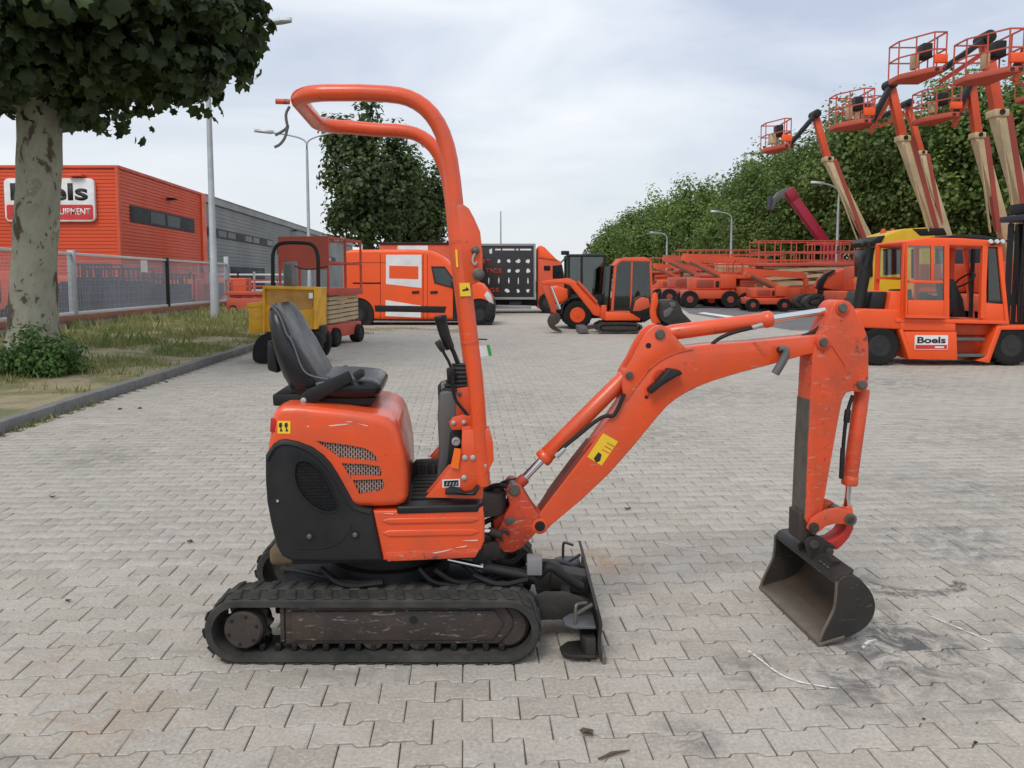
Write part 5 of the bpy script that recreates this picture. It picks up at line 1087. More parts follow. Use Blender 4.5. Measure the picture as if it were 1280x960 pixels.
# sign on the front
def rrect(x0, x1, z0, z1, r):
    P = []
    for (cx__, cz__, a0) in ((x1-r, z1-r, 0), (x0+r, z1-r, 90), (x0+r, z0+r, 180), (x1-r, z0+r, 270)):
        for k in range(5): a = R(a0+k*22.5); P.append((cx__+r*math.cos(a), cz__+r*math.sin(a)))
    return P
ys0 = BC.y-.14; a, b_ = at(5, 223, ys0), at(120, 277, ys0)
sg = empty('company_sign', (0, 0, 0), 0, 'white and red company sign on the orange front of the hall', 'sign'); sg.location = ((a.x+b_.x)/2, ys0, b_.z)
MB().prism(rrect(a.x, b_.x, b_.z, a.z, .28), ys0-.06, ys0+.13).build('panel', 'print_white', sg, .015)
zm = at(60, 256, ys0).z; MB().prism(rrect(a.x+.1, b_.x-.1, b_.z+.1, zm, .12), ys0-.075, ys0-.06).build('red_field', 'sign_red', sg)
w_ = b_.x-a.x
text_mesh('Boels', 'sticker_dark', (w_*.86, (a.z-zm)*.66), ((a.x+b_.x)/2, ys0-.065, (a.z+zm)/2-.02), (R(90), 0, 0), sg, bold=.03)
tx0, tx1 = at(63, 263, ys0).x, at(114, 263, ys0).x
text_mesh('EQUIPMENT', 'print_white', (tx1-tx0, .44), ((tx0+tx1)/2, ys0-.08, (zm+b_.z+.1)/2), (R(90), 0, 0), sg, bold=.02)

# ================================================================== MESH FENCE
FA = gnd(95, 409, .085); FB = FA+YD*14.3
fence = empty('mesh_fence', (FA.x, FA.y, 0), 0, 'long grey mesh fence panel with white rails on a low brown wall', 'fence')
def fp(s, z, d=0): p = FA+YD*s+YN*d; return (p.x, p.y, z)
def fbox(name, s0, s1, z0, z1, d0, d1, mat, parent=None, bev=0):
    m = MB(); vs = [fp(s0, z0, d0), fp(s1, z0, d0), fp(s1, z0, d1), fp(s0, z0, d1), fp(s0, z1, d0), fp(s1, z1, d0), fp(s1, z1, d1), fp(s0, z1, d1)]
    m.add(vs, [(0,3,2,1),(4,5,6,7),(0,1,5,4),(1,2,6,5),(2,3,7,6),(3,0,4,7)]); return m.build(name, mat, parent or fence, bev)
S0, S1, SP = -7.0, 14.3, (lambda q: (q-FA).dot(YD))(gnd(239, 395, .085))
fbox('base_wall', S0, S1, .02, .30, -.12, .12, 'concrete', None, .01)
for k in range(21): fbox('edging_board', S0+k*1.014+.01, S0+(k+1)*1.014-.01, .27, .44, .121, .15, 'brick_wall', None, .005)
fbox('bottom_rail', S0, S1, .44, .53, -.04, .06, 'fence_white', None, .01); fbox('top_rail', S0, S1, 2.16, 2.24, -.04, .04, 'fence_white', None, .01)
m = MB(); k = S0
while k < S1: m.bar(fp(k, .5), fp(k, 2.18), .007, .007); k += .055
for z in np.arange(.65, 2.15, .2): m.bar(fp(S0, float(z), .008), fp(S1, float(z), .008), .008, .008)
m.build('wire_mesh', 'fence_wire', fence, smooth=0)
for s in (S0+.1, SP-7, SP): fbox('post', s-.06, s+.06, .05, 2.3, -.1, .1, 'black_paint' if s == SP else 'galvanised', None, .01)
fbox('post', S1-.06, S1+.10, .05, 2.55, -.1, .1, 'galvanised', None, .01)
fbox('notice', SP-2.3, SP-1.75, 1.72, 2.14, .012, .02, 'print_white', None)

# ================================================================== LAMP POSTS
def lamp_post(base, h, arms, label, r=.11, group=None, headl=.9):
    t = empty('street_lamp', base, 0, label, 'street lamp', group); b = Vector(base)
    MB().tube([b+Vector((0, 0, -.05)), b+Vector((0, 0, 1.6)), b+Vector((0, 0, 1.65)), b+Vector((0, 0, h-.6))], [r, r*.95, r*.8, r*.5], 14).build('pole', 'galvanised', t)
    for (ax, ay, rise, L_) in arms:
        d = Vector((ax, ay, 0)).normalized(); p = [b+Vector((0, 0, h-.65)), b+Vector((0, 0, h-.2)), b+d*.35+Vector((0, 0, h)), b+d*(L_*.6)+Vector((0, 0, h+rise*.6)), b+d*L_+Vector((0, 0, h+rise))]
        a = MB().tube(chaikin([tuple(q) for q in p], 2, False), r*.36, 10).build('arm', 'galvanised', t)
        e = b+d*L_+Vector((0, 0, h+rise)); e2 = e+d*headl+Vector((0, 0, rise*.3)); s = Vector((-d.y, d.x, 0))
        m = MB(); m.loft([[e+s*w*x+Vector((0, 0, z)) for x, z in ((-1, 0), (-.7, .10), (.7, .10), (1, 0), (.8, -.05), (-.8, -.05))] for e, w in ((e-d*.05, .06), (e+d*.15, .15), (e.lerp(e2, .7), .17), (e2, .07))]); hd = m.build('lamp_head', 'galvanised', a)
        MB().box(0, 0, 0, 0, 0, 0) if False else None
    return t
b = gnd(269, 399, .08); h = at(262, 46, b.y).z; lamp_post(b, h, [(1, 0, .35, 1.9)], 'tall galvanised street lamp standing on the verge at the end of the fence', .15, headl=1.0)
b = at(387, 350, 39); b.z = 0; h = at(387, 172, 39).z; lamp_post(b, h, [(-1, 0, .25, 1.7), (1, 0, .25, 1.4)], 'double armed street lamp rising behind the red scissor lift', .12)
b = at(833, 350, 62); b.z = 0; lamp_post(b, at(833, 292, 62).z, [(-1, 0, .05, .9)], 'short armed lamp before the far end of the tree row', .13, 'street lamps along the tree row', .5)
b = at(913, 350, 55); b.z = 0; lamp_post(b, at(913, 267, 55).z, [(-1, 0, .1, .9)], 'grey street lamp above the tan decked lift, before the tree row', .13, 'street lamps along the tree row', .6)
b = at(1045, 350, 44); b.z = 0; lamp_post(b, at(1045, 233, 44).z, [(-1, 0, .15, .9)], 'grey street lamp rising beside the leftmost telescopic boom', .12, 'street lamps along the tree row', .7)
b = at(1272, 350, 40); b.z = 0; lamp_post(b, at(1272, 172, 40).z, [(-1, 0, .05, .3)], 'grey street lamp standing behind the forklift mast', .12, 'street lamps along the tree row', .3)
b = at(626, 350, 80); b.z = 0; t = empty('mast', b, 0, 'thin grey mast behind the black box truck', 'mast'); MB().tube([b, b+Vector((0, 0, at(626, 264, 80).z))], [.12, .06], 8).build('pole', 'galvanised', t); MB().cyl(b+Vector((0, 0, -.05)), b+Vector((0, 0, .3)), .25).build('foot', 'concrete', t)

# ================================================================== VEHICLES AND MACHINES
def root(name, p, label, cat, group=None): return empty(name, (p[0], p[1], 0), 0, label, cat, group)
def PB(pts, Y, y0, y1, name, mat, parent, bev=0.0, seg=2, smooth=40): return MB().prism(pp(pts, Y), y0, y1).build(name, mat, parent, bev, seg, smooth)
def pane_frame(pts, Y, y0, y1, inset_, fmat, gmat, parent, name='window'):
    """window: frame ring with a real opening and a glass pane set in it"""
    q = pp(pts, Y); cx = sum(a for a, b in q)/len(q); cz = sum(b for a, b in q)/len(q)
    inn = []
    for a, b in q:
        v = Vector((cx-a, cz-b)); L_ = v.length; inn.append((a+v.x*inset_/L_, b+v.y*inset_/L_))
    n_ = len(q); m = MB(); vs = [(a, y0, b) for a, b in q]+[(a, y0, b) for a, b in inn]+[(a, y1, b) for a, b in q]+[(a, y1, b) for a, b in inn]; fs = []
    for i in range(n_):
        j = (i+1) % n_; fs += [(i, j, n_+j, n_+i), (2*n_+i, 3*n_+i, 3*n_+j, 2*n_+j), (i, 2*n_+i, 2*n_+j, j), (n_+i, n_+j, 3*n_+j, 3*n_+i)]
    f = m.add(vs, fs).build(name, fmat, parent)
    MB().prism(inn, (y0+y1)/2-.004, (y0+y1)/2+.004).build('pane', gmat, f)
    return f

# ---------------------------------------------------------------- orange van
Yv = 24.6; van = root('panel_van', at(520, 406, Yv), 'orange panel van with white square graphics parked across the yard', 'van')
vw = 1.95
body = [(428, 396), (428, 330), (431, 314), (440, 312), (520, 311.5), (538, 313), (552, 320), (566, 333), (577, 347), (590, 350.5), (603, 355), (610, 364), (616, 372), (618, 388), (616, 397), (606, 400), (440, 399)]
vb = PB(body, Yv, Yv, Yv+vw, 'body', 'orange_bright', van); round_caps(vb, .10, 4)
cutw = []
for wx, rw_ in ((447, 21), (599, 20)):
    c = at(wx, 393, Yv); cutw.append(MB().lathe([(rw_*Yv/F, -.2), (rw_*Yv/F, .32)], (c.x, Yv, c.z), 'y', 26).build('cutter', 'orange_bright', van))
cut(vb, cutw)
for wx in (447, 599):
    c = at(wx, 393, Yv)
    for yy, fr_ in ((Yv+.13, -1), (Yv+vw-.13, 1)): wheel(van, (c.x, yy, .345), .345, .22, 'dark_rim', .55, fr_)
    MB().lathe([(20*Yv/F, .04), (20*Yv/F, .30)], (c.x, Yv, c.z), 'y', 26).build('wheel_well', 'black_paint', vb)
PB([(468, 381.5), (558, 383), (556, 391), (469, 389.5)], Yv, Yv-.012, Yv+.01, 'rub_strip', 'black_plastic', vb, .008)
def gfx(pts, mat, d=.006, nm='graphic', par=None): return PB(pts, Yv, Yv-d, Yv+.002, nm, mat, par or vb, smooth=0)
w1 = gfx([(482.5, 318.5), (527, 318.5), (527, 360), (482.5, 355)], 'print_white', .008); gfx([(486.5, 332), (523, 333), (523, 349), (486.5, 348)], 'orange_bright', .012, 'graphic_field', w1)
gfx([(482, 375), (526, 382), (526, 397), (482, 395)], 'print_white', .008)
pane_frame([(539, 333), (556, 333), (568, 350), (569, 361), (543, 354)], Yv, Yv-.02, Yv+.02, .05, 'black_plastic', 'van_glass', vb, 'side_window')
for (x0_, y0_, x1_, y1_) in ((475, 317, 475.6, 398), (528.5, 318, 529.2, 398), (534, 318, 534.5, 398), (441, 353, 476, 355), (441, 328, 530, 328.5), (566, 362, 572, 399)):
    gfx([(x0_, y0_), (x1_, y0_), (x1_, y1_), (x0_, y1_)], 'black_paint', .003, 'panel_gap')
for x in (515, 538): PB([(x, 364), (x+9, 363.5), (x+9, 366.5), (x, 367)], Yv, Yv-.03, Yv, 'door_handle', 'black_plastic', vb, .006)
PB([(606, 388), (609, 380), (613, 377), (618.5, 381), (618, 394), (612, 401), (607, 400)], Yv, Yv-.03, Yv+vw+.03, 'front_bumper', 'black_plastic', vb, .03)
PB([(605, 369), (609, 364), (614, 369), (617, 379), (614, 381), (609, 375)], Yv, Yv-.02, Yv+.3, 'headlight', 'lamp_lens', vb, .02)
PB([(607, 366), (615, 370), (618, 379), (612, 378)], Yv, Yv+.3, Yv+vw-.1, 'grille', 'black_plastic', vb, .02)
PB([(541, 315.5), (553, 322), (566, 335), (575, 347), (571, 347), (556, 331), (545, 322)], Yv+.1, Yv+.12, Yv+vw-.12, 'windscreen', 'window_dark', vb, .0)
PB([(564, 352), (569, 350), (572, 358), (566, 362)], Yv, Yv-.22, Yv-.05, 'mirror', 'black_plastic', vb, .03); PB([(567, 359), (570, 359), (570, 362), (567, 362)], Yv, Yv-.1, Yv+.01, 'mirror_arm', 'black_plastic', vb)
PB([(440, 396), (610, 397), (606, 402), (444, 401)], Yv, Yv+.15, Yv+vw-.15, 'underbody', 'black_paint', van)

# ---------------------------------------------------------------- box trucks
def truck_wheels(t, xs, yb, Y, w, r):
    for x in xs:
        c = at(x, yb, Y)
        for yy, f_ in ((Y+.2, -1), (Y+w-.2, 1)): wheel(t, (c.x, yy, r), r, .3, 'dark_rim', .55, f_)
Yk = 33.5; tk = root('box_truck', at(640, 391, Yk), 'lorry with black printed box body and orange cab with roof deflector', 'truck')
bxp = PB([(560, 306), (668.5, 306), (668.5, 375), (560, 375)], Yk, Yk, Yk+2.5, 'box_body', 'box_black', tk, .03)
for pts_ in ([(560, 304.5), (669.5, 304.5), (669.5, 307.5), (560, 307.5)], [(560, 371.5), (669.5, 371.5), (669.5, 374.5), (560, 374.5)], [(667, 307), (669.5, 307), (669.5, 372), (667, 372)]): PB(pts_, Yk, Yk-.04, Yk+.02, 'corner_rail', 'trim_grey', bxp, .01)
def kp(pts, mat, nm, par, d=.012): return PB(pts, Yk, Yk-d, Yk+.002, nm, mat, par, smooth=0)
for (x0_, x1_) in ((619, 626), (628, 643), (645, 648), (650, 664)): kp([(x0_, 311), (x1_, 311), (x1_, 313), (x0_, 313)], 'print_white', 'heading_print', bxp)
kp([(611.5, 312), (615, 310.5), (615, 317), (612, 317)], 'print_white', 'logo_print', bxp)
rp = random.Random(3)
for row_, (yy, xs, h_) in enumerate(((326.5, (623.5, 636, 648, 660), 5), (338.5, (636, 647.5, 660), 5), (351, (611, 623.5, 636, 648, 660), 9), (363.5, (634.5, 647.5, 660), 5.5))):
    for x in xs:
        w_ = 1.0 if row_ == 2 else rp.uniform(2.4, 4.4); nn_ = rp.choice((5, 6, 7, 8)); ph = rp.uniform(0, 6); sh_ = [(x+w_*rp.uniform(.5, 1.05)*math.cos(ph+6.283*q/nn_), yy+h_*.55*rp.uniform(.6, 1.1)*math.sin(ph+6.283*q/nn_)) for q in range(nn_)]
        kp(sh_, 'print_white', 'product_print', bxp)
for body_, x0_, x1_, yy in (('NT', 598, 613.5, 327), ('TICS', 606.5, 627, 338.5), ('INGS', 600, 623.5, 362.5)):
    a, b_ = at(x0_, yy, Yk), at(x1_, yy, Yk); text_mesh(body_, 'print_red', (b_.x-a.x, .19), ((a.x+b_.x)/2, Yk-.006, a.z), (R(90), 0, 0), bxp, bold=.02, spacing=1.15, ext=.008)
cab = PB([(672, 386), (672, 308), (676, 306.5), (681, 309), (696, 324), (702, 327), (706, 345), (706, 386)], Yk, Yk+.1, Yk+2.4, 'cab', 'orange_far', tk, .06, 3)
PB([(673, 322), (673, 308), (677, 307.5), (688, 317), (697, 325)], Yk, Yk+.05, Yk+.12, 'roof_deflector', 'orange_bright', cab, .02)
PB([(680, 332), (688, 332), (688, 338), (680, 338)], Yk, Yk+.07, Yk+.12, 'sleeper_window', 'window_dark', cab, .02)
PB([(691, 332), (703, 331), (705, 348), (691, 348)], Yk, Yk+.07, Yk+.12, 'door_window', 'window_dark', cab, .02)
PB([(560, 375), (700, 376), (700, 383), (560, 382)], Yk, Yk+.4, Yk+2.1, 'chassis', 'black_paint', tk, .02)
PB([(612, 381), (664, 382), (664, 386), (612, 386)], Yk, Yk+.05, Yk+.5, 'underrun_guard', 'trim_grey', tk, .02); PB([(636, 376), (652, 376), (652, 383), (636, 383)], Yk, Yk+.1, Yk+.6, 'storage_box', 'dark_clutter', tk, .03)
truck_wheels(tk, (576, 592, 686), 388, Yk, 2.5, .46)
Yo = 30.5; tk2 = root('box_truck', at(510, 394, Yo), 'orange box lorry with pale panel standing behind the orange van', 'truck')
b2 = PB([(474, 305), (596, 305), (596, 376), (474, 376)], Yo, Yo, Yo+2.5, 'box_body', 'orange_far', tk2, .03)
PB([(473, 303), (597, 303), (597, 305.5), (473, 305.5)], Yo, Yo-.05, Yo+2.55, 'roof_rail', 'black_paint', b2, .02); PB([(497, 307), (535, 307), (535, 316.5), (497, 314)], Yo, Yo-.012, Yo+.01, 'pale_panel', 'print_white', b2)
PB([(474, 376), (596, 376), (596, 384), (474, 384)], Yo, Yo+.4, Yo+2.1, 'chassis', 'black_paint', tk2, .02); truck_wheels(tk2, (490, 575), 389, Yo, 2.5, .46)

# ---------------------------------------------------------------- wheel loader with dark green glass cab
Yl = 22.6; ld = root('wheel_loader', at(722, 411, Yl), 'wheel loader with dark glazed cab and orange rimmed tyre', 'loader'); lw = 1.7
lb = PB([(689, 360), (697, 357), (712, 362), (712, 372), (706, 378), (692, 380)], Yl, Yl+.15, Yl+lw-.15, 'bonnet', 'orange_bright', ld, .05, 3)
PB([(690, 380), (770, 384), (772, 398), (700, 400), (690, 396)], Yl, Yl+.35, Yl+lw-.35, 'chassis', 'black_paint', ld, .03)
cb = PB([(711, 366), (752, 366), (760, 374), (756, 390), (716, 384)], Yl, Yl+.1, Yl+lw-.1, 'cab_base', 'black_plastic', ld, .03)
PB([(710, 317.5), (757, 317.5), (758, 321), (709, 321)], Yl, Yl+.05, Yl+lw-.05, 'roof', 'black_plastic', cb, .03)
for a, b_ in (((711, 320), (711, 368)), ((727, 320), (727, 368)), ((755, 320), (760, 368))):
    for yy in (Yl+.1, Yl+lw-.1): p0, p1 = at(*a, Yl+.1), at(*b_, Yl+.1); MB().bar((p0.x, yy, p0.z), (p1.x, yy, p1.z), .07, .07).build('pillar', 'black_plastic', cb)
for yy in (Yl+.09, Yl+lw-.09): MB().prism(pp([(711, 321), (755, 321), (760, 367), (711, 367)], Yl+.1), yy-.005, yy+.005).build('pane', 'green_glass', cb)
PB([(718, 346), (734, 345), (734, 356), (718, 356)], Yl, Yl+.5, Yl+1.1, 'driver_seat', 'black_plastic', cb, .04); PB([(734, 338), (741, 330), (744, 333), (739, 345)], Yl, Yl+.6, Yl+1.0, 'steering_wheel', 'black_plastic', cb, .02)
c = at(722, 392, Yl); wr = 18*Yl/F
for yy, f_ in ((Yl+.16, -1), (Yl+lw-.16, 1)): wheel(ld, (c.x, yy, wr), wr, .34, 'orange_bright', .52, f_); wheel(ld, (c.x+1.35, yy, wr), wr, .34, 'orange_bright', .52, f_)
fd = chaikin([(701, 393), (703, 380), (711, 372), (724, 370), (735, 374), (741, 382)], 2, False); fd2 = [(x+(722-x)*.09, y+(392-y)*.09) for x, y in fd]
PB(fd+fd2[::-1], Yl, Yl-.03, Yl+.36, 'mudguard', 'black_plastic', ld, .01)
PB([(693, 380), (702, 380), (702, 388), (693, 387)], Yl, Yl+.1, Yl+.5, 'rear_lamp', 'grey_paint', ld, .03)
p0 = at(706, 318, Yl+.3); MB().tube([(p0.x, Yl+.3, p0.z), (p0.x, Yl+.3, at(706, 313, Yl).z)], [.05, .045], 12).build('beacon', 'lamp_red', ld); MB().bar((p0.x-.12, Yl+.3, p0.z-.25), (p0.x+.1, Yl+.3, p0.z-.02), .05, .05).build('beacon_bracket', 'grey_paint', ld)
MB().box(p0.x-.12, p0.x+.12, Yl+.12, Yl+.2, p0.z-.02, p0.z+.10).build('work_light', 'black_plastic', ld, .02)
lp = [(757, 385), (764, 372), (792, 378), (812, 400), (806, 404), (786, 386), (764, 386)]
for yy in (Yl+.45, Yl+lw-.55): MB().prism(pp(lp, Yl+.3), yy, yy+.1).build('lift_arm', 'orange_far', ld, .01)

# ---------------------------------------------------------------- small cab excavator
Ye = 20.6; ce = root('cab_excavator', at(775, 416, Ye), 'orange compact excavator with enclosed cab on a grey track', 'excavator'); ew = 1.15
def belt(parent, pts, Y, y0, w, name='track', mat='rubber'):
    q = pp(pts, Y); n_ = len(q); cx = sum(a for a, b in q)/n_; cz = sum(b for a, b in q)/n_
    inn = [(cx+(a-cx)*.90, cz+(b-cz)*.62) for a, b in q]; m = MB(); vs = [(a, y0, b) for a, b in q]+[(a, y0, b) for a, b in inn]+[(a, y0+w, b) for a, b in q]+[(a, y0+w, b) for a, b in inn]; fs = []
    for i in range(n_):
        j = (i+1) % n_; fs += [(i, j, n_+j, n_+i), (2*n_+i, 3*n_+i, 3*n_+j, 2*n_+j), (i, 2*n_+i, 2*n_+j, j), (n_+i, n_+j, 3*n_+j, 3*n_+i)]
    t = m.add(vs, fs).build(name, mat, parent, smooth=40)
    MB().prism([(cx+(a-cx)*.86, cz+(b-cz)*.5) for a, b in q], y0+.04, y0+w-.04).build('track_frame', 'dirty_steel', t, .01)
    return t
tr_px = chaikin([(746, 410), (749, 405), (757, 403), (790, 403), (801, 405), (804, 410), (801, 415), (790, 417), (757, 417), (749, 415)], 1)
belt(ce, tr_px, Ye, Ye, .28); belt(ce, tr_px, Ye, Ye+ew-.28, .28)
PB([(752, 402), (798, 402), (798, 409), (752, 409)], Ye, Ye+.3, Ye+ew-.3, 'undercarriage', 'black_paint', ce)
eb = PB([(758, 390), (803, 391), (801, 401), (756, 401)], Ye, Ye+.05, Ye+ew-.05, 'lower_body', 'orange_bright', ce, .03)
PB([(756, 400), (806, 401), (804, 404), (760, 404)], Ye, Ye+.2, Ye+ew-.2, 'base_plate', 'black_paint', ce)
PB([(787, 391), (790, 374), (800, 369), (813, 372), (818, 386), (815, 398), (806, 403), (800, 398), (790, 392)], Ye, Ye+.02, Ye+ew-.02, 'rear_counterweight', 'black_plastic', ce, .05, 3)
PB([(791, 389), (794, 376), (802, 371), (811, 373), (813, 384), (800, 389)], Ye, Ye+.01, Ye+.06, 'hood_panel', 'orange_far', ce, .02)
# cab: frame ring with glass
for yy in (Ye+.06, Ye+ew-.12):
    for a, b_, w_ in (((765, 390), (769, 333), .07), ((769, 333), (777, 323.5), .06), ((777, 323.5), (806, 322.5), .06), ((806, 322.5), (813, 327), .06), ((813, 327), (814.5, 374), .06), ((790, 324), (788, 390), .045), ((765, 390), (814, 390), .06)):
        p0, p1 = at(*a, Ye+.1), at(*b_, Ye+.1); MB().bar((p0.x, yy+.03, p0.z), (p1.x, yy+.03, p1.z), w_, .06, (0, 1, 0)).build('cab_frame', 'orange_far', ce, .01, 1)
MB().prism(pp([(768, 332), (777, 322.5), (807, 321.5), (813.5, 326), (812, 327.5), (777, 327)], Ye+.1), Ye+.05, Ye+ew-.05).build('cab_roof', 'orange_far', ce, .02)
MB().prism(pp([(768, 335), (776, 327), (790, 326.5), (788, 388), (767, 388)], Ye+.1), Ye+.085, Ye+.092).build('door_glass', 'dark_glass', ce); MB().prism(pp([(791, 326.5), (811, 327), (813, 374), (789, 388)], Ye+.1), Ye+.085, Ye+.092).build('rear_glass', 'dark_glass', ce)
MB().prism(pp([(768, 335), (776, 327), (811, 327), (813, 374), (789, 388), (767, 388)], Ye+.1), Ye+ew-.1, Ye+ew-.093).build('far_glass', 'glass', ce)
PB([(757, 386), (761, 334), (766, 330), (769, 333), (764, 388)], Ye, Ye+.45, Ye+ew-.1, 'front_glass', 'dark_glass', ce)
PB([(771, 371), (786, 370), (787, 352), (792, 352), (793, 382), (771, 382)], Ye, Ye+.35, Ye+.8, 'driver_seat', 'black_plastic', ce, .04)
MB().box(*[at(771, 350, Ye).x, at(774, 350, Ye).x], Ye+.3, Ye+.4, at(771, 388, Ye).z, at(771, 352, Ye).z).build('control_lever', 'black_plastic', ce)
# its boom, arm and bucket
ybm = Ye+.35
bmx = MB().prism(pp([(742, 394), (738, 388), (713, 357), (705, 354), (683, 357), (678, 356), (677, 352), (684, 350.5), (711, 347.5), (720, 352), (748, 380), (752, 388), (750, 396)], ybm), ybm, ybm+.16).build('boom', 'orange_bright', ce, .02)
MB().cyl(at(722, 352, ybm-.02), at(746, 378, ybm-.02), .045).build('boom_cylinder', 'orange_far', bmx)
amx = MB().prism(pp([(678, 352), (684, 352), (688, 362), (696, 385), (695, 392), (690, 391), (683, 372), (676, 358)], ybm), ybm+.01, ybm+.15).build('arm', 'orange_far', ce, .02)
MB().cyl(at(689, 358, ybm-.02), at(700, 386, ybm-.02), .035).build('arm_cylinder', 'chrome', amx)
kb_ = pp(chaikin([(691, 392), (699, 391), (701, 398), (698, 404), (692, 407), (704, 414.5), (698, 415), (688, 411), (684, 403), (686, 396)], 1), ybm); MB().prism(kb_, ybm-.08, ybm+.24).build('bucket', 'dirty_steel', ce, .01)
MB().prism(pp([(752, 382), (758, 381), (759, 402), (750, 398)], ybm), ybm-.06, ybm+.22).build('swing_post', 'orange_far', ce, .02)
MB().prism(pp([(724, 409), (734, 408), (736, 416), (724, 417)], Ye), Ye+.02, Ye+ew-.02).build('blade', 'grey_plastic', ce, .01); MB().prism(pp([(735, 408), (750, 406), (750, 410), (735, 413)], Ye), Ye+.3, Ye+.4).build('blade_arm', 'dirty_steel', ce)

# loader bucket and arm of the machine standing behind it
Yq = 19.0; qb = root('loader_attachment', at(850, 420, Yq), 'black quick hitch bucket on an orange arm beside the compact excavator', 'attachment')
MB().prism(pp(chaikin([(819, 367), (824, 365), (826, 378), (822, 392), (829, 405), (832, 412), (826, 414), (819, 406), (815, 393), (817, 380)], 1), Yq), Yq+.3, Yq+.42).build('arm', 'orange_bright', qb, .01)
a_ = MB().prism(pp([(829, 402), (826, 392), (827, 380), (833, 375), (843, 375), (850, 381), (854, 391), (865, 402), (861, 406), (838, 407)], Yq), Yq, Yq+.9).build('bucket', 'bucket_steel', qb, .03)
MB().prism(pp([(829, 389), (838, 384), (842, 386), (836, 395), (830, 397)], Yq), Yq-.02, Yq+.02).build('hitch_plate', 'grey_plastic', a_, .01); MB().prism(pp([(836, 378), (843, 377), (845, 382), (839, 385)], Yq), Yq-.02, Yq+.02).build('hitch_lug', 'grey_plastic', a_, .01)
MB().prism(pp([(822, 405), (836, 404), (846, 409), (846, 423), (826, 424)], Yq), Yq+.2, Yq+.7).build('stand', 'black_paint', qb, .02)

# ---------------------------------------------------------------- scissor lifts
def scissor(loc, rz, L_, W, zdeck, rail, label, group=None, mats=('orange_far', 'red_lift', 'tan'), wr=.24, solid=False, nst=4, ext=.30, rim=None):
    t = empty('scissor_lift', loc, rz, label, 'scissor lift', group); B = lambda m, nm, mt, par=None, bv=0: m.build(nm, mt, par or t, bv, wl=False)
    hb = wr*2+ext
    ch = B(MB().box(-L_/2, L_/2, -W/2, W/2, wr*.9, hb), 'chassis', mats[0], bv=.03)
    for sx in (-1, 1):
        B(MB().box(sx*L_/2-(.0 if sx < 0 else .02), sx*L_/2+(.02 if sx < 0 else .0), -W*.35, W*.35, hb*.45, hb*.8), 'end_hatch', 'dark_clutter', ch)
        for sy in (-1, 1):
            c = (sx*L_*.36, sy*(W/2-.02), wr); m = MB(); m.lathe([(wr*.5, -.10), (wr*.92, -.11), (wr, -.07), (wr, .07), (wr*.92, .11), (wr*.5, .10)], c, 'y', 22); w_ = B(m, 'wheel', 'tyre'); B(MB().lathe([(wr*.55, sy*.105), (wr*.5, sy*.115), (wr*.2, sy*.08), (wr*.12, sy*.12)], c, 'y', 18), 'rim', rim or mats[0], w_)
    z0, z1 = hb+.04, zdeck-.06; dz = (z1-z0)/nst
    for sy in (-1, 1):
        for k in range(nst):
            za, zb_ = z0+k*dz, z0+(k+1)*dz
            B(MB().bar((-L_*.44, sy*(W/2-.06), za+.03), (L_*.44, sy*(W/2-.06), zb_-.03), .05, min(.16, dz*.75)), 'scissor_arm', mats[2]); B(MB().bar((L_*.44, sy*(W/2-.14), za+.03), (-L_*.44, sy*(W/2-.14), zb_-.03), .05, min(.16, dz*.75)), 'scissor_arm', mats[2])
    dk = B(MB().box(-L_/2-.05, L_/2+.05, -W/2-.03, W/2+.03, zdeck-.06, zdeck+.10), 'platform', mats[1], bv=.015)
    for sy in (-1, 1):
        for z in (rail, rail*.55): B(MB().bar((-L_/2, sy*W/2, zdeck+z), (L_/2, sy*W/2, zdeck+z), .045, .045), 'rail', mats[1], dk)
        nps = max(3, int(L_/.75)+1)
        for k in range(nps): x = -L_/2+k*L_/(nps-1); B(MB().bar((x, sy*W/2, zdeck+.08), (x, sy*W/2, zdeck+rail), .045, .045), 'rail_post', mats[1], dk)
    for sx in (-1, 1):
        for z in (rail, rail*.55): B(MB().bar((sx*L_/2, -W/2, zdeck+z), (sx*L_/2, W/2, zdeck+z), .045, .045), 'rail', mats[1], dk)
        if solid and sx < 0: B(MB().box(-L_/2-.02, -L_/2+.02, -W/2, W/2, zdeck+rail*.42, zdeck+rail), 'end_panel', mats[1], dk)
    B(MB().box(L_/2-.3, L_/2-.1, W/2-.05, W/2+.15, zdeck+rail*.55, zdeck+rail*.85), 'control_box', 'dark_clutter', dk, .02)
    B(MB().box(-L_/2-.30, -L_/2+.02, -W*.3, W*.3, wr*.7, wr*1.3), 'step', mats[0], ch, .02)
    return t
# the worn red one behind the yellow dumper, end-on to the yard
c = gnd(392, 434); sl = scissor((c.x+.0, c.y+.9, 0), R(80), 1.9, 1.1, at(400, 366, c.y).z, at(400, 297, c.y).z-at(400, 366, c.y).z, 'worn red scissor lift with solid end panel behind the yellow dumper', None, ('red_lift', 'red_lift', 'tan'), .21, True, 6, .06, 'dark_rim')
for k in range(6):
    o_ = MB(); y_ = -.55+k*.19; o_.add([(.955, y_, .0), (.962, y_, .0), (.962, y_+.1, .0), (.955, y_+.1, .0), (.955, y_+.06, .13), (.962, y_+.06, .13), (.962, y_+.16, .13), (.955, y_+.16, .13)], [(0,3,2,1),(4,5,6,7),(0,1,5,4),(1,2,6,5),(2,3,7,6),(3,0,4,7)])
    zd_ = at(400, 366, c.y).z-.05; o_.v = [(-a-.05, b_, q+zd_) for a, b_, q in o_.v]; o_.build('hazard_stripe', 'sticker_yellow' if k % 2 else 'sticker_dark', sl, smooth=0, wl=False)
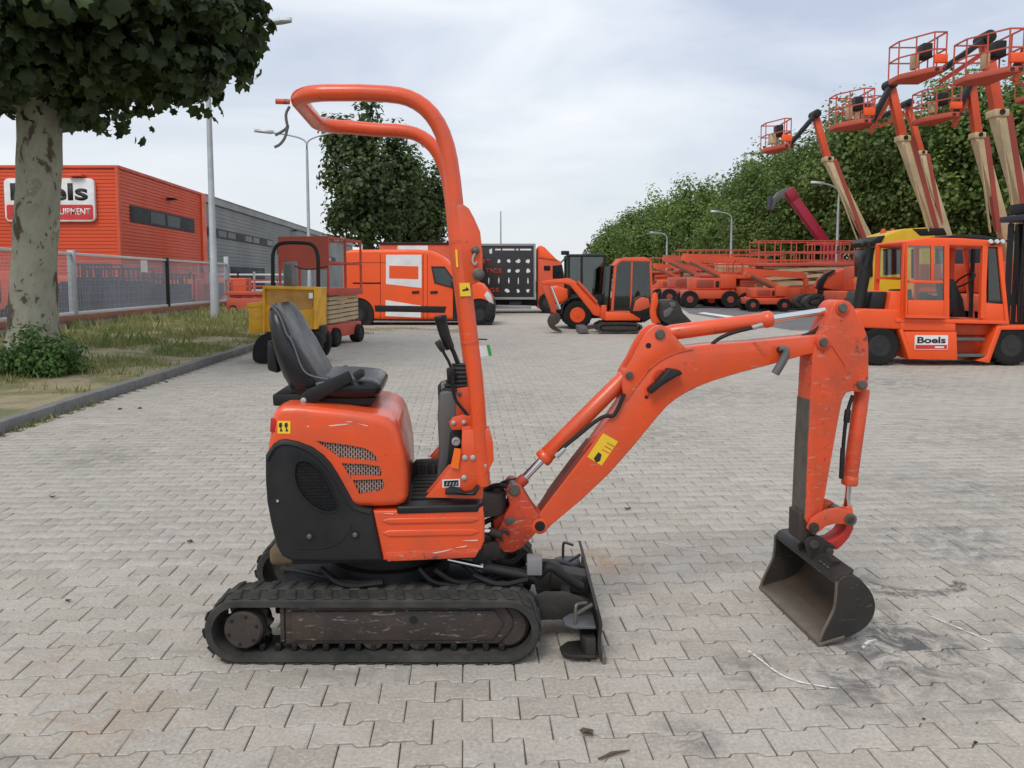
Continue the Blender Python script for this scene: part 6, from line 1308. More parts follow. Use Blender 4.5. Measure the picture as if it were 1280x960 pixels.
# ---------------------------------------------------------------- yellow dumper
Yd = 13.2; dm = root('mini_dumper', at(370, 452, Yd), 'rusty yellow mini dumper with black roll hoop beside the kerb', 'dumper')
MB().prism(pp([(330, 359), (393, 360), (394, 412), (330, 416)], Yd), Yd+.05, Yd+.75).build('skip', 'yellow_paint', dm, .03); 
for pts_, mt in (([(328, 357.5), (395, 359), (395, 363), (328, 361.5)], 'yellow_paint'), ([(328, 358), (331, 358), (331, 416), (328, 416)], 'yellow_paint'), ([(392, 360), (395, 360), (395, 412), (392, 412)], 'yellow_paint')): PB(pts_, Yd, Yd-.02, Yd+.78, 'skip_rim', mt, dm, .02, 3)
PB([(333, 364), (391, 365), (390, 385), (360, 388), (333, 380)], Yd, Yd+.03, Yd+.055, 'rust_patch', 'rust_paint', dm)
PB([(308, 382), (345, 380), (352, 415), (308, 418)], Yd, Yd+.1, Yd+.85, 'side_box', 'yellow_paint', dm, .02); PB([(306, 379), (347, 377), (347, 382), (306, 385)], Yd, Yd+.08, Yd+.87, 'box_rim', 'yellow_paint', dm, .01)
PB([(312, 390), (342, 388), (345, 411), (312, 413)], Yd, Yd+.085, Yd+.105, 'box_panel', 'yellow_paint', dm, .008)
PB([(386, 366), (391, 366), (391, 373), (386, 373)], Yd, Yd-.005, Yd+.05, 'paper_notice', 'print_white', dm)
for yy in (Yd+.02, Yd+.62): MB().prism(pp(chaikin([(314, 446), (316, 430), (326, 418), (345, 413), (392, 413), (401, 420), (401, 440), (394, 453), (330, 455), (317, 453)], 1), Yd), yy, yy+.2).build('track', 'tyre', dm, .02)
PB([(340, 410), (398, 408), (398, 432), (340, 436)], Yd, Yd+.2, Yd+.65, 'chassis', 'black_paint', dm, .03)
hp_ = [(341, 372), (341, 330), (341, 316), (346, 306), (356, 303), (382, 303.5), (392, 306), (397, 316), (398, 330), (398, 372), (398, 415)]
MB().tube([(q[0], Yd+.55, q[1]) for q in chaikin(pp(hp_, Yd+.55), 2, False)], .034, 12).build('roll_hoop', 'black_paint', dm, smooth=60)
PB([(343, 326), (356, 326), (357, 358), (343, 358)], Yd, Yd+.5, Yd+.8, 'control_box', 'grey_paint', dm, .02); PB([(345, 330), (354, 330), (354, 356), (345, 356)], Yd, Yd+.49, Yd+.51, 'box_door', 'grey_plastic', dm, .004)
MB().tube([(q[0], Yd+.6, q[1]) for q in chaikin(pp([(356, 326), (375, 336), (390, 337), (410, 333)], Yd+.6), 3, False)], .012, 6).build('hanging_hose', 'black_paint', dm)

# ---------------------------------------------------------------- folded boom lifts and lifts along the far right side
def scx(px_, pyb, Y, rz, L_, W, ydk, yrail, label, mats=('orange_far', 'red_lift', 'tan'), nst=4):
    b = at(px_, 350, Y); zd = at(px_, ydk, Y).z; return scissor((b.x, b.y+W/2, 0), rz, L_, W, zd, at(px_, yrail, Y).z-zd, label, 'lifts parked along the lane', mats, .40, False, nst)
scx(1010, 382, 37, R(-4), 4.6, 1.8, 331, 301, 'large scissor lift with tan arms and high red railing beside the lane', nst=3)
scx(928, 384, 42, R(-4), 4.4, 1.8, 345, 318, 'low orange scissor lift with red railing behind the sloping arm machine', ('orange_far', 'red_lift', 'red_lift'), 3)
scx(1062, 382, 41, R(-4), 3.6, 1.8, 329, 304, 'red railed scissor lift behind the large tan armed lift', ('red_lift', 'red_lift', 'tan'), 3)
scx(968, 383, 40, R(-4), 3.8, 1.8, 347, 325, 'low scissor lift with red arms between the tan armed lift and the steep arm lift', ('orange_far', 'orange_far', 'red_lift'), 4)
scx(900, 384, 47, R(-4), 4.8, 2.0, 338, 312, 'tan armed scissor lift behind the folded boom lifts', ('orange_far', 'red_lift', 'tan'), 4)
scx(858, 384, 58, R(-4), 5.2, 2.0, 340, 322, 'distant orange scissor lift behind the compact excavator cab', ('orange_far', 'red_lift', 'orange_far'), 3)
scx(1040, 382, 44, R(-4), 4.2, 1.8, 337, 315, 'tan armed scissor lift behind the orange hooded crawler', ('red_lift', 'red_lift', 'tan'), 4)
def tan_deck(x0_, x1_, y0_, y1_, Y):
    t = root('tan_deck', at((x0_+x1_)/2, 385, Y), 'tan sided lift platform standing on low supports behind the orange lifts', 'platform'); n_ = 6
    for k in range(n_):
        w_ = (x1_-x0_)/n_; PB([(x0_+k*w_+.4, y0_), (x0_+(k+1)*w_-.4, y0_), (x0_+(k+1)*w_-.4, y1_), (x0_+k*w_+.4, y1_)], Y, Y, Y+.05, 'side_panel', 'tan', t, .01)
    PB([(x0_, y1_), (x1_, y1_), (x1_, y1_+2), (x0_, y1_+2)], Y, Y, Y+1.8, 'deck', 'orange_far', t)
    for x in (x0_+3, x1_-3): q = at(x, 350, Y); MB().box(q.x-.15, q.x+.15, Y+.3, Y+1.5, 0, at(x, y1_, Y).z).build('support', 'orange_far', t, .02)
tan_deck(893, 962, 329, 340, 44)
def low_boom(x, Y, s, label, mat='orange_far'):
    """articulated boom lift folded down: chassis, four wheels, turret, raised riser arm, long horizontal boom and basket"""
    b = at(x, 350, Y); t = empty('boom_lift', (b.x, b.y, 0), R(-4), label, 'boom lift', 'lifts parked along the lane'); B = lambda m, nm, mt, par=None, bv=0: m.build(nm, mt, par or t, bv, wl=False)
    B(MB().box(-1.2*s, 1.2*s, -.8, .8, .45*s, .85*s), 'chassis', mat, bv=.04)
    for sx in (-1, 1):
        for sy in (-1, 1):
            c = (sx*.95*s, sy*.85, .42*s); m = MB(); m.lathe([(.2*s, -.14), (.39*s, -.15), (.42*s, -.1), (.42*s, .1), (.39*s, .15), (.2*s, .14)], c, 'y', 22); w_ = B(m, 'wheel', 'tyre'); B(MB().lathe([(.16*s, sy*.145), (.15*s, sy*.15), (.08*s, sy*.1), (.05*s, sy*.16)], c, 'y', 16), 'rim', 'rust_red', w_)
    tu_ = B(MB().box(-.9*s, 1.1*s, -.6, .6, .88*s, 1.45*s), 'turret', mat, bv=.05); B(MB().box(.5*s, 1.25*s, -.72, -.6, .95*s, 1.6*s), 'cowling', mat, tu_, .04); B(MB().box(-.6*s, .2*s, -.625, -.6, .98*s, 1.35*s), 'hatch', 'rust_red', tu_, .02); B(MB().box(.3*s, .45*s, -.64, -.6, 1.0*s, 1.3*s), 'vent', 'black_paint', tu_, .01)
    B(MB().bar((.9*s, -.1, 1.4*s), (-1.2*s, -.1, 2.45*s), .26, .30), 'riser_arm', mat); B(MB().bar((-1.2*s, .15, 2.5*s), (2.5*s, .15, 2.25*s), .24, .30), 'main_boom', mat); B(MB().bar((.5*s, -.3, 1.5*s), (-.9*s, -.3, 2.2*s), .1, .1), 'lift_cylinder', 'bare_steel')
    B(MB().bar((2.5*s, .15, 2.25*s), (2.9*s, .15, .9*s), .16, .2), 'jib', mat); bk_ = B(MB().box(2.7*s, 3.5*s, -.8, 1.0, .5*s, .62*s), 'basket_floor', mat)
    for z in (1.1*s, 1.6*s):
        for (a_, b__) in (((2.7*s, -.8), (3.5*s, -.8)), ((3.5*s, -.8), (3.5*s, 1.0)), ((3.5*s, 1.0), (2.7*s, 1.0)), ((2.7*s, 1.0), (2.7*s, -.8))): B(MB().bar((*a_, z), (*b__, z), .04, .04), 'basket_rail', mat, bk_)
    for a_ in ((2.7*s, -.8), (3.5*s, -.8), (3.5*s, 1.0), (2.7*s, 1.0), (3.1*s, -.8)): B(MB().bar((*a_, .6*s), (*a_, 1.6*s), .04, .04), 'basket_post', mat, bk_)
    return t
low_boom(857, 46, 1.12, 'folded red boom lift parked behind the compact excavator', 'red_lift'); low_boom(884, 40.5, 1.08, 'folded orange boom lift with steep sloping riser arm near the lane arrow'); low_boom(955, 36, .74, 'small orange boom lift parked before the large scissor lift'); low_boom(905, 52, 1.2, 'folded red boom lift behind the steep arm lift', 'red_lift'); low_boom(838, 55, 1.0, 'folded orange boom lift farthest along the lane')

# ---------------------------------------------------------------- tall telescopic boom lifts
def basket(px0, px1, yr, yf, Y, t, mat, tilt=0):
    a, b_ = at(px0, yf, Y+1.2), at(px1, yf, Y); z0 = at((px0+px1)/2, yf, Y).z; z1 = at((px0+px1)/2, yr, Y).z; x0_, x1_ = a.x, b_.x; dep = 1.5; H_ = z1-z0
    e = empty('basket', (0, 0, 0)); e.parent = t; WL[e.name] = tuple(t.location); y0_ = Y-.3; y1_ = Y+dep-.3; xm = x0_+(x1_-x0_)*.62
    fl = MB().prism([(x0_, y1_), (x0_, y0_+.9), (xm, y0_), (x1_, y0_), (x1_, y1_)], z0-.16, z0, 'z').build('floor', mat, e, .02)
    ring = [(x0_, y0_+.9), (xm, y0_), (x1_, y0_), (x1_, y1_), (x0_, y1_)]
    for z in (H_, H_*.5):
        for i in range(5): p, q = ring[i], ring[(i+1) % 5]; MB().bar((*p, z0+z), (*q, z0+z), .038, .038).build('rail', mat, e)
    for i in range(5):
        p, q = Vector(ring[i]), Vector(ring[(i+1) % 5]); n_ = max(1, int((q-p).length/.5))
        for k in range(n_): w = p.lerp(q, k/n_); MB().bar((w.x, w.y, z0), (w.x, w.y, z0+H_), .032, .032).build('post', mat, e)
    MB().box(x1_-.40, x1_-.12, y0_+.5, y0_+.9, z0+H_*.4, z0+H_*.85).build('control_console', 'black_plastic', e, .03); MB().box(x1_-.35, x1_+.03, y0_-.06, y0_+.05, z0+.08, z0+H_*.35).build('toe_box', 'orange_bright', e, .02)
    MB().box(x0_+(x1_-x0_)*.5, x1_-.6, y0_+.6, y0_+.9, z0+.1, z0+H_*.55).build('tool_tray', 'tan', e, .03)
    for k in range(3): MB().box(xm+.05+k*.22, xm+.16+k*.22, y0_-.012, y0_+.002, z0-.13, z0-.04).build('hazard_stripe', 'sticker_dark', fl)
    return e
def telescopic(Y, base_px, tan0, tan1, elbow, jib1, bsk, label, w=.42, jibmat='black_paint', twin=True):
    b = at(*base_px, Y); t = empty('telescopic_lift', (b.x, b.y, 0), 0, label, 'boom lift', 'tall telescopic lifts behind the forklift')
    m = MB(); m.box(b.x-1.7, b.x+1.7, Y-1.0, Y+1.4, .5, 1.0); m.build('chassis', 'orange_far', t, .05)
    for sx in (-1, 1):
        for yy, f_ in ((Y-1.0, -1), (Y+1.4, 1)): wheel(t, (b.x+sx*1.3, yy, .5), .5, .36, 'orange_far', .5, f_)
    p0, p1, p2, p3 = at(*tan0, Y), at(*tan1, Y), at(*elbow, Y), at(*jib1, Y)
    MB().box(b.x-1.0, b.x+1.4, Y-.7, Y+1.1, 1.02, 2.0).build('turret', 'orange_far', t, .06)
    yy = Y+.2; q0 = Vector((p0.x, yy, p0.z)); q1 = Vector((p1.x, yy, p1.z)); q2 = Vector((p2.x, yy, p2.z)); q3 = Vector((p3.x, yy, p3.z))
    tb_ = MB().bar(Vector((b.x+.35, yy, 1.6)) if q0.z > 2.2 else q0, q1, w, w, (0, 1, 0)).build('outer_boom', 'tan', t, .02)
    d = (q1-q0).normalized(); s = Vector((d.z, 0, -d.x))
    MB().bar(q1-d*.05, q2, w*.78, w*.78, (0, 1, 0)).build('inner_boom', 'orange_far', t, .02)
    MB().bar(q0+s*w*.62+Vector((0, -.1, 0)), q1-d*.1+s*w*.62+Vector((0, -.1, 0)), w*.5, w*.5, (0, 1, 0)).build('cable_carrier', 'rust_red', tb_)
    MB().bar(q0-s*w*.30+Vector((0, -w*.55, 0)), q1-d*.2-s*w*.30+Vector((0, -w*.55, 0)), w*.10, w*.22, (0, 1, 0)).build('boom_rib', 'tan', tb_)
    MB().box(q1.x-w*.6, q1.x+w*.6, yy-w*.62, yy+w*.62, q1.z-w*.35, q1.z+w*.25).build('boom_collar', 'tan', tb_, .03); MB().cyl(q1+Vector((0, -w*.64, 0)), q1+Vector((0, -w*.72, 0)), w*.22).build('sheave', 'black_paint', tb_)
    MB().lathe([(w*.35, -.3), (w*.5, -.28), (w*.5, .28), (w*.35, .3)], q2, 'y', 18).build('elbow', jibmat, t)
    j_ = MB().bar(q2+Vector((0, -.12, 0)), q3+Vector((0, -.12, 0)), .16, .26, (0, 1, 0)).build('jib', jibmat, t, .02)
    if twin: MB().bar(q2+Vector((.12, .05, -.32)), q3+Vector((.06, .05, -.30)), .12, .14, (0, 1, 0)).build('jib_link', 'orange_far', j_)
    basket(*bsk, Y, t, 'red_lift')
    return t
telescopic(31, (1098, 393), (1082, 318), (1037, 198), (1021, 142), (986, 183), (951, 985, 150, 181), 'telescopic lift with single black jib and lowest raised basket', 0.32, twin=False)
telescopic(27, (1180, 401), (1164, 288), (1132, 172), (1116, 104), (1090, 153), (1036, 1087, 113, 150), 'telescopic lift with hazard striped basket left of the yellow cab boom', 0.34)
telescopic(30, (1190, 396), (1172, 280), (1155, 190), (1137, 128), (1100, 147), (1052, 1096, 122, 150), 'red telescopic lift close behind the hazard striped basket', 0.27)
telescopic(23, (1290, 410), (1275, 290), (1252, 140), (1236, 46), (1180, 86), (1111, 1175, 44, 86), 'telescopic lift with the highest basket reaching over the yellow cab', 0.37)
telescopic(25.5, (1258, 404), (1242, 290), (1226, 168), (1217, 98), (1195, 145), (1140, 1194, 108, 142), 'telescopic lift with the low basket hanging before the tree crowns', 0.32)
telescopic(21, (1385, 416), (1360, 300), (1330, 120), (1304, 26), (1273, 84), (1192, 1269, 40, 86), 'telescopic lift with large basket above the forklift mast', 0.37)
telescopic(24, (1400, 408), (1385, 300), (1372, 180), (1360, 90), (1330, 118), (1269, 1326, 74, 112), 'telescopic lift whose basket hangs past the forklift mast', 0.34)
b = at(1085, 350, 46); th = empty('telehandler', (b.x, b.y, 0), 0, 'magenta telehandler boom raised before the tree row', 'telehandler')
MB().box(b.x-2.2, b.x+1.8, 45.2, 47, .6, 1.5).build('chassis', 'magenta', th, .06)
for sx in (-1, 1):
    for yy, f_ in ((45.2, -1), (47, 1)): wheel(th, (b.x+sx*1.5-.2, yy, .6), .6, .4, 'magenta', .5, f_)
q0, q1 = at(1060, 345, 46), at(985, 239, 46); m0 = MB().bar(q0, q1, .52, .55, (0, 1, 0)).build('boom', 'magenta', th, .03); qm = q0.lerp(q1, .9); MB().bar(qm, q1+(q1-q0).normalized()*.1, .56, .6, (0, 1, 0)).build('boom_collar', 'magenta', m0, .02)
hd = MB().prism(pp([(988, 236), (982, 235), (972, 240), (966, 248), (962, 262), (965, 264), (969, 254), (978, 247), (987, 243)], 46), 45.8, 46.2).build('boom_head', 'grey_plastic', th, .02); MB().bar(at(963, 245, 46), at(961, 262, 46), .1, .5).build('fork_carriage', 'dark_clutter', hd)
MB().box(b.x-.6, b.x+.8, 45.3, 46.2, 1.5, 2.7).build('cab', 'dark_clutter', th, .06)

# far boom lift behind the van
b = at(515, 350, 58); fl_ = empty('boom_lift', (b.x, b.y, 0), 0, 'orange boom lift with bent arm rising behind the orange box lorry', 'boom lift')
MB().bar(at(512, 330, 58), at(527, 264, 58), .38, .42, (0, 1, 0)).build('lower_arm', 'orange_far', fl_, .02); MB().bar(at(527, 264, 58), at(548, 289, 58), .30, .34, (0, 1, 0)).build('upper_arm', 'orange_far', fl_, .02); MB().lathe([(.2, -.3), (.34, -.28), (.34, .28), (.2, .3)], at(527, 264, 58), 'y', 16).build('elbow', 'black_paint', fl_)
MB().box(b.x-1.2, b.x+1.2, 57, 59, .1, 1.0).build('chassis', 'orange_far', fl_, .05); MB().box(b.x-.6, b.x+.6, 57.4, 58.6, 1.0, 2.7).build('turret', 'orange_far', fl_, .05); MB().box(*sorted((at(546, 290, 58).x, at(556, 290, 58).x)), 57.4, 58.6, at(550, 292, 58).z, at(550, 286, 58).z).build('basket', 'orange_far', fl_, .03)

# ---------------------------------------------------------------- orange tracked crawler and yellow tipper cab
def crawler(px_shift, Y, label):
    s = lambda pts: [(a+px_shift, b_) for a, b_ in pts]; t = root('crawler_carrier', at(1065+px_shift, 385, Y), label, 'crawler')
    MB().prism(pp(s(chaikin([(1027, 358), (1030, 350), (1040, 341), (1052, 336), (1066, 334), (1120, 334), (1120, 366), (1064, 366), (1028, 362)], 1)), Y), Y+.2, Y+1.3).build('engine_hood', 'orange_far', t, .10, 3)
    MB().prism(pp(s([(1019, 360), (1021, 350), (1029, 342), (1040, 337), (1043, 338), (1032, 346), (1026, 356), (1025, 363)]), Y), Y+.12, Y+.32).build('front_guard', 'black_plastic', t, .02)
    MB().prism(pp(s([(1030, 362), (1120, 364), (1120, 372), (1030, 370)]), Y), Y+.4, Y+1.1).build('deck', 'black_paint', t, .02)
    for yy in (Y, Y+1.1): belt(t, s(chaikin([(1001, 378), (1006, 371), (1016, 368), (1110, 365), (1118, 372), (1118, 382), (1110, 386), (1012, 386), (1003, 384)], 1)), Y, yy, .5)
crawler(4, 33, 'orange hooded crawler on black tracks left of the forklift'); crawler(128, 33.5, 'orange hooded crawler seen through the forklift cab')
Yy = 27; yt_ = root('tipper_truck', at(1120, 401, Yy), 'yellow lorry cab with black sun visor behind the forklift', 'truck')
yc_ = PB([(1093, 396), (1093, 328), (1095, 312), (1100, 300), (1110, 292), (1130, 286), (1160, 284), (1170, 288), (1170, 396)], Yy, Yy, Yy+1.6, 'cab', 'yellow_cab', yt_, .06, 3)
PB([(1088, 302), (1097, 296), (1106, 294), (1101, 304), (1092, 308)], Yy, Yy-.05, Yy+1.65, 'sun_visor', 'black_plastic', yc_, .02); PB([(1140, 286), (1180, 285), (1184, 294), (1150, 295)], Yy, Yy-.02, Yy+2.4, 'roof_fairing', 'black_plastic', yc_, .03)
PB([(1091, 311), (1096, 309), (1096, 346), (1091, 346)], Yy, Yy+.12, Yy+1.48, 'windscreen', 'window_dark', yc_, .02); PB([(1104, 311), (1128, 309), (1128, 342), (1104, 344)], Yy, Yy-.03, Yy+.02, 'door_window', 'window_dark', yc_, .02); PB([(1139, 311), (1148, 311), (1148, 348), (1139, 348)], Yy, Yy-.02, Yy+.02, 'rear_window', 'window_dark', yc_, .02)
for x in (1118, 1130): q = at(x, 289, Yy); MB().tube([(q.x, Yy+.8, q.z-.25), (q.x, Yy+.8, q.z+.05), (q.x, Yy+.8, q.z+.14)], [.11, .10, .05], 12).build('beacon', 'orange_far', yc_)
PB([(1098, 372), (1170, 372), (1170, 394), (1098, 394)], Yy, Yy-.04, Yy+.1, 'skirt', 'black_plastic', yc_, .02); PB([(1172, 300), (1420, 300), (1420, 372), (1172, 372)], Yy, Yy+.02, Yy+2.4, 'tipper_body', 'dark_clutter', yt_, .03); PB([(1104, 385), (1420, 376), (1420, 392), (1104, 393)], Yy, Yy+.4, Yy+2, 'chassis', 'black_paint', yt_)
truck_wheels(yt_, (1122, 1260, 1310), 392, Yy, 2.4, .5)

# ---------------------------------------------------------------- forklift
Yf = 12.9; fk = root('forklift', at(1180, 458, Yf), 'large orange forklift with open cab door and black mast', 'forklift'); fwd = 1.3
def fkp(pts, y0, y1, name, mat, par=None, bev=.012, seg=2): return MB().prism(pp(pts, Yf), Yf+y0, Yf+y1).build(name, mat, par or fk, bev, seg)
cw = fkp([(1069, 390), (1078, 386), (1126, 387), (1132, 400), (1127, 412), (1078, 410), (1068, 406)], .02, fwd-.02, 'counterweight', 'orange_bright', bev=.03, seg=3)
fkp([(1124, 412), (1129, 412), (1142, 449), (1136, 449)], .0, .32, 'rear_mudguard', 'orange_bright')
fkp([(1126, 401), (1195, 404), (1195, 414), (1126, 413)], .01, fwd-.01, 'sill', 'orange_bright'); pnl = fkp([(1130, 414.5), (1196, 414.5), (1197, 450), (1141, 449)], .0, fwd, 'side_panel', 'orange_bright')
fkp([(1197, 406), (1280, 407), (1285, 413), (1285, 420), (1197, 420)], .22, fwd-.1, 'step_recess', 'orange_far'); fkp([(1197, 420), (1250, 420), (1238, 452), (1197, 450)], .30, fwd-.3, 'recess_back', 'orange_far')
for y in (422.5, 443): fkp([(1196, y), (1232, y), (1232, y+3.5), (1196, y+3.5)], .02, .3, 'step', 'grey_plastic', None, .006)
fkp([(1247, 407), (1340, 407), (1340, 412), (1252, 412.5), (1237, 454), (1221, 451), (1233, 446)], .0, .34, 'front_mudguard', 'orange_bright')
fkp([(1130, 412), (1330, 412), (1330, 440), (1130, 440)], .34, fwd-.34, 'chassis', 'black_paint')
for x, yy in ((1101, 435), (1266, 438)):
    c = at(x, yy, Yf); r_ = .335
    for y_, f_ in ((Yf+.17, -1), (Yf+fwd-.17, 1)): wheel(fk, (c.x, y_, r_), r_, .30, 'dark_rim', .55, f_)
# company plate
a, b_ = at(1143.5, 419, Yf), at(1184, 437, Yf); pl = MB().prism(rrect(a.x, b_.x, b_.z, a.z, .02), Yf-.012, Yf+.004).build('company_plate', 'print_white', pnl); zm2 = at(1160, 431, Yf).z
MB().box(a.x+.012, b_.x-.012, Yf-.016, Yf-.011, b_.z+.012, zm2).build('plate_field', 'sign_red', pl); text_mesh('Boels', 'sticker_dark', ((b_.x-a.x)*.86, (a.z-zm2)*.68), ((a.x+b_.x)/2, Yf-.0125, (a.z+zm2)/2), (R(90), 0, 0), pl, bold=.03, ext=.003)
tx0 = at(1168, 434, Yf); MB().box(tx0.x, tx0.x+.15, Yf-.018, Yf-.0155, tx0.z-.012, tx0.z+.014).build('small_print', 'print_white', pl)
# cab
fkp([(1120, 398), (1262, 401), (1262, 405.5), (1120, 403)], .0, fwd, 'cab_floor', 'orange_bright')
fkp([(1131, 301), (1160, 297), (1200, 297.5), (1237, 300), (1252, 305), (1252, 309), (1131, 305)], .0, 1.05, 'cab_roof', 'orange_bright', None, .02, 3); fkp([(1195, 293.5), (1228, 293.5), (1254, 298), (1253, 305), (1235, 299.5), (1195, 297)], .05, 1.0, 'roof_guard', 'black_paint')
for yy in (.0, .95):
    for a, b_, w_ in (((1184.5, 305), (1184.5, 400), .07), ((1232.5, 306), (1228.5, 398), .085), ((1250, 306), (1259, 402), .07), ((1133, 304), (1129, 400), .07)):
        p0, p1 = at(*a, Yf), at(*b_, Yf); MB().bar((p0.x, Yf+yy+.04, p0.z), (p1.x, Yf+yy+.04, p1.z), w_, .08, (0, 1, 0)).build('cab_post', 'orange_bright', fk, .008, 1)
pane_frame([(1236, 308), (1249, 308), (1258, 378), (1253, 380), (1236, 378)], Yf, Yf+.02, Yf+.06, .03, 'black_plastic', 'dark_glass', fk, 'front_quarter_window')
fkp([(1231, 379), (1256, 380), (1260, 402), (1227, 400)], .015, .06, 'front_panel', 'orange_bright')
for yy in (.9,): p0, p1 = at(1217, 306, Yf+yy), at(1213, 396, Yf+yy); MB().bar((p0.x, Yf+yy, p0.z), (p1.x, Yf+yy, p1.z), .05, .05).build('inner_post', 'black_paint', fk)
MB().prism(pp([(1186, 307), (1230, 308), (1228, 360), (1186, 360)], Yf), Yf+.98, Yf+.99).build('far_window', 'glass', fk)
# the open door swung back along the side
dr = MB(); q = pp([(1132, 303), (1181, 304), (1181, 398), (1131, 397)], Yf-.06); dq = pane_frame([(1132, 303), (1181.5, 304), (1181, 398), (1131, 397)], Yf-.06, Yf-.09, Yf-.045, .055, 'orange_bright', 'glass', fk, 'cab_door')
def dpn(pts, y0, y1, nm, mt): return MB().prism(pp(pts, Yf-.06), Yf+y0, Yf+y1).build(nm, mt, dq, .006)
dpn([(1134, 375), (1179, 375.5), (1179, 396), (1134, 395)], -.085, -.05, 'door_panel', 'orange_bright'); dpn([(1135, 350), (1178, 351), (1178, 354.5), (1135, 353.5)], -.088, -.048, 'door_rail', 'orange_bright'); dpn([(1163, 306), (1166.5, 306), (1166.5, 351), (1163, 351)], -.088, -.048, 'door_mullion', 'orange_bright')
pane_frame([(1098, 306.5), (1130, 307), (1129, 350), (1096, 349)], Yf+.9, Yf+.9, Yf+.95, .06, 'orange_bright', 'glass', fk, 'rear_window'); fkp([(1096, 349), (1100, 349), (1117, 390), (1112, 390)], .9, .95, 'rear_window_stay', 'orange_bright')
fkp([(1091, 389), (1096, 365), (1115, 365), (1111, 389)], .15, fwd-.15, 'radiator_grille', 'black_plastic', None, .02); fkp([(1111, 390), (1116, 364), (1131, 364), (1131, 400)], .05, fwd-.05, 'engine_cover', 'orange_bright', None, .02)
q0, q1 = at(1072, 388, Yf+.3), at(1081, 338, Yf+.3); ex_ = MB().cyl(q0, q1, .095, .10, n=20).build('exhaust_silencer', 'black_paint', fk); MB().tube(chaikin([tuple(at(*p, Yf+.3)) for p in ((1081, 339), (1085, 322), (1086, 308), (1082, 302), (1077, 306))], 2, False), .035, 10).build('exhaust_pipe', 'black_paint', ex_)
fkp([(1184, 380), (1184, 370), (1203, 372), (1207, 376), (1205, 396), (1184, 396)], .35, .85, 'driver_seat', 'black_plastic', None, .03); fkp([(1146, 362), (1164, 362), (1164, 376), (1146, 376)], .6, 1.0, 'seat_back', 'black_plastic', None, .03)
fkp([(1208, 398), (1203, 352), (1210, 348), (1222, 374), (1226, 398)], .4, .85, 'dashboard', 'black_plastic', None, .03); c = at(1206, 350, Yf+.6); MB().tube([(c.x+.17*math.cos(t)*.8, Yf+.6+.19*math.sin(t), c.z+.12*math.cos(t)) for t in [k*2*math.pi/20 for k in range(20)]], .016, 8, closed=True).build('steering_wheel', 'black_plastic', fk)
# mast
Ym = Yf+1.1
for yy in (.12, fwd-.32):
    for x0_, x1_ in ((1256, 1263), (1265, 1272), (1274, 1281)): p0, p1 = at(x0_, 405, Ym), at(x1_, 280, Ym); MB().box(p0.x, p1.x, Yf+yy+(x0_-1256)*.004, Yf+yy+.18, p0.z-.35, p1.z).build('mast_channel', 'black_paint', fk, .008, 1)
MB().prism(pp([(1254, 271), (1292, 269), (1292, 278), (1254, 278)], Ym), Yf+.1, Yf+fwd-.1).build('mast_crosshead', 'dark_clutter', fk, .01); MB().prism(pp([(1264, 256), (1290, 255), (1290, 268), (1264, 269)], Ym), Yf+.55, Yf+fwd-.15).build('cylinder_head', 'black_paint', fk, .01)
for yy in (.5, .8): q = at(1270, 270, Ym); MB().cyl((q.x, Yf+yy, .5), (q.x, Yf+yy, q.z), .06).build('lift_cylinder', 'black_gloss', fk)
MB().prism(pp([(1262, 281), (1286, 281), (1286, 400), (1262, 404)], Ym), Ym-.25, Ym-.2).build('mast_guard', 'black_paint', fk)
p0 = at(1290, 400, Ym); MB().box(p0.x, p0.x+.08, Yf+.1, Yf+fwd-.1, .1, 1.6).build('carriage', 'black_paint', fk, .01)
for yy in (.25, .9): MB().box(p0.x+.08, p0.x+1.3, Yf+yy, Yf+yy+.14, .05, .11).build('fork', 'bare_steel', fk, .01)
MB().bar(at(1240, 306, Yf-.02), at(1262, 300, Yf-.02), .03, .03).build('lamp_bar', 'black_paint', fk); 
for x in (1238, 1246, 1253): q = at(x, 302, Yf-.03); MB().lathe([(.03, -.03), (.04, -.01), (.03, .03)], q, 'y', 12).build('work_lamp', 'lamp_lens', fk)

# ---------------------------------------------------------------- things behind the fence and beyond the verge
def crate_stack(px_, Y, w_, h_, label, mat='dark_clutter', bars=12):
    b = at(px_, 350, Y); t = empty('mesh_cage', (b.x, b.y, 0), R(4), label, 'cage', 'cages behind the mesh fence'); B = lambda m, nm, mt, par=None: m.build(nm, mt, par or t, 0, wl=False)
    for z in (.12, h_): 
        for y_ in (-.5, .5): B(MB().bar((-w_/2, y_, z), (w_/2, y_, z), .07, .07), 'rail', mat)
    for k in range(bars+1): x = -w_/2+k*w_/bars; B(MB().bar((x, -.5, .0), (x, -.5, h_), .05, .05), 'bar', mat)
    for x in (-w_/2, w_/2): B(MB().bar((x, .5, 0), (x, .5, h_), .07, .07), 'corner_post', mat)
    B(MB().box(-w_/2+.1, w_/2-.1, -.4, .45, .13, h_*.75), 'load', 'dark_clutter')
    return t
for k, (x, Y, w_, h_, lab) in enumerate(((150, 31, 2.2, 1.9, 'dark blue barred cage behind the fence near the plane tree'), (122, 33, 1.6, 2.1, 'taller dark cage beside the plane tree trunk behind the fence'), (185, 33, 2.4, 1.5, 'low dark cage behind the middle of the fence'), (212, 34.5, 1.8, 1.7, 'dark cage behind the fence notice'), (98, 30, 1.2, 1.3, 'small cage close behind the fence beside the trunk'))): crate_stack(x, Y, w_, h_, lab)
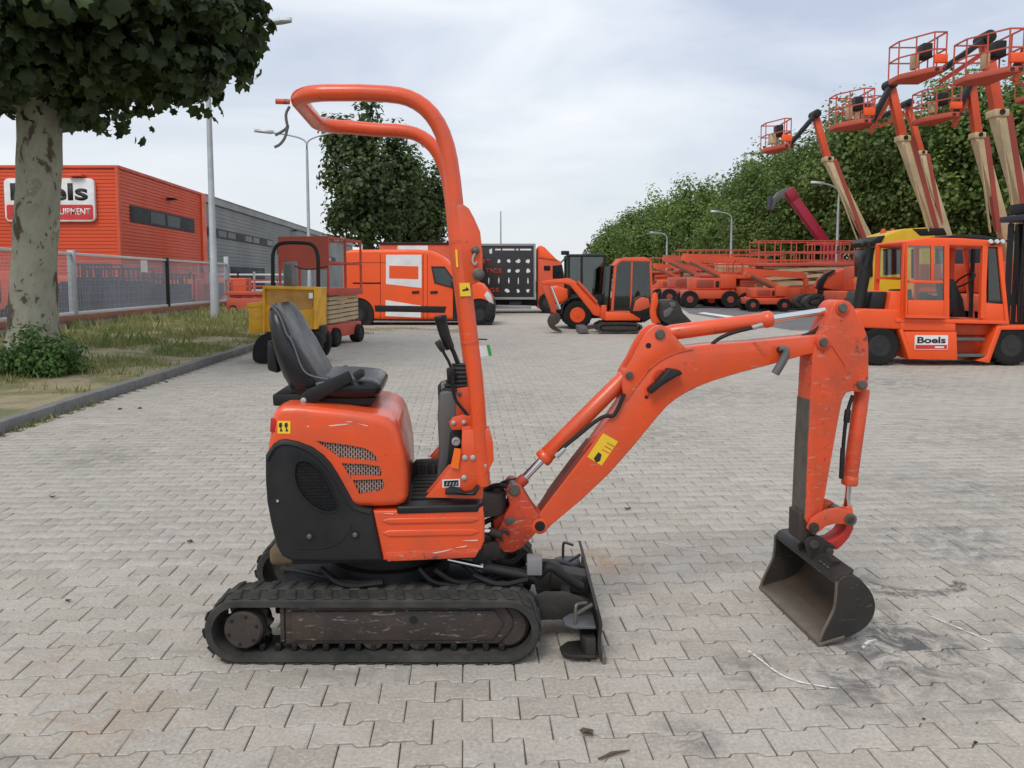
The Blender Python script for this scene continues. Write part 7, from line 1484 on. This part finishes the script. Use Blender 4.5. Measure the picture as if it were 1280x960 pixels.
def compact(px_, Y, label, s=1.0, mat='orange_far'):
    b = at(px_, 350, Y); t = empty('generator_set', (b.x, b.y, 0), R(3), label, 'machine', 'small machines behind the fence'); B = lambda m, nm, mt, par=None, bv=0: m.build(nm, mt, par or t, bv, wl=False)
    bd = B(MB().box(-.8*s, .8*s, -.45*s, .45*s, .35*s, 1.35*s), 'housing', mat, bv=.06*s); B(MB().box(-.6*s, .1*s, -.47*s, -.45*s, .55*s, 1.15*s), 'vent', 'dark_clutter', bd); B(MB().bar((-.85*s, 0, .3*s), (1.3*s, 0, .3*s), .5*s, .1*s), 'frame', 'black_paint'); B(MB().tube([(.3*s, 0, 1.3*s), (.3*s, 0, 1.6*s), (.4*s, 0, 1.65*s)], .04*s, 8), 'exhaust', 'black_paint', bd)
    for sx in (-.45, .45):
        for sy in (-1, 1): c = (sx*s, sy*.5*s, .26*s); w_ = B(MB().lathe([(.12*s, -.08*s), (.25*s, -.09*s), (.26*s, 0), (.25*s, .09*s), (.12*s, .08*s)], c, 'y', 18), 'wheel', 'tyre'); B(MB().lathe([(.13*s, sy*.07*s), (.05*s, sy*.1*s)], c, 'y', 12), 'rim', 'white_paint', w_)
    return t
compact(103, 36, 'orange generator behind the fence next to the trunk', 1.2); compact(228, 38, 'orange generator behind the dark fence post', 1.1); compact(170, 38, 'red housed generator behind the barred cages', 1.1, 'red_lift'); compact(289, 40, 'orange wheeled compressor beside the lamp post on the verge', 1.15); compact(8, 26, 'orange generator left of the plane tree trunk', 1.3)
b = at(252, 350, 41); scissor((b.x, b.y, 0), R(80), 2.2, 1.1, 1.2, 1.1, 'orange scissor lift seen through the short fence panel', None, ('orange_far', 'orange_far', 'red_lift'), .22, False, 3)
b = at(315, 350, 34); scissor((b.x, b.y, 0), R(4), 2.0, .9, .85, .6, 'low red platform trolley beyond the verge left of the dumper', None, ('red_lift', 'red_lift', 'red_lift'), .18, False, 2)
b = at(318, 350, 42); t = empty('barrier_rail', (b.x, b.y, 0), R(4), 'white horizontal barrier rails before the grey hall', 'barrier')
for z in (.9, 1.35, 1.75): MB().bar((-2.2, 0, z), (2.2, 0, z), .1, .09).build('rail', 'fence_white', t, wl=False)
for x in (-2.1, 0, 2.1): MB().bar((x, 0, 0), (x, 0, 1.9), .1, .1).build('post', 'galvanised', t, wl=False)

# ---------------------------------------------------------------- litter on the stones
def litter(px_, py_, s, label, mat='dry_leaf', seed=0):
    p = gnd(px_, py_, .004); g = np.random.default_rng(seed); n_ = 11; vs = []; 
    for k in range(n_):
        a = 2*math.pi*k/n_; r_ = .7*s*(.4+.6*abs(math.cos(a*1.5+seed)))*g.uniform(.75, 1.15); vs.append((p.x+r_*math.cos(a), p.y+r_*math.sin(a)*.7, .006+.35*s*abs(math.sin(a*1.3+seed))))
    m = MB(); m.add(vs+[(p.x, p.y, .005)], [(n_, i, (i+1) % n_) for i in range(n_)]); top_ = len(m.v); m.add([(a, b__, c+.0015) for a, b__, c in vs]+[(p.x, p.y, .0075)], [(n_, (i+1) % n_, i) for i in range(n_)])
    o = m.build('fallen_leaf', mat, None, smooth=0); return tag(o, label, 'leaf', 'fallen leaves on the paving')
litter(785, 637, .035, 'curled reddish leaf on the paving below the boom', seed=1); litter(735, 918, .040, 'dry dark leaf lying on the paving before the blade', 'wood', 2); litter(237, 678, .035, 'brown leaf on the paving left of the seat base', seed=3); litter(66, 622, .03, 'small dry leaf far left on the stones', seed=4); litter(85, 752, .022, 'tiny leaf scrap left of the rubber track', 'wood', 5); litter(600, 462, .05, 'leaf on the paving behind the roll bar', seed=6); litter(1219, 930, .015, 'small black scrap on the paving right of the chalk curve', 'sticker_dark', 7); litter(1155, 900, .010, 'tiny black scrap on the paving below the bucket', 'sticker_dark', 8)
litter(168, 442, .06, 'pale dry leaf lying on the soil of the verge', 'tan', 11); litter(205, 474, .05, 'curled brown leaf against the foot of the kerb', seed=12)
p0, p1 = gnd(748, 951), gnd(787, 940); tag(MB().tube([p0+Vector((0, 0, .006)), p0.lerp(p1, .4)+Vector((.004, .008, .008)), p1+Vector((0, 0, .006))], [.003, .006, .002], 6).build('twig', 'wood', None), 'thin brown twig lying on the stones', 'twig')
for k, (x, y) in enumerate(((150, 512), (175, 511), (208, 478))):
    p = gnd(x, y); tag(MB().lathe([(.008, 0), (.024, .003), (.02, .016), (.006, .02)], p, 'z', 6).build('stone_chip', 'dark_clutter', None, smooth=0), 'dark stone chip lying on the paving near the kerb', 'stone', 'stone chips near the kerb')
